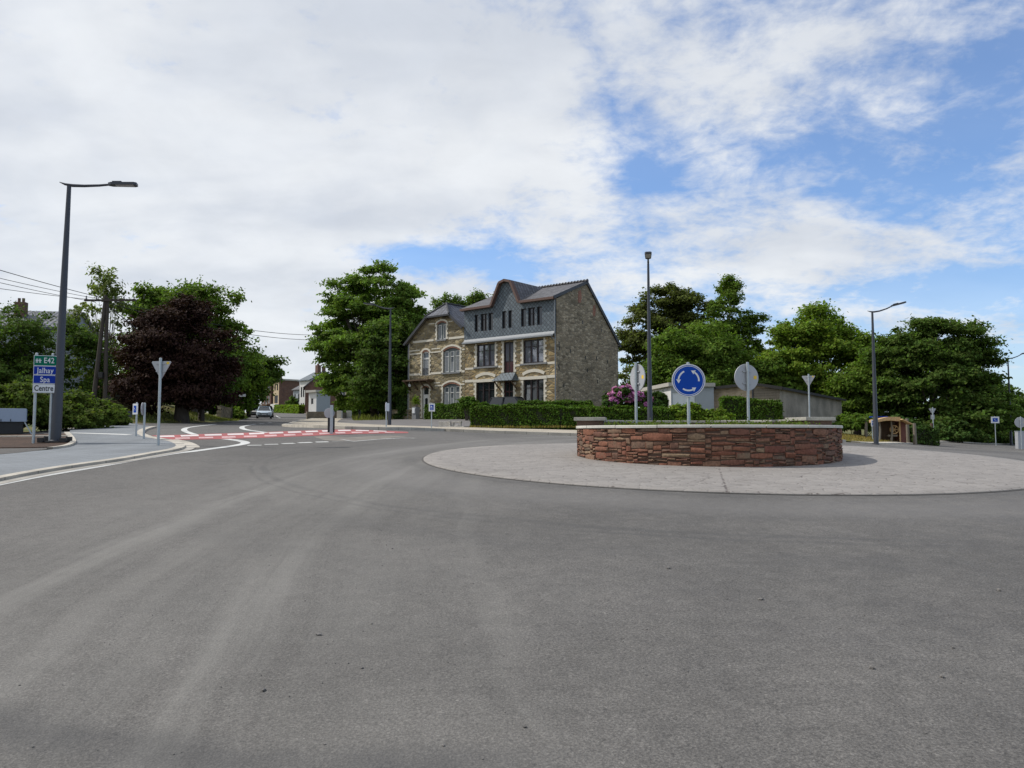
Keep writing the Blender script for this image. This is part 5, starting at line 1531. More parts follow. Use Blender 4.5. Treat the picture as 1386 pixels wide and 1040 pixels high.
# windows of the left house
def triple(hole, x0, x1, z0, z1, ztr):
    W_ = x1 - x0; a = x0 + W_ * .345; b = x0 + W_ * .655
    return window(lh, hole, M['frame_green'], x0, x1, z0, z1, bars=((a, .17), (b, .17)), fw=.06, rails=((ztr, .07),),
           inner=((x0 + .08, a - .1), (a + .1, b - .1), (b + .1, x1 - .08)), gl='glass_pale', curtain=((x0 + .12, a - .14, ztr + .1), (a + .14, b - .14, ztr - .5), (b + .14, x1 - .12, ztr)))
triple(wc, -13.2, -11.07, 7.24, 9.30, 8.75)
triple(we, -13.2, -11.05, 3.5, 5.95, 5.35)
window(lh, wa, M['frame_green'], -14.03, -12.85, 10.42, 11.9, bars=((-13.44, .2),), fw=.06, inner=((-13.95, -13.56), (-13.32, -12.93)), gl='glass_pale')
w_ = window(lh, wb, M['frame_white'], -16.02, -15.12, 7.10, 9.35, rails=((8.75, .16),), fw=.07, gl='glass_pale', name='balcony_door', curtain=((-15.9, -15.24, 8.6),))
mb = MB()
for i in range(9): mb.box(-16.0 + i * .108, -15.98 + i * .108, .0, .02, 6.75, 7.75)
mb.box(-16.02, -15.12, -.01, .03, 7.75, 7.80)
mb.build('railing', M['dark_pole'], w_)
mb = MB(); mb.box(-15.98, -15.88, .1, .2, 2.95, 6.0); mb.box(-15.2, -15.10, .1, .2, 2.95, 6.0); mb.box(-15.88, -15.2, .1, .2, 5.18, 5.28); mb.box(-15.88, -15.2, .12, .17, 2.95, 5.18)
dr = mb.build('front_door', M['frame_white'], lh)
mb = MB(); mb.prism(arch(-15.72, -15.36, 3.9, 4.95, .18), .112, .12); mb.add([(-15.88, .15, 5.28), (-15.2, .15, 5.28), (-15.2, .15, 6.0), (-15.88, .15, 6.0)], [(0, 1, 2, 3)])
mb.build('pane', M['glass'], dr)
for x0, x1, z0, zs, zc, rise in ((-14.03, -12.85, 10.42, 11.9, 12.08, .18), (-16.02, -15.12, 7.1, 9.28, 9.46, .18), (-13.2, -11.07, 7.24, 9.28, 9.56, .30), (-15.98, -15.10, 3.0, 5.8, 6.0, .15), (-13.2, -11.05, 3.5, 5.92, 6.20, .30)):
    q = MB(); br = MB(); quoins(q, x0, z0, zs, -1, .26, .15); quoins(q, x1, z0, zs, 1, .26, .15)
    arch_band(q, x0, x1, zc + .13, rise, .17, ext=.22)
    arch_band(br, x0 + .02, x1 - .02, zc - .02, rise, .14, .01, 0)
    sr = q.build('stone_surround', M['quoin'], lh); br.build('brick_arch', M['brick_red'], sr)
for x0, x1, z in ((-14.1, -12.78, 10.42), (-13.3, -10.97, 7.24), (-13.3, -10.95, 3.5)): sill(lh, x0, x1, z)
course(lh, 10.35, 10.55, LX0 + .55, LX1 - .02, [(-14.5, -12.5)], .03)
course(lh, 9.55, 9.65, LX0 + .1, LX1 - .02, [(-16.4, -14.75), (-13.6, -10.7)], .03)
course(lh, 9.22, 9.34, LX0 + .1, LX1 - .02, [(-16.3, -14.85), (-13.48, -10.8)], .028)
course(lh, 7.16, 7.36, LX0 + .1, LX1 - .02, [(-16.3, -14.85), (-13.48, -10.8)], .03)
course(lh, 6.28, 6.38, LX0 + .1, LX1 - .02, [(-17.9, -14.4), (-13.6, -10.7)], .03)
course(lh, 6.0, 6.12, -14.3, LX1 - .02, [(-13.48, -10.8)], .028)
course(lh, 3.78, 3.98, LX0 + .1, LX1 - .02, [(-16.3, -14.85), (-13.48, -10.8)], .03)
course(lh, 12.0, 12.1, -15.2, -12.0, [(-14.4, -12.5)], .03)
q = MB()
for z in np.arange(.9, 10.2, .22): q.box(LX0 - .02, LX0 + .1, -.035, .3, z, z + .21)
q.build('corner_stones', M['quoin'], lh)
mb = MB(); mb.box(-17.85, -14.35, -.95, 0, 6.56, 6.68)
bal = mb.build('balcony_slab', M['wood'], lh)
for x in (-17.6, -16.6, -15.5, -14.55):
    mb = MB(); mb.bar((x, -.03, 5.75), (x, -.8, 6.52), .10, .12); mb.box(x - .05, x + .05, -.9, 0, 6.44, 6.555); mb.build('bracket', M['wood'], bal)
bm_ = MB(); bm_.lathe([(.01, -.16), (.1, -.12), (.155, 0), (.1, .12), (.01, .16)], 12, Matrix.Translation((-17.2, -.55, 6.18))); bm_.tube([(-17.2, -.55, 6.34), (-17.2, -.55, 6.56)], .02, 6)
bm_.build('globe_lamp', M['sign_white'], bal)
mb = MB(); mb.tube([(LX0 + .02, -.1, 10.2), (LX0 + .02, -.1, 1.5)], .05, 8); mb.build('downpipe', M['zinc'], lh)
mb = MB()
for i in range(3): mb.box(-16.3 + .0 * i, -14.7, -.35 * (3 - i), .02, 2.3 + .0, 2.45 + .17 * i)
mb.build('entrance_step', M['sill'], lh)

# ------------------------------------------------ simple house builder for the distance
def far_house(name, label, px, py, d, rz, w_, dp, zbase, hwall, roofh, wallm, sidem, roofm, wins=(), chim=(), flat=False, group=None):
    o = P(px, py, d); o.z = zbase
    t = thing(name, label, 'house', o, rz, group)
    holes = [arch(*h[:4]) for h in wins]
    holed_wall([(0, -1.5), (w_, -1.5), (w_, hwall), (0, hwall)], holes).build('front_wall', wallm, t, fix=False)
    mb = MB()
    mb.add([(0, 0, -1.5), (0, dp, -1.5), (0, dp, hwall), (0, dp / 2, hwall + roofh), (0, 0, hwall)], [(4, 3, 2, 1, 0)])
    mb.add([(w_, 0, -1.5), (w_, dp, -1.5), (w_, dp, hwall), (w_, dp / 2, hwall + roofh), (w_, 0, hwall)], [(0, 1, 2, 3, 4)])
    mb.add([(0, dp, -1.5), (w_, dp, -1.5), (w_, dp, hwall), (0, dp, hwall)], [(3, 2, 1, 0)])
    mb.build('side_wall', sidem, t, fix=False)
    mb = MB()
    if flat: mb.box(-.35, w_ + .35, -.45, dp + .3, hwall - .02, hwall + .38)
    else:
        e = .35; s = roofh / (dp / 2)
        mb.prism([(-e, hwall - e * s), (dp / 2, hwall + roofh), (dp + e, hwall - e * s), (dp + e, hwall - e * s + .2), (dp / 2, hwall + roofh + .22), (-e, hwall - e * s + .2)], -.25, w_ + .25, plane='yz')
    rf = mb.build('roof', roofm, t)
    for cx, cy, cz, s in chim:
        mb = MB(); mb.bbox(cx - s, cx + s, cy - s * .7, cy + s * .7, hwall + roofh * .3, cz, .02)
        mb.tube([(cx - s * .4, cy, cz), (cx - s * .4, cy, cz + .35)], .12, 8); mb.tube([(cx + s * .4, cy, cz), (cx + s * .4, cy, cz + .35)], .12, 8)
        mb.build('chimney', M['brick_far'], rf)
    for h in wins:
        x0, x1, z0, z1 = h[:4]
        window(t, arch(*h[:4]), M[h[4] if len(h) > 4 else 'frame_white'], x0, x1, z0, z1, bars=(((x0 + x1) / 2, .1),) if x1 - x0 > .7 else (), y=.14, fw=.1)
    return t
zz = lambda x, y: H(x, y)
# apartment block beyond the bend: beige bay, dark brick front, brick flank
b0 = P(371, 558, 205)
A45 = R(-45)
fh = far_house('apartment_block', 'flat-roofed block with beige bay and brown brick flank beyond the bend of the left road', 369.5, 560, 205, A45, 3.0, 6.0, b0.z - .6, 9.0, .0, M['render_beige'], M['brick_far'], M['felt'],
          [(.5, 1.2, 6.3, 8.0, 'frame_dark'), (1.8, 2.5, 6.3, 8.0, 'frame_dark'), (.6, 2.5, 2.9, 5.0, 'frame_dark')], (), True)
mb = MB(); mb.box(.2, 2.8, -.9, 0, 1.3, 2.7); mb.build('balcony', M['render_white'], fh)
mb = MB(); mb.box(.2, 2.9, -.03, .1, -1.5, 1.2); mb.build('garage_front', M['wood'], fh)
fb = far_house('brick_house', 'dark brown brick house with balconies left of the beige block', 353.5, 560, 209, A45, 5.2, 7, P(353, 560, 209).z - .5, 8.6, .9, M['brick_far'], M['brick_far'], M['zinc'],
          [(.4, 1.4, 6.2, 8.0), (1.9, 3.0, 6.2, 8.0), (3.4, 4.6, 6.2, 8.0), (.4, 1.4, 3.2, 5.2), (2.0, 3.2, 3.0, 5.2), (3.6, 4.6, 3.2, 5.2), (1.6, 3.4, .2, 2.2, 'frame_dark')], ((4.4, 3, 11.2, .5),))
mb = MB(); mb.box(.1, 5.0, -1.0, 0, 2.1, 2.9); mb.build('balcony', M['wood'], fb)
far_house('grey_house', 'low grey house with brown-tiled roof left of the white house', 396.5, 558, 178, A45, 3.6, 6, P(396, 560, 178).z - .5, 6.0, 1.6, M['render_grey'], M['render_grey'], M['tiles'],
          [(.5, 1.1, 3.2, 5.0, 'frame_dark'), (2.2, 2.9, 3.2, 5.0, 'frame_dark'), (1.4, 2.2, -.2, 2.0, 'frame_dark')])
far_house('white_house', 'tall white rendered house with dark windows and grey roof beside the left road', 405, 558, 166, A45, 4.4, 7, P(406, 560, 166).z - .8, 7.9, 1.8, M['render_white'], M['render_white'], M['slates'],
          [(.5, 1.1, 4.3, 6.5, 'frame_dark'), (1.4, 2.0, 4.3, 6.5, 'frame_dark'), (.5, 1.1, .8, 3.0, 'frame_dark'), (1.4, 2.0, .8, 3.0, 'frame_dark'), (3.1, 3.8, 4.3, 6.6, 'frame_dark'), (3.1, 3.8, .8, 2.6, 'frame_dark')], ((3.4, 2.4, 11.2, .55),))
far_house('brick_gable_house', 'brown brick gabled house behind the small white annexe at the road bend', 462, 558, 148, R(104), 8.5, 6.8, P(440, 560, 148).z - .8, 5.9, 2.9, M['brick_far'], M['brick_far'], M['tiles'],
          [(1.0, 2.2, 2.4, 4.2)], ((1.5, 3.4, 9.9, .5),))
far_house('white_annexe', 'small flat-roofed white annexe with a brown garage door at the road bend', 417.6, 558, 139, R(-40), 2.3, 3.0, P(420, 560, 139).z - .9, 4.7, .0, M['render_white'], M['render_grey'], M['felt'],
          [(.7, 1.4, 2.6, 3.6, 'frame_dark'), (.6, 1.5, -.9, 1.1, 'wood')], (), True)
far_house('beige_house', 'pale beige house glimpsed behind the ash tree', 454, 560, 112, R(10), 3.2, 6, P(454, 560, 112).z, 5.6, 1.5, M['render_beige'], M['render_beige'], M['tiles'], [(.6, 1.4, 2.2, 3.6)])
# old house at the far left behind the trees
o_ = P(-30, 470, 62); zb = H(o_.x, o_.y) + 1
fl_ = far_house('old_house', 'old grey-roofed house with brick chimneys rising behind the far-left trees', -52, 470, 62, R(8), 7.4, 8, zb, P(0, 442, 62).z - zb, P(40, 413, 62).z - P(0, 442, 62).z, M['render_grey'], M['render_grey'], M['tiles_b'],
          [(1.5, 2.5, 4, 5.6), (5, 6, 4, 5.6)], ((3.15, 2.6, P(0, 401, 62).z - zb, .42), (6.7, 5, P(60, 411, 62).z - zb, .55)))
# low garden walls along the far pavement
for nm, lb, pts, h in (('garden_wall', 'low stone garden wall in front of the white annexe', [(415, 559.5), (440, 560.5), (452, 562.5)], .9), ('garden_wall', 'low wall with two white gate pillars under the ash tree', [(461, 564), (470, 565)], .8)):
    l2 = [(P(x, y, 92).x, 92 + (i * 1.5)) for i, (x, y) in enumerate(pts)]
    t = thing(nm, lb, 'wall', (0, 0, 0)); mb = MB()
    for a, b in zip(l2, l2[1:]):
        mb.bar((a[0], a[1], H(*a) + h / 2 - .2), (b[0], b[1], H(*b) + h / 2 - .2), .35, h + .4)
    mb.build('masonry', M['wall_stone'], t)
    if '\u0020gate ' in lb:
        for p in l2:
            mb = MB(); z = H(*p); mb.bbox(p[0] - .28, p[0] + .28, p[1] - .8, p[1] - .24, z - .3, z + 1.0, .03); mb.build('pillar', M['render_white'], t)
# low stone wall between the road and the evergreen
t = thing('garden_wall', 'dark stone garden wall carrying the clipped hedge left of the stone house', 'wall', (0, 0, 0)); mb = MB()
mb.bar((-11.8, 76.3, H(-11.8, 76.3) + .4), (-9.2, 74.9, H(-9.2, 74.9) + .4), .4, 1.3); mb.build('masonry', M['facade_l'], t)

# ------------------------------------------------ white garage and long shed on the right
def at_d(px, py, d): return P(px, py, d)
# long shed
A = P(1055, 525, 52); B = P(1139, 541, 66.5)
ux, uy = (B.x - A.x), (B.y - A.y); LL = math.hypot(ux, uy); ang = math.atan2(uy, ux)
t = thing('long_shed', 'long low concrete shed with grey boarded gable end and dark sloping roof', 'shed', (A.x, A.y, 0), ang)
zt0, zt1 = A.z, B.z; zb = 1.2
mb = MB(); zm = 3.05
mb.add([(0, 0, zm - .35), (LL, 0, zm - 1.05), (LL, 0, zt1), (0, 0, zt0)], [(0, 1, 2, 3)]); mb.build('long_wall', M['concrete'], t, fix=False)
mb = MB(); mb.add([(0, -.03, zb - 1), (LL, -.03, zb - 2), (LL, -.03, zm - 1.0), (0, -.03, zm - .3)], [(0, 1, 2, 3)]); mb.add([(0, -.03, zm - .3), (LL, -.03, zm - 1.0), (LL, 0, zm - 1.0), (0, 0, zm - .3)], [(0, 1, 2, 3)]); mb.build('base_render', M['concrete_low'], t, fix=False)
GWID = 5.0; zpk = P(1022, 520, 53).z
mb = MB(); mb.add([(0, 0, zb - 1), (0, GWID, zb - 1), (0, GWID, zpk - .25), (0, 1.7, zpk), (0, 0, zt0)], [(4, 3, 2, 1, 0)]); mb.build('brick_end', M['brick_tan'], t, fix=False)
mb = MB()
z = zb - .8
while z < zt0 - .02:
    h = .17
    zz0 = min(z + h, zt0 + .12)
    mb.add([(-.075, 0, z), (-.075, 1.75, z), (-.03, 1.75, zz0), (-.03, 0, zz0), (-.0, 0, z), (0, 1.75, z)], [(3, 2, 1, 0), (0, 1, 5, 4)])
    z += h
mb.build('boarding', M['wood_grey'], t, fix=False)
mb = MB(); mb.box(-.12, 0, 1.76, 1.84, zb - .8, zpk); mb.build('drainpipe', M['dark_pole'], t)
mb = MB()
mb.add([(-.3, -.3, zt0 + .02), (LL + .3, -.3, zt1 + .02), (LL + .3, 1.7, zt1 + .35), (-.3, 1.7, zpk + .06)], [(0, 1, 2, 3)])
mb.add([(-.3, 1.7, zpk + .06), (LL + .3, 1.7, zt1 + .35), (LL + .3, GWID + .3, zt1 + .1), (-.3, GWID + .3, zpk - .2)], [(0, 1, 2, 3)])
mb.bar((-.32, -.3, zt0 - .06), (LL + .3, -.3, zt1 - .06), .06, .18); mb.bar((-.33, -.3, zt0 - .06), (-.33, 1.7, zpk), .06, .2); mb.bar((-.33, 1.7, zpk), (-.33, GWID + .3, zpk - .26), .06, .2)
mb.build('roof', M['roofing'], t, fix=False)
mb = MB(); mb.add([(0, GWID, zb - 1), (LL, GWID, zb - 1), (LL, GWID, zt1), (0, GWID, zpk - .25)], [(3, 2, 1, 0)]); mb.add([(LL, 0, zb - 2), (LL, GWID, zb - 2), (LL, GWID, zt1), (LL, 0, zt1)], [(0, 1, 2, 3)]); mb.build('rear_wall', M['concrete'], t, fix=False)
# white garage
gA = P(908, 520, 53.5); gB = P(966, 518, 52.0)
ang = R(6.6); GL = 3.1
t = thing('garage', 'flat-roofed white garage with a grey door behind the blue roundabout sign', 'garage', (gA.x, gA.y, 0), ang)
zt = P(937, 523.5, 53.6).z; zb = 1.6
mb = holed_wall([(0, zb), (GL, zb), (GL, zt), (0, zt)], [arch(.12, 1.75, zb + .3, zt - .42)], 0, .12); mb.build('front_wall', M['render_grey'], t, fix=False)
mb = MB(); mb.box(.12, 1.75, .08, .12, zb + .3, zt - .42)
for x in (.52, .95, 1.35): mb.box(x - .02, x + .02, .06, .1, zb + .3, zt - .42)
gd = mb.build('garage_door', M['sign_white'], t)
mb = MB(); mb.box(1.10, 1.2, .02, .06, zb + 1.2, zb + 1.35); mb.build('handle', M['galv'], gd)
mb = MB(); mb.add([(0, 0, zb), (0, 6.5, zb), (0, 6.5, zt), (0, 0, zt)], [(3, 2, 1, 0)]); mb.add([(GL, 0, zb), (GL, 6.5, zb), (GL, 6.5, zt), (GL, 0, zt)], [(0, 1, 2, 3)]); mb.add([(0, 6.5, zb), (GL, 6.5, zb), (GL, 6.5, zt), (0, 6.5, zt)], [(3, 2, 1, 0)])
mb.build('side_wall', M['render_white'], t, fix=False)
mb = MB(); mb.box(-.25, GL + .02, -.25, 6.8, zt + .001, zt + .26); mb.build('roof', M['felt'], t)
# step and low wall in the garden
t = thing('garden_wall', 'low grey garden wall between the garage and the square hedge', 'wall', (0, 0, 0)); mb = MB()
mb.bar((12.0, 49.5, H(12, 49.5) + .3), (14.5, 50.0, H(14.5, 50) + .3), .25, 1.0); mb.build('masonry', M['sill'], t)

t = thing('retaining_wall', 'grey stone retaining wall under the trees left of the oncoming car', 'wall', (0, 0, 0)); mb = MB()
wl = [(P(296, 560, 74).x, 74), (P(308, 560, 78).x, 78), (P(318, 560, 84).x, 84), (P(329, 560, 92).x, 92)]
for i, (a, b) in enumerate(zip(wl, wl[1:])): mb.bar((a[0], a[1], H(*a) + .45 - .02 * i), (b[0], b[1], H(*b) + .35 - .02 * i), .4, 1.6)
mb.build('masonry', M['gable'], t)
# ---------------------------------------------------------------- street lamps
def lamp(label, px, py, d, hgt, arm_ang, arm, rise, r0=.10, base_z=None, bolts=False, tilt=8):
    b = P(px, py, d); b.z = H(b.x, b.y) if base_z is None else base_z
    t = thing('street_lamp', label, 'street lamp', b, 0, 'anthracite street lamps round the junction')
    mb = MB(); mb.lathe([(r0 * 1.02, -.2), (r0 * 1.0, 1.2), (r0 * .97, 1.22), (r0 * .42, hgt)], 16); mb.build('pole', M['dark_pole'], t, uv=False)
    mb = MB(); mb.box(r0 * .9, r0 * 1.04, -.045, .045, .5, 1.0) if False else mb.lathe([(r0 * 1.25, .0), (r0 * 1.25, .05), (r0 * 1.05, .07)], 16)
    bp = mb.build('base_collar', M['dark_pole'], t, uv=False)
    if bolts:
        mb = MB()
        mb.bbox(-.22, .22, -.2, .2, -.02, .03, .01)
        for sx_ in (-1, 1):
            for y, h, w_ in ((-.18, .13, .11), (.12, .17, .09)):
                mb.bbox(sx_ * .34 - w_ * .8, sx_ * .34 + w_ * .8, y - .06, y + .06, -.02, h, .02)
            mb.bbox(min(0, sx_ * .36), max(0, sx_ * .36), -.05, .05, -.02, .03, .01)
        mb.build('footing_cap', M['black'], t, uv=False)
    ca, sa = math.cos(arm_ang), math.sin(arm_ang)
    Rm = Matrix.Translation((0, 0, hgt)) @ Matrix.Rotation(arm_ang, 4, 'Z')
    pts = [(-.28, 0, .10), (-.12, 0, .045), (.1, 0, .02), (arm * .35, 0, .02 + rise * .12), (arm * .7, 0, .02 + rise * .5), (arm, 0, .02 + rise)]
    mb = MB(); mb.tube([Rm @ Vector(p) for p in pts], [.008, .035, .05, .045, .04, .035], 8); mb.build('arm', M['dark_pole'], t, uv=False)
    Hm = Rm @ Matrix.Translation((arm, 0, .02 + rise)) @ Matrix.Rotation(-R(tilt), 4, 'Y')
    mb = MB()
    mb.prism([(-.10, -.05), (.0, -.13), (.66, -.155), (.74, -.10), (.74, .10), (.66, .155), (.0, .13), (-.10, .05)], -.035, .045, Hm, plane='xy')
    mb.prism([(.03, -.10), (.30, -.11), (.30, .11), (.03, .10)], .045, .085, Hm, plane='xy')
    hd = mb.build('lamp_head', M['dark_pole'], t, uv=False)
    mb = MB(); mb.prism([(.12, -.11), (.64, -.13), (.64, .13), (.12, .11)], -.042, -.036, Hm, plane='xy'); mb.build('lens', M['galv_light'], hd, uv=False)
    return t
lamp('tall anthracite street lamp beside the green and blue direction signs', 75, 603, 23.5, 7.95, R(12), 1.22, .13, .145, bolts=True, tilt=4, base_z=H(P(75, 603, 23.5).x, 23.5) + .1).rotation_euler = (0, R(.9), 0)
lamp('street lamp left of the stone house with its arm pointing left', 527, 578, 52, 8.0, R(172), 1.15, .30, .125)
lamp('farther slim street lamp in front of the dark chestnut', 486.5, 571, 84, 8.0, R(172), 1.15, .30, .12)
lamp('street lamp rising behind the walled island, its head seen end-on', 880, 590, 35, P(880, 357, 35).z - H(P(880, 590, 35).x, 35), R(-100), .55, .12, .12, tilt=6)
lamp('street lamp beside the wooden hut, its arm pointing right', 1186, 602, 46, 7.95, R(-14), 1.15, .34, .14, tilt=14)
lamp('street lamp at the right edge behind the round sign', 1369, 603, 71, 8.0, R(-8), 1.2, .4, .125, tilt=14)

# ---------------------------------------------------------------- signs
def post(mb, h, r=.038): mb.lathe([(r, -.25), (r, h), (r * .5, h + .012)], 12)
def tri(s, down=True, r=.03):
    """rounded triangle of side s hanging point down from z=0"""
    h = s * .866; pts = [(-s / 2, 0), (s / 2, 0), (0, -h)]
    out = []
    for i in range(3):
        p = Vector(pts[i]); a = (Vector(pts[i - 1]) - p).normalized(); b = (Vector(pts[(i + 1) % 3]) - p).normalized()
        for k in range(4):
            t = k / 3; out.append(tuple(p + a * r * (1 - t) * 1.4 + b * r * t * 1.4 + (a + b) * r * .25 * (1 - abs(2 * t - 1)) * -0))
    return out
def giveway(label, px, pyb, d, pyt, s, face, sticker=False, plate=False, base_off=.0, r=.038):
    b = P(px, pyb, d); b.z = H(b.x, b.y) + base_off
    top = P(px, pyt, d).z - b.z
    t = thing('give_way_sign', label, 'give-way sign', b, face, 'give-way signs')
    mb = MB(); post(mb, top + .05, r); mb.build('post', M['galv'], t, uv=False)
    mb = MB(); mb.prism([(x, z + top - .03) for x, z in tri(s)], -r - .022, -r - .006)
    for z in (.10, .32): mb.box(-.14 * s / .6, .14 * s / .6, -r - .006, -r + .02, top - z - .015, top - z + .015)
    pl = mb.build('sign_panel', M['galv_light'], t)
    mb = MB(); mb.prism([(x, z + top - .03) for x, z in tri(s)], -r - .025, -r - .0222); f = mb.build('red_border', M['sign_red'], pl)
    mb = MB(); mb.prism([(x * .62, z * .62 + top - .03 - s * .866 * .13) for x, z in tri(s)], -r - .028, -r - .0252); mb.build('white_centre', M['sign_white'], f)
    if sticker:
        mb = MB(); x = -s * .32; mb.box(x - .035, x + .04, -r - .0055, -r - .003, top - .115, top - .05); mb.build('sticker', M['sticker'], pl)
    if plate:
        mb = MB(); mb.box(-.13, .13, -r - .022, -r - .006, top - s * .866 - .38, top - s * .866 - .05); mb.build('lower_plate', M['galv_light'], t)
    return t
giveway('large grey-backed give-way sign standing on the left pavement', 214, 604.6, 21.7, 487.5, .61, R(176), True, base_off=.06)
giveway('small give-way sign behind the walled island, before the concrete shed', 1096.5, 600, 42, 508, .72, R(160), True, r=.045)
giveway('far give-way sign with a small plate by the wooden posts', 1264, 602, 57, 552.5, .52, R(172), False, True, r=.04)

def disc_sign(label, cx, cy, d, dia, pzb, face, front=True, cat='road sign', zbase=None):
    c = P(cx, cy, d)
    b = Vector((c.x, c.y, pzb))
    t = thing('roundabout_sign', label, cat, b, face, 'round roundabout signs')
    top = c.z - pzb; r = dia / 2
    mb = MB(); post(mb, top + r + .035, .036); mb.build('post', M['galv'], t, uv=False)
    Mx = Matrix.Translation((0, -.062, top)) @ Matrix.Rotation(R(90), 4, 'X')
    mb = MB(); mb.lathe([(r, -.014), (r + .004, 0), (r, .012)], 48, Mx)
    for z in (-.16, .16): mb.box(-.12, .12, -.05, -.02, top + z - .018, top + z + .018)
    pl = mb.build('sign_panel', M['galv_light'], t, uv=False)
    mb = MB(); mb.lathe([(r - .004, .0121), (r - .004, .0135)], 48, Mx); f = mb.build('white_rim', M['sign_white'], pl, uv=False)
    mb = MB(); mb.lathe([(r - .022, .0136), (r - .022, .0150)], 48, Mx); blue = mb.build('blue_face', M['sign_blue'], f, uv=False)
    mb = MB(); nr = 48   # thin white ring just inside the edge
    for k in range(nr):
        a0 = 2 * math.pi * k / nr; a1 = 2 * math.pi * (k + 1) / nr
        q = [((r - w_) * math.cos(a), (r - w_) * math.sin(a)) for w_, a in ((.05, a0), (.05, a1), (.038, a1), (.038, a0))]
        mb.add([Mx @ Vector((x, y, .0158)) for x, y in q], [(0, 1, 2, 3)])
    # three white arrows chasing each other anticlockwise
    ra = dia * .305; th = dia * .048
    for k in range(3):
        s0 = R(28 + 120 * k) - R(33); n = 10; span = R(62)
        arc = [s0 + span * i / n for i in range(n + 1)]
        for i in range(n):
            q = [(rr * math.cos(a), rr * math.sin(a)) for rr, a in ((ra - th / 2, arc[i]), (ra + th / 2, arc[i]), (ra + th / 2, arc[i + 1]), (ra - th / 2, arc[i + 1]))]
            mb.add([Mx @ Vector((x, y, .0158)) for x, y in q], [(0, 1, 2, 3)])
        e = arc[-1]; p = Vector((ra * math.cos(e), ra * math.sin(e))); tg = Vector((-math.sin(e), math.cos(e))); nn = Vector((math.cos(e), math.sin(e)))
        tip = p + tg * dia * .10 - nn * dia * .012
        mb.add([Mx @ Vector((*v, .0158)) for v in (p + nn * th * 1.45 - tg * .012, tip, p - nn * th * 1.45 - tg * .012)], [(0, 1, 2)])
    mb.build('arrows', M['sign_white'], blue, uv=False)
    mb = MB(); x = -r * .72; mb.box(x - .045, x + .045, -.047, -.0455, top - .04, top + .05); mb.build('sticker', M['sticker'], pl)
    return t
zb = Zw - .1
disc_sign('round blue roundabout sign with three white arrows facing the camera', 931.5, 515.5, 17.0, .725, zb, R(-6))
disc_sign('grey back of a round sign on the island, right of the blue one', 1012, 511, 20.2, .71, zb, R(196))
disc_sign('narrow side view of a round sign near the left end of the island wall', 860.5, 511.5, 20.2, .71, zb, R(113))
disc_sign('low round sign with its back to the camera, leftmost on the beige pavement' if False else 'round sign at the right picture edge above a pale box', 1381.5, 572, 55, .75, H(*P(1381, 600, 55).xy), R(172))
t = thing('utility_cabinet', 'pale grey box cabinet below the round sign at the right edge', 'cabinet', (P(1383.5, 600, 55.4).x, 55.4, H(P(1383, 600, 55.4).x, 55.4)))
mb = MB(); mb.bbox(-.28, .5, 0, .35, -.2, 1.25, .02); mb.build('body', M['galv_light'], t)
mb = MB(); mb.bbox(-.3, .53, -.03, .38, 1.25, 1.3, .01); mb.build('lid', M['galv'], t)

def square_sign(label, px, pyb, d, pyc, w_, h_, face, off=0.0, cat='road sign', name='crossing_sign', style='cross', depth2=False, r=.03):
    b = P(px, pyb, d); b.z = H(b.x, b.y) + off
    zc = P(px, pyc, d).z - b.z
    t = thing(name, label, cat, b, face)
    mb = MB(); post(mb, zc + h_ / 2 + .03, r); mb.build('post', M['galv'], t, uv=False)
    mb = MB(); mb.bbox(-w_ / 2, w_ / 2, -r - .03, -r - .005, zc - h_ / 2, zc + h_ / 2, .006); pl = mb.build('sign_panel', M['sign_white'], t)
    m = .075 * w_ / .5 + .02
    mb = MB(); mb.box(-w_ / 2 + m, w_ / 2 - m, -r - .034, -r - .0302, zc - h_ / 2 + m, zc + h_ / 2 - m); bl = mb.build('blue_face', M['sign_blue'], pl)
    mb = MB(); s = min(w_, h_) * .22
    if style == 'cross':   # a small white figure over a white bar
        mb.prism([(-s * .9, zc - .0), (s * .5, zc - .0), (s * .3, zc + s * .5), (-s * .35, zc + s * 1.35), (-s * .7, zc + s * 1.2)], -r - .038, -r - .0345)
        mb.box(-s * .8, s * .6, -r - .038, -r - .0345, zc - s * 1.35, zc - s * .95)
    else:
        mb.box(-s * .5, -s * .05, -r - .038, -r - .0345, zc + s * .1, zc + s * .6); mb.box(-s * .2, s * .7, -r - .038, -r - .0345, zc - s * .5, zc - s * .3)
    mb.build('symbol', M['sign_white'], bl)
    if depth2:
        mb = MB(); mb.bbox(-w_ / 2 + .03, w_ / 2 + .03, r + .004, r + .03, zc - h_ / 2, zc + h_ / 2, .006); mb.build('rear_panel', M['galv_light'], t)
    return t
square_sign('white-edged blue sign on a post in front of the left stone house', 584, 582.6, 43, 551.8, .34, .44, R(18), .1, depth2=True)
square_sign('blue and white sign on a post under the dark trees at the right edge', 1348, 602.2, 60, 568.6, .57, .5, R(-14), 0, style='b')
square_sign('small blue sign half hidden left of the lamp by the wooden hut', 1181, 592, 52, 573.2, .34, .42, R(30), 0)
square_sign('small blue and white sign on the left pavement, facing left', 184, 590.8, 25.6, 554, .30, .36, R(-36), .06, style='b')
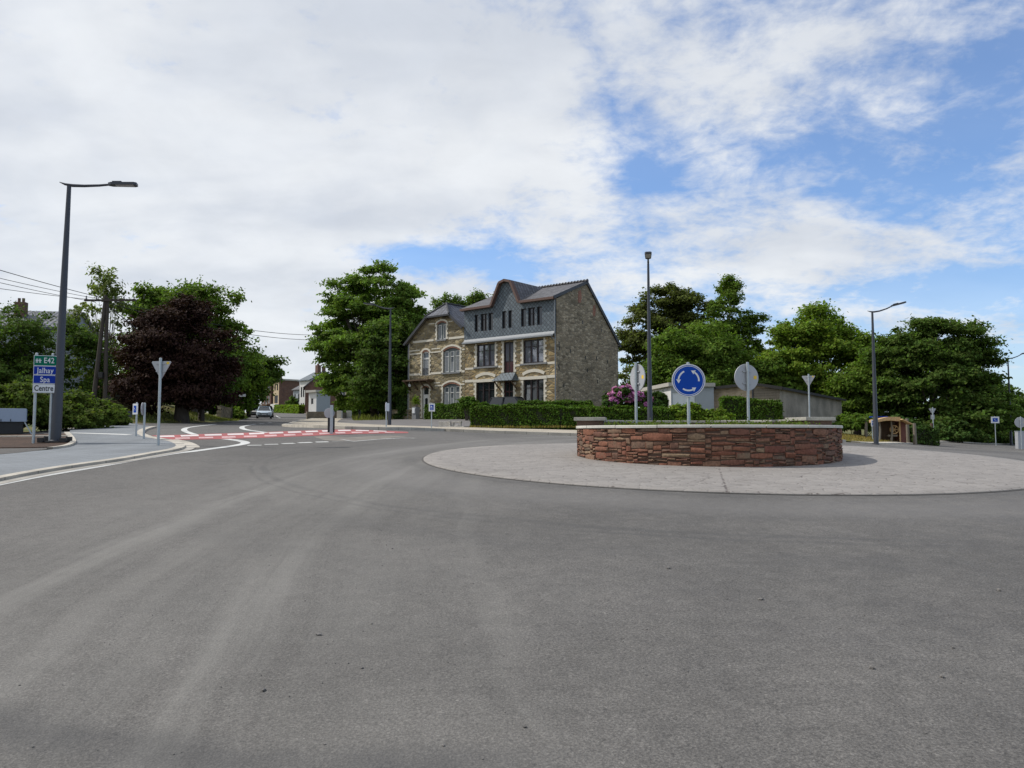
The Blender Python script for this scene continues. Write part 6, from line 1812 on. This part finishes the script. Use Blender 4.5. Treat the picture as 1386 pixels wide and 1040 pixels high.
# small round sign seen edge-on
b = P(194.6, 593.6, 24.6); b.z = H(b.x, b.y) + .06
t = thing('round_sign', 'low post with a small round red-edged sign seen edge-on', 'road sign', b, R(-78))
zt = P(194, 546, 24.6).z - b.z
mb = MB(); post(mb, zt, .035); mb.build('post', M['galv'], t, uv=False)
Mx = Matrix.Translation((0, -.06, zt - .18)) @ Matrix.Rotation(R(90), 4, 'X')
mb = MB(); mb.lathe([(.2, -.01), (.2, .01)], 32, Mx); pl = mb.build('sign_panel', M['galv_light'], t, uv=False)
mb = MB(); mb.lathe([(.195, .0101), (.195, .012)], 32, Mx); rf = mb.build('red_border', M['sign_red'], pl, uv=False)
mb = MB(); mb.lathe([(.14, .0121), (.14, .014)], 32, Mx); mb.build('white_centre', M['sign_white'], rf, uv=False)
# marker post on the median: square post, round sign and dark board on its far side
b = P(448.5, 587.6, 28.4); b.z = H(b.x, b.y)
t = thing('bollard_sign', 'short galvanised post with a round sign and a dark board at the crossing', 'road sign', b, R(8))
mb = MB(); mb.bbox(-.055, .055, -.045, .045, -.1, 1.06, .012); mb.bbox(-.06, .06, -.05, .05, -.02, .10, .01); mb.build('post', M['galv'], t)
Mx = Matrix.Translation((-.09, .07, .76)) @ Matrix.Rotation(R(90), 4, 'X')
mb = MB(); mb.lathe([(.185, -.012), (.19, 0), (.185, .012)], 32, Mx); pl = mb.build('sign_panel', M['galv_light'], t, uv=False)
mb = MB(); mb.bbox(-.145, .11, .05, .075, .05, .60, .006); mb.build('dark_board', M['black'], t)
# thin post with a little plate beside the pavement lamp
b = P(522.6, 582.2, 32.6); b.z = H(b.x, b.y) + .1
t = thing('post_sign', 'thin pale post with a small plate seen edge-on near the left stone house', 'road sign', b, R(66))
mb = MB(); post(mb, 1.05, .026); mb.build('post', M['galv'], t, uv=False)
mb = MB(); mb.bbox(-.13, .15, -.055, -.03, .68, 1.02, .006); mb.build('sign_panel', M['sign_white'], t)

# direction signs
def text(name, s, size, mat, parent, loc, sx=1.0, rot=(R(90), 0, 0), off=.004):
    cu = bpy.data.curves.new(name, 'FONT'); cu.body = s; cu.size = size; cu.align_x = 'CENTER'; cu.align_y = 'CENTER'; cu.extrude = .001; cu.space_character = 1.04; cu.offset = off; cu.resolution_u = 4
    tmp = bpy.data.objects.new(name, cu); C.objects.link(tmp); bpy.context.view_layer.update()
    me = bpy.data.meshes.new_from_object(tmp.evaluated_get(bpy.context.evaluated_depsgraph_get())); bpy.data.objects.remove(tmp)
    me.name = name; me.materials.clear(); me.materials.append(mat)
    o = bpy.data.objects.new(name, me); C.objects.link(o); o.parent = parent; o.location = loc; o.rotation_euler = rot; o.scale = (sx, 1, 1)
    return o
DS = 23.2
b = P(42.5, 600.5, DS); b.z = H(b.x, b.y) + .14
e = P(67, 601, DS)
c0 = P(45.5, 480, DS)
t = thing('direction_sign', 'stacked direction signs reading E42, Jalhay, Spa and Centre on two posts', 'direction sign', b, R(22))
W_ = .665
for x in (.04, .47):
    mb = MB(); mb.lathe([(.042, -.2), (.042, P(46, 479, DS).z - b.z + .02), (.02, P(46, 479, DS).z - b.z + .035)], 12, Matrix.Translation((x, .06, 0))); mb.build('post', M['galv'], t, uv=False)
rows = [(481, 496, 'sign_green', 'E42', 'sign_white'), (495.2, 508, 'sign_navy', 'Jalhay', 'sign_white'), (507.6, 520.2, 'sign_navy', 'Spa', 'sign_white'), (519.8, 532.6, 'sign_white', 'Centre', 'ink')]
for i, (y0, y1, col, s, tc) in enumerate(rows):
    z1 = P(60, y0, DS).z - b.z; z0 = P(60, y1, DS).z - b.z + .015; zc = (z0 + z1) / 2; hh = (z1 - z0) / 2
    def ol(ins):
        l, rr = -.02 + ins, W_ - ins; h2 = hh - ins
        return [(l, zc - h2), (rr - .10, zc - h2), (rr - .035, zc - h2 * .75), (rr, zc - h2 * .28), (rr, zc + h2 * .28), (rr - .035, zc + h2 * .75), (rr - .10, zc + h2), (l, zc + h2)]
    mb = MB(); mb.prism(ol(0), -.035, .012); p = mb.build('arrow_panel', M['galv_light'] if i != 3 else M['sign_white'], t)
    p['label'] = ['green panel reading E42', 'blue panel reading Jalhay', 'blue panel reading Spa', 'white panel reading Centre'][i]
    mb = MB(); mb.prism(ol(.006), -.0375, -.0352); e1 = mb.build('white_edge', M['sign_white'] if i != 3 else M['galv_light'], p)
    mb = MB(); mb.prism(ol(.017), -.040, -.0376); f = mb.build('panel_face', M[col], p)
    text('lettering', s, .235, M[tc], p, (W_ * (.58 if i == 0 else (.445 if i < 3 else .41)), -.0425, zc - (.012 if i in (1, 2) else 0)), .78 if i < 3 else .72, off=.002 if i < 3 else .005)
    if i == 0:   # little motorway symbol: road narrowing under a bridge
        mb = MB()
        for x in (.0, .03, .085, .115): mb.add([(.04 + x, -.0425, zc - .07), (.058 + x, -.0425, zc - .07), (.0525 + x * .8 + .01, -.0425, zc + .06), (.04 + x * .8 + .01, -.0425, zc + .06)], [(0, 1, 2, 3)])
        mb.box(.03, .19, -.0435, -.0425, zc - .005, zc + .015)
        mb.build('motorway_symbol', M['sign_white'], p)

# ---------------------------------------------------------------- wooden poles and wires
bp = P(134, 546, 47); bp.z = H(bp.x, bp.y) - .1
t = thing('utility_pole', 'dark wooden A-shaped utility pole with crossarm rising from the bank', 'utility pole', bp, R(6))
zt = P(138.5, 400, 47).z - bp.z; h_ = zt
mb = MB(); mb.tube([(-.42, 0, -.5), (.18, .0, zt)], [.15, .10], 10); mb.build('pole', M['wood_pole'], t)
mb = MB(); mb.tube([(.34, .05, -.5), (.26, .04, zt - .15)], [.13, .095], 10); mb.build('pole', M['wood_pole'], t)
mb = MB()
for f in (.12, .3, .52): mb.bar((-.42 + .6 * f - .1, .02, zt * f), (.34 - .08 * f + .1, .05, zt * f), .08, .12)
mb.build('brace', M['wood_pole'], t)
mb = MB(); mb.bar((-1.0, -.12, zt - .35), (2.0, -.12, zt - .28), .10, .12); ca_ = mb.build('crossarm', M['wood_pole'], t)
mb = MB()
for x in (-.9, -.3, .7, 1.3, 1.9): mb.lathe([(.035, 0), (.06, .05), (.03, .1), (.055, .14), (.02, .2)], 8, Matrix.Translation((x, -.12, zt - .26)))
mb.build('insulator', M['sill'], ca_)
mb = MB(); mb.bbox(.0, .26, -.3, -.1, zt * .3, zt * .3 + .35, .02); mb.build('junction_box', M['black'], t)
mb = MB(); mb.tube([(.2, 0, zt - .6), (1.5, .3, zt - 1.6), (2.0, .4, zt - 2.1)], .03, 6); mb.build('stay_wire', M['cable'], t)
t2 = copy_tree(t); t2.location = (-22.4, 19.6, H(-22.4, 19.6)); t2['label'] = 'second wooden utility pole left of the trailer, beyond the picture edge'
def wire(label, a, b, sag, n=24, r=.018, group='overhead cables'):
    a, b = Vector(a), Vector(b); pts = []
    for i in range(n + 1):
        f = i / n; p = a.lerp(b, f); p.z -= sag * 4 * f * (1 - f); pts.append(p)
    mb = MB(); mb.tube(pts, r, 6, cap=False); o = mb.build('overhead_cable', M['cable'], uv=False, fix=False)
    tag(o, label, 'cable', group); return o
for i, (ya, yb, dy) in enumerate(((361, 403, 0), (372, 404, .5), (386, 407, -.5), (378, 409, 0))):
    a = P(0, ya, 36); b_ = P(137 - (i % 2) * 8, yb, 47)
    a2 = b_ + (a - b_) * 2.5
    wire(['uppermost overhead cable at the left running to the wooden pole', 'second overhead cable from the top, left of the wooden pole', 'third overhead cable from the top, left of the wooden pole', 'lowest overhead cable left of the wooden pole'][i], a2 + Vector((0, 0, .1)), b_, .22, r=.014 + .004 * (i == 0))
for i, (ya, yb) in enumerate(((434, 444), (439, 451))):
    wire(['upper overhead cable between the maple and the ash tree', 'lower overhead cable between the maple and the ash tree'][i], P(141, 404 + 5 * i, 47), P(470, yb + 8, 88), .9, r=.024)

# street name plate and small things by the road to the left
b = P(313.5, 562, 78); b.z = H(b.x, b.y)
t = thing('street_name_sign', 'thin pole with a small white street name plate by the left road', 'street sign', b)
mb = MB(); post(mb, 2.6, .04); mb.build('post', M['galv'], t, uv=False)
mb = MB(); mb.bbox(.75, 1.4, -.03, .0, 2.35, 2.62, .01); mb.box(0, .8, -.02, .01, 2.46, 2.5); mb.build('name_plate', M['sign_white'], t)
b = P(171.5, 573, 40); b.z = H(b.x, b.y)
t = thing('marker_post', 'short white marker post on the grass by the left path', 'post', b)
mb = MB(); mb.lathe([(.035, -.2), (.035, .5), (.02, .53)], 10); mb.build('shaft', M['sign_white'], t, uv=False)
mb = MB(); mb.bbox(.05, .25, -.03, .03, .45, .75, .02); mb.build('plate', M['dark_pole'], t)

# ---------------------------------------------------------------- wooden information hut and posts
ho = P(1188, 600, 52.5); ho.z = H(ho.x, ho.y)
t = thing('wooden_hut', 'small open wooden hut with a curved pale larch roof and a wheel inside', 'shelter', ho, R(-6))
w_ = 1.75; hh = P(1190, 568, 52.5).z - ho.z - .1
mb = MB(); n = 10
out = [(-.1 + 1.5 * i / n, hh - .10 + .16 * math.sin(math.pi * i / n) * .6 + .05 * (i / n)) for i in range(n + 1)]
# curved roof boards, extruded front to back
mb.prism(out + [(x, z + .30 - .12 * i / n) for i, (x, z) in enumerate(out[::-1])], -.35, 1.25)
rf = mb.build('roof', M['wood_tan'], t)
mb = MB(); mb.bar((1.38, -.1, hh + .10), (2.0, -.1, hh - .22), 1.3, .06); mb.build('side_roof', M['wood_tan'], rf)
mb = MB(); mb.bbox(1.1, 1.45, -.3, 1.1, hh - .05, hh + .22, .02); mb.build('roof_block', M['wood_red'], rf)
mb = MB(); mb.bbox(-.1, .9, .5, 1.2, hh + .26, hh + .33, .01); sp = mb.build('solar_panel', M['sign_navy'], t)
for x in (.15, .92):
    mb = MB(); mb.tube([(x - .03, 0, -.2), (x + .05, .02, hh * .55), (x, 0, hh)], [.07, .065, .05], 8); mb.build('support_post', M['wood_grey'], t)
mb = MB(); mb.bbox(1.42, 1.5, -.05, .03, -.2, hh + .05, .01); mb.build('support_post', M['wood_tan'], t)
mb = MB(); mb.box(.1, 1.75, 1.0, 1.06, -.2, hh); mb.box(.08, .12, .3, 1.06, -.2, hh); mb.build('back_wall', M['wood'], t)
mb = MB(); mb.box(1.52, 1.85, -.02, 1.0, -.2, hh - .05); mb.build('side_board', M['wood_red'], t)
mb = MB(); Mx = Matrix.Translation((1.18, .2, hh * .56)) @ Matrix.Rotation(R(90), 4, 'X')
n = 24
for k in range(n):
    a0 = 2 * math.pi * k / n; a1 = 2 * math.pi * (k + 1) / n
    mb.bar(Mx @ Vector((.27 * math.cos(a0), .27 * math.sin(a0), 0)), Mx @ Vector((.27 * math.cos(a1), .27 * math.sin(a1), 0)), .06, .06)
for k in range(6): mb.bar(Mx @ Vector((0, 0, 0)), Mx @ Vector((.26 * math.cos(k * 1.047), .26 * math.sin(k * 1.047), 0)), .04, .04)
mb.build('wheel', M['wood_tan'], t)
mb = MB(); mb.bbox(.75, 1.35, .1, .4, .28, .40, .01); mb.build('shelf', M['wood_grey'], t)
for i, (px, pyt, d, lab) in enumerate(((1229.5, 566.5, 54.5, 'weathered timber post nearest the wooden hut'), (1238.5, 573, 53, 'stout weathered timber post in front of the dark hedge'), (1261.3, 573, 55.5, 'leaning timber post beside the far give-way sign'), (1172, 566, 57, 'grey timber post on the bank behind the small blue sign'))):
    b = P(px, 600, d); b.z = H(b.x, b.y)
    t = thing('timber_post', lab, 'post', b, 0, 'timber posts by the wooden hut')
    hp = P(px, pyt, d).z - b.z
    mb = MB(); mb.tube([(0, 0, -.3), (.02 * (i - 1), 0, hp * .5), (.05 * (i - 1), .02, hp)], [.13, .115, .10], 9); mb.build('shaft', M['wood_grey'] if i != 2 else M['wood'], t)

# ---------------------------------------------------------------- vehicles
def car(label, loc, rz, paint, L_=4.3, W_=1.78, Hh=1.48, van=0.0, cat='car', name='parked_car', plate=False):
    """forward is local -y; body lofted from cross sections"""
    t = thing(name, label, cat, loc, rz, 'cars')
    hw = W_ / 2
    # side profile stations: (y, belt height, sill height, half width, roof height or None)
    st = [(-L_ / 2, .62, .35, .72), (-L_ / 2 + .12, .74, .24, .90), (-L_ / 2 + .6, .86, .2, .99), (-L_ / 2 + 1.15 - van * .4, .96, .2, 1), (0, .98, .2, 1), (L_ / 2 - .8, 1.0, .2, 1), (L_ / 2 - .15, .98, .26, .94), (L_ / 2, .85, .38, .8)]
    mb = MB(); sec = 10
    for y, zb_, zs, f in st:
        w2 = hw * f
        mb.v += [(-w2 * .86, y, zs), (-w2, y, zs + .16), (-w2 * 1.0, y, (zs + zb_) / 2 + .05), (-w2 * .94, y, zb_ - .05), (-w2 * .80, y, zb_), (w2 * .80, y, zb_), (w2 * .94, y, zb_ - .05), (w2 * 1.0, y, (zs + zb_) / 2 + .05), (w2, y, zs + .16), (w2 * .86, y, zs)]
    for i in range(len(st) - 1):
        for k in range(sec):
            a = i * sec + k; b = i * sec + (k + 1) % sec; mb.f.append((a, b, b + sec, a + sec))
    mb.f.append(tuple(range(sec))); e = (len(st) - 1) * sec; mb.f.append(tuple(e + k for k in range(sec))[::-1])
    body = mb.build('body', paint, t, smooth_angle=50)
    # glasshouse and roof
    y0 = -L_ / 2 + 1.05 - van * .5; y1 = -L_ / 2 + 1.85 - van * .5; y2 = L_ / 2 - .75 + van * .3; y3 = L_ / 2 - .12
    g = MB(); b_ = hw * .84; tp = hw * .66
    g.add([(-b_, y0, .95), (b_, y0, .95), (tp, y1, Hh - .05), (-tp, y1, Hh - .05), (-b_, y3, .98), (b_, y3, .98), (tp, y2, Hh - .05), (-tp, y2, Hh - .05)],
          [(0, 1, 2, 3), (5, 4, 7, 6), (1, 5, 6, 2), (4, 0, 3, 7)])
    g.build('windows', M['car_glass'], t)
    rm = MB(); rm.prism([(-tp - .02, Hh - .06), (-tp * .8, Hh - .005), (0, Hh + .015), (tp * .8, Hh - .005), (tp + .02, Hh - .06)], y1 - .04, y2 + .04)
    for s in (-1, 1):
        rm.bar((s * b_, y0, .95), (s * tp, y1, Hh - .05), .07, .07); rm.bar((s * b_, y3, .98), (s * tp, y2, Hh - .05), .10, .10)
        ym = (y1 + y2) / 2; rm.bar((s * b_ * 1.0, ym, .97), (s * (tp + .01), ym, Hh - .05), .07, .05)
    rm.build('roof', paint, t, smooth_angle=40)
    for s in (-1, 1):
        for y in (-L_ / 2 + .82, L_ / 2 - .82):
            Mx = Matrix.Translation((s * (hw - .10), y, .32)) @ Matrix.Rotation(R(90), 4, 'Y')
            wm = MB(); wm.lathe([(.21, -.10), (.31, -.10), (.325, -.06), (.325, .06), (.31, .10), (.21, .10)], 20, Mx); wh = wm.build('wheel', M['rubber'], t, uv=False)
            wm = MB(); wm.lathe([(.2, -.09), (.2, .09)], 16, Mx); wm.build('rim', M['galv'], wh, uv=False)
        hm = MB(); hm.bbox(min(s * .45, s * .80), max(s * .45, s * .80), -L_ / 2 - .01, -L_ / 2 + .25, .60, .74, .03); hm.build('headlight', M['lamp_lens'], t)
        mm = MB(); mm.bbox(min(s * hw * .96, s * hw * 1.14), max(s * hw * .96, s * hw * 1.14), y0 + .35, y0 + .5, .92, 1.06, .03); mm.build('wing_mirror', paint, t)
    gm = MB(); gm.bbox(-.5, .5, -L_ / 2 - .015, -L_ / 2 + .1, .46, .60, .02); gm.bbox(-.7, .7, -L_ / 2 - .01, -L_ / 2 + .1, .24, .38, .02); gm.build('grille', M['black'], t)
    pm = MB(); pm.box(-.26, .26, -L_ / 2 - .03, -L_ / 2 - .018, .40, .50); pm.build('number_plate', M['sign_white'], t)
    return t
def on(px, py, d): 
    p = P(px, py, d); p.z = H(p.x, p.y); return p
car('silver-blue car driving towards the camera on the left road', on(357.5, 567, 94), R(17), M['car_silver'], name='oncoming_car')
car('dark car half hidden behind the oncoming silver car', on(361, 563, 108), R(15), M['car_dark'], name='parked_car', Hh=1.6, van=.4)
car('white van-like car parked left of the oncoming silver car', on(346, 563, 112), R(15), M['render_white'], Hh=1.9, van=1)
car('dark people carrier parked in front of the stone house, only its roof showing', on(694, 560, 57), R(62), M['car_dark'], L_=4.1, Hh=1.9, van=.6)
pk = on(148, 546, 60)
car('dark parked car on the bank behind the wooden utility pole', pk, R(80), M['car_dark'])
# white trailer at the left edge
b = P(8, 580, 28.5); b.z = H(b.x, b.y)
t = thing('trailer', 'pale blue-white box trailer parked at the left edge beneath the shrubs', 'trailer', b, R(31))
zt = P(8, 553, 28.5).z - b.z; z1 = P(8, 571, 28.5).z - b.z; xr = (P(31.5, 560, 28.5).x - b.x) * 1.0
mb = MB(); mb.bbox(-2.2, xr, 0, 1.3, z1, zt, .02); bx = mb.build('box_body', M['bluebox'], t)
mb = MB()
for x in (-.2, .1, .4): mb.box(xr - .9 + x, xr - .87 + x, -.015, .0, z1 + .01, z1 + .10)
mb.build('hinge', M['dark_pole'], bx)
mb = MB(); mb.box(-2.15, xr - .1, .1, 1.2, .06, z1); mb.build('chassis', M['black'], t)
for x in (-1.3, -.55):
    mb = MB(); mb.lathe([(.1, -.08), (.26, -.08), (.28, 0), (.26, .08), (.1, .08)], 18, Matrix.Translation((x, .16, .28)) @ Matrix.Rotation(R(90), 4, 'X')); wh = mb.build('wheel', M['rubber'], t, uv=False)
mb = MB(); mb.bar((xr - .05, .1, z1), (xr + .22, .05, .0), .04, .04); mb.build('prop_stand', M['galv'], t)
# stone kerb ledge under the trailer
mb = MB()
# broken concrete on the pavement in front of the house
b = on(608, 578, 46.5); b.z += .1
t = thing('concrete_rubble', 'grey broken concrete blocks lying on the pavement beside the long hedge', 'rubble', b, R(-6))
rg = random.Random(3)
mb = MB(); mb.bbox(-.62, .0, -.2, .2, .0, .34, .05, Matrix.Rotation(R(5), 4, 'Z')); mb.build('block', M['rubble_conc'], t)
mb = MB(); mb.bbox(.0, .12, -.25, .2, .0, .38, .03, Matrix.Rotation(R(-6), 4, 'Y')); mb.build('block', M['rubble_conc'], t)
mb = MB(); mb.bbox(.16, .74, -.12, .3, .26, .36, .03); mb.bbox(.18, .28, -.1, .25, 0, .27, .02); mb.bbox(.62, .72, -.1, .25, 0, .27, .02); mb.bbox(.3, .6, -.16, .0, .0, .14, .03); mb.build('block', M['rubble_conc'], t)
mb = MB(); mb.bbox(-.85, .95, -.3, .3, -.05, .045, .02); mb.build('pallet_slab', M['rubble_conc'], t)
# potted plant and letter box by the entrance
fp = lambda s, y: HO + Vector((math.cos(HA) * s - math.sin(HA) * y, math.sin(HA) * s + math.cos(HA) * y, 0))
q = fp(-15.2, -1.6); q.z = H(q.x, q.y) + .1
t = thing('letter_box', 'grey stone pillar with a white letter box by the front door', 'letter box', q, HA)
mb = MB(); mb.bbox(-.28, .28, -.25, .25, -.3, 1.15, .03); pil = mb.build('pillar', M['sill'], t)
mb = MB(); mb.bbox(-.17, .17, -.32, -.25, .55, 1.05, .02); mb.build('box_front', M['sign_white'], t)
q2 = q.copy(); q2.z += 1.15
t = thing('potted_plant', 'leafy potted plant on the pillar by the front door', 'potted plant', q2)
mb = MB(); mb.lathe([(.14, 0), (.2, .26), (.21, .28), (.17, .28)], 14); mb.build('pot', M['brick_red'], t, uv=False)
rng = np.random.default_rng(5); pp = rng.normal(size=(500, 3)) * np.array([.17, .17, .2]) + np.array([0, 0, .55])
quads_mesh('foliage', leaf_quads(pp, .09, rng), L['fresh'], t)
# loose stones on the near asphalt
rng = np.random.default_rng(21); mb = MB()
spots = [G(*p) for p in ((523, 738), (531, 743), (432, 860), (357, 935), (451, 868), (503, 845), (1275, 917), (1352, 800), (1290, 878), (640, 790), (905, 770), (1030, 812), (710, 985), (490, 905), (870, 905), (1180, 905), (600, 1010))]
spots += [(rng.uniform(-3, 4), rng.uniform(3.3, 9)) for _ in range(320)]
for i, (x, y) in enumerate(spots):
    s = (.011 if i < 17 else .0038) * rng.uniform(.5, 1.7); z = H(x, y)
    bm = bmesh.new(); bmesh.ops.create_icosphere(bm, subdivisions=1, radius=1)
    sc_ = rng.uniform(.6, 1.3, 3) * s
    vs = [(x + v.co.x * sc_[0] * rng.uniform(.8, 1.2), y + v.co.y * sc_[1] * rng.uniform(.8, 1.2), z + s * .4 + v.co.z * sc_[2] * .7) for v in bm.verts]
    bm.verts.ensure_lookup_table(); mb.add(vs, [[v.index for v in f.verts] for f in bm.faces]); bm.free()
tag(mb.build('loose_stones', M['stone_bits'], uv=False), 'small loose stones scattered on the near asphalt', 'stones', None, 'stuff')
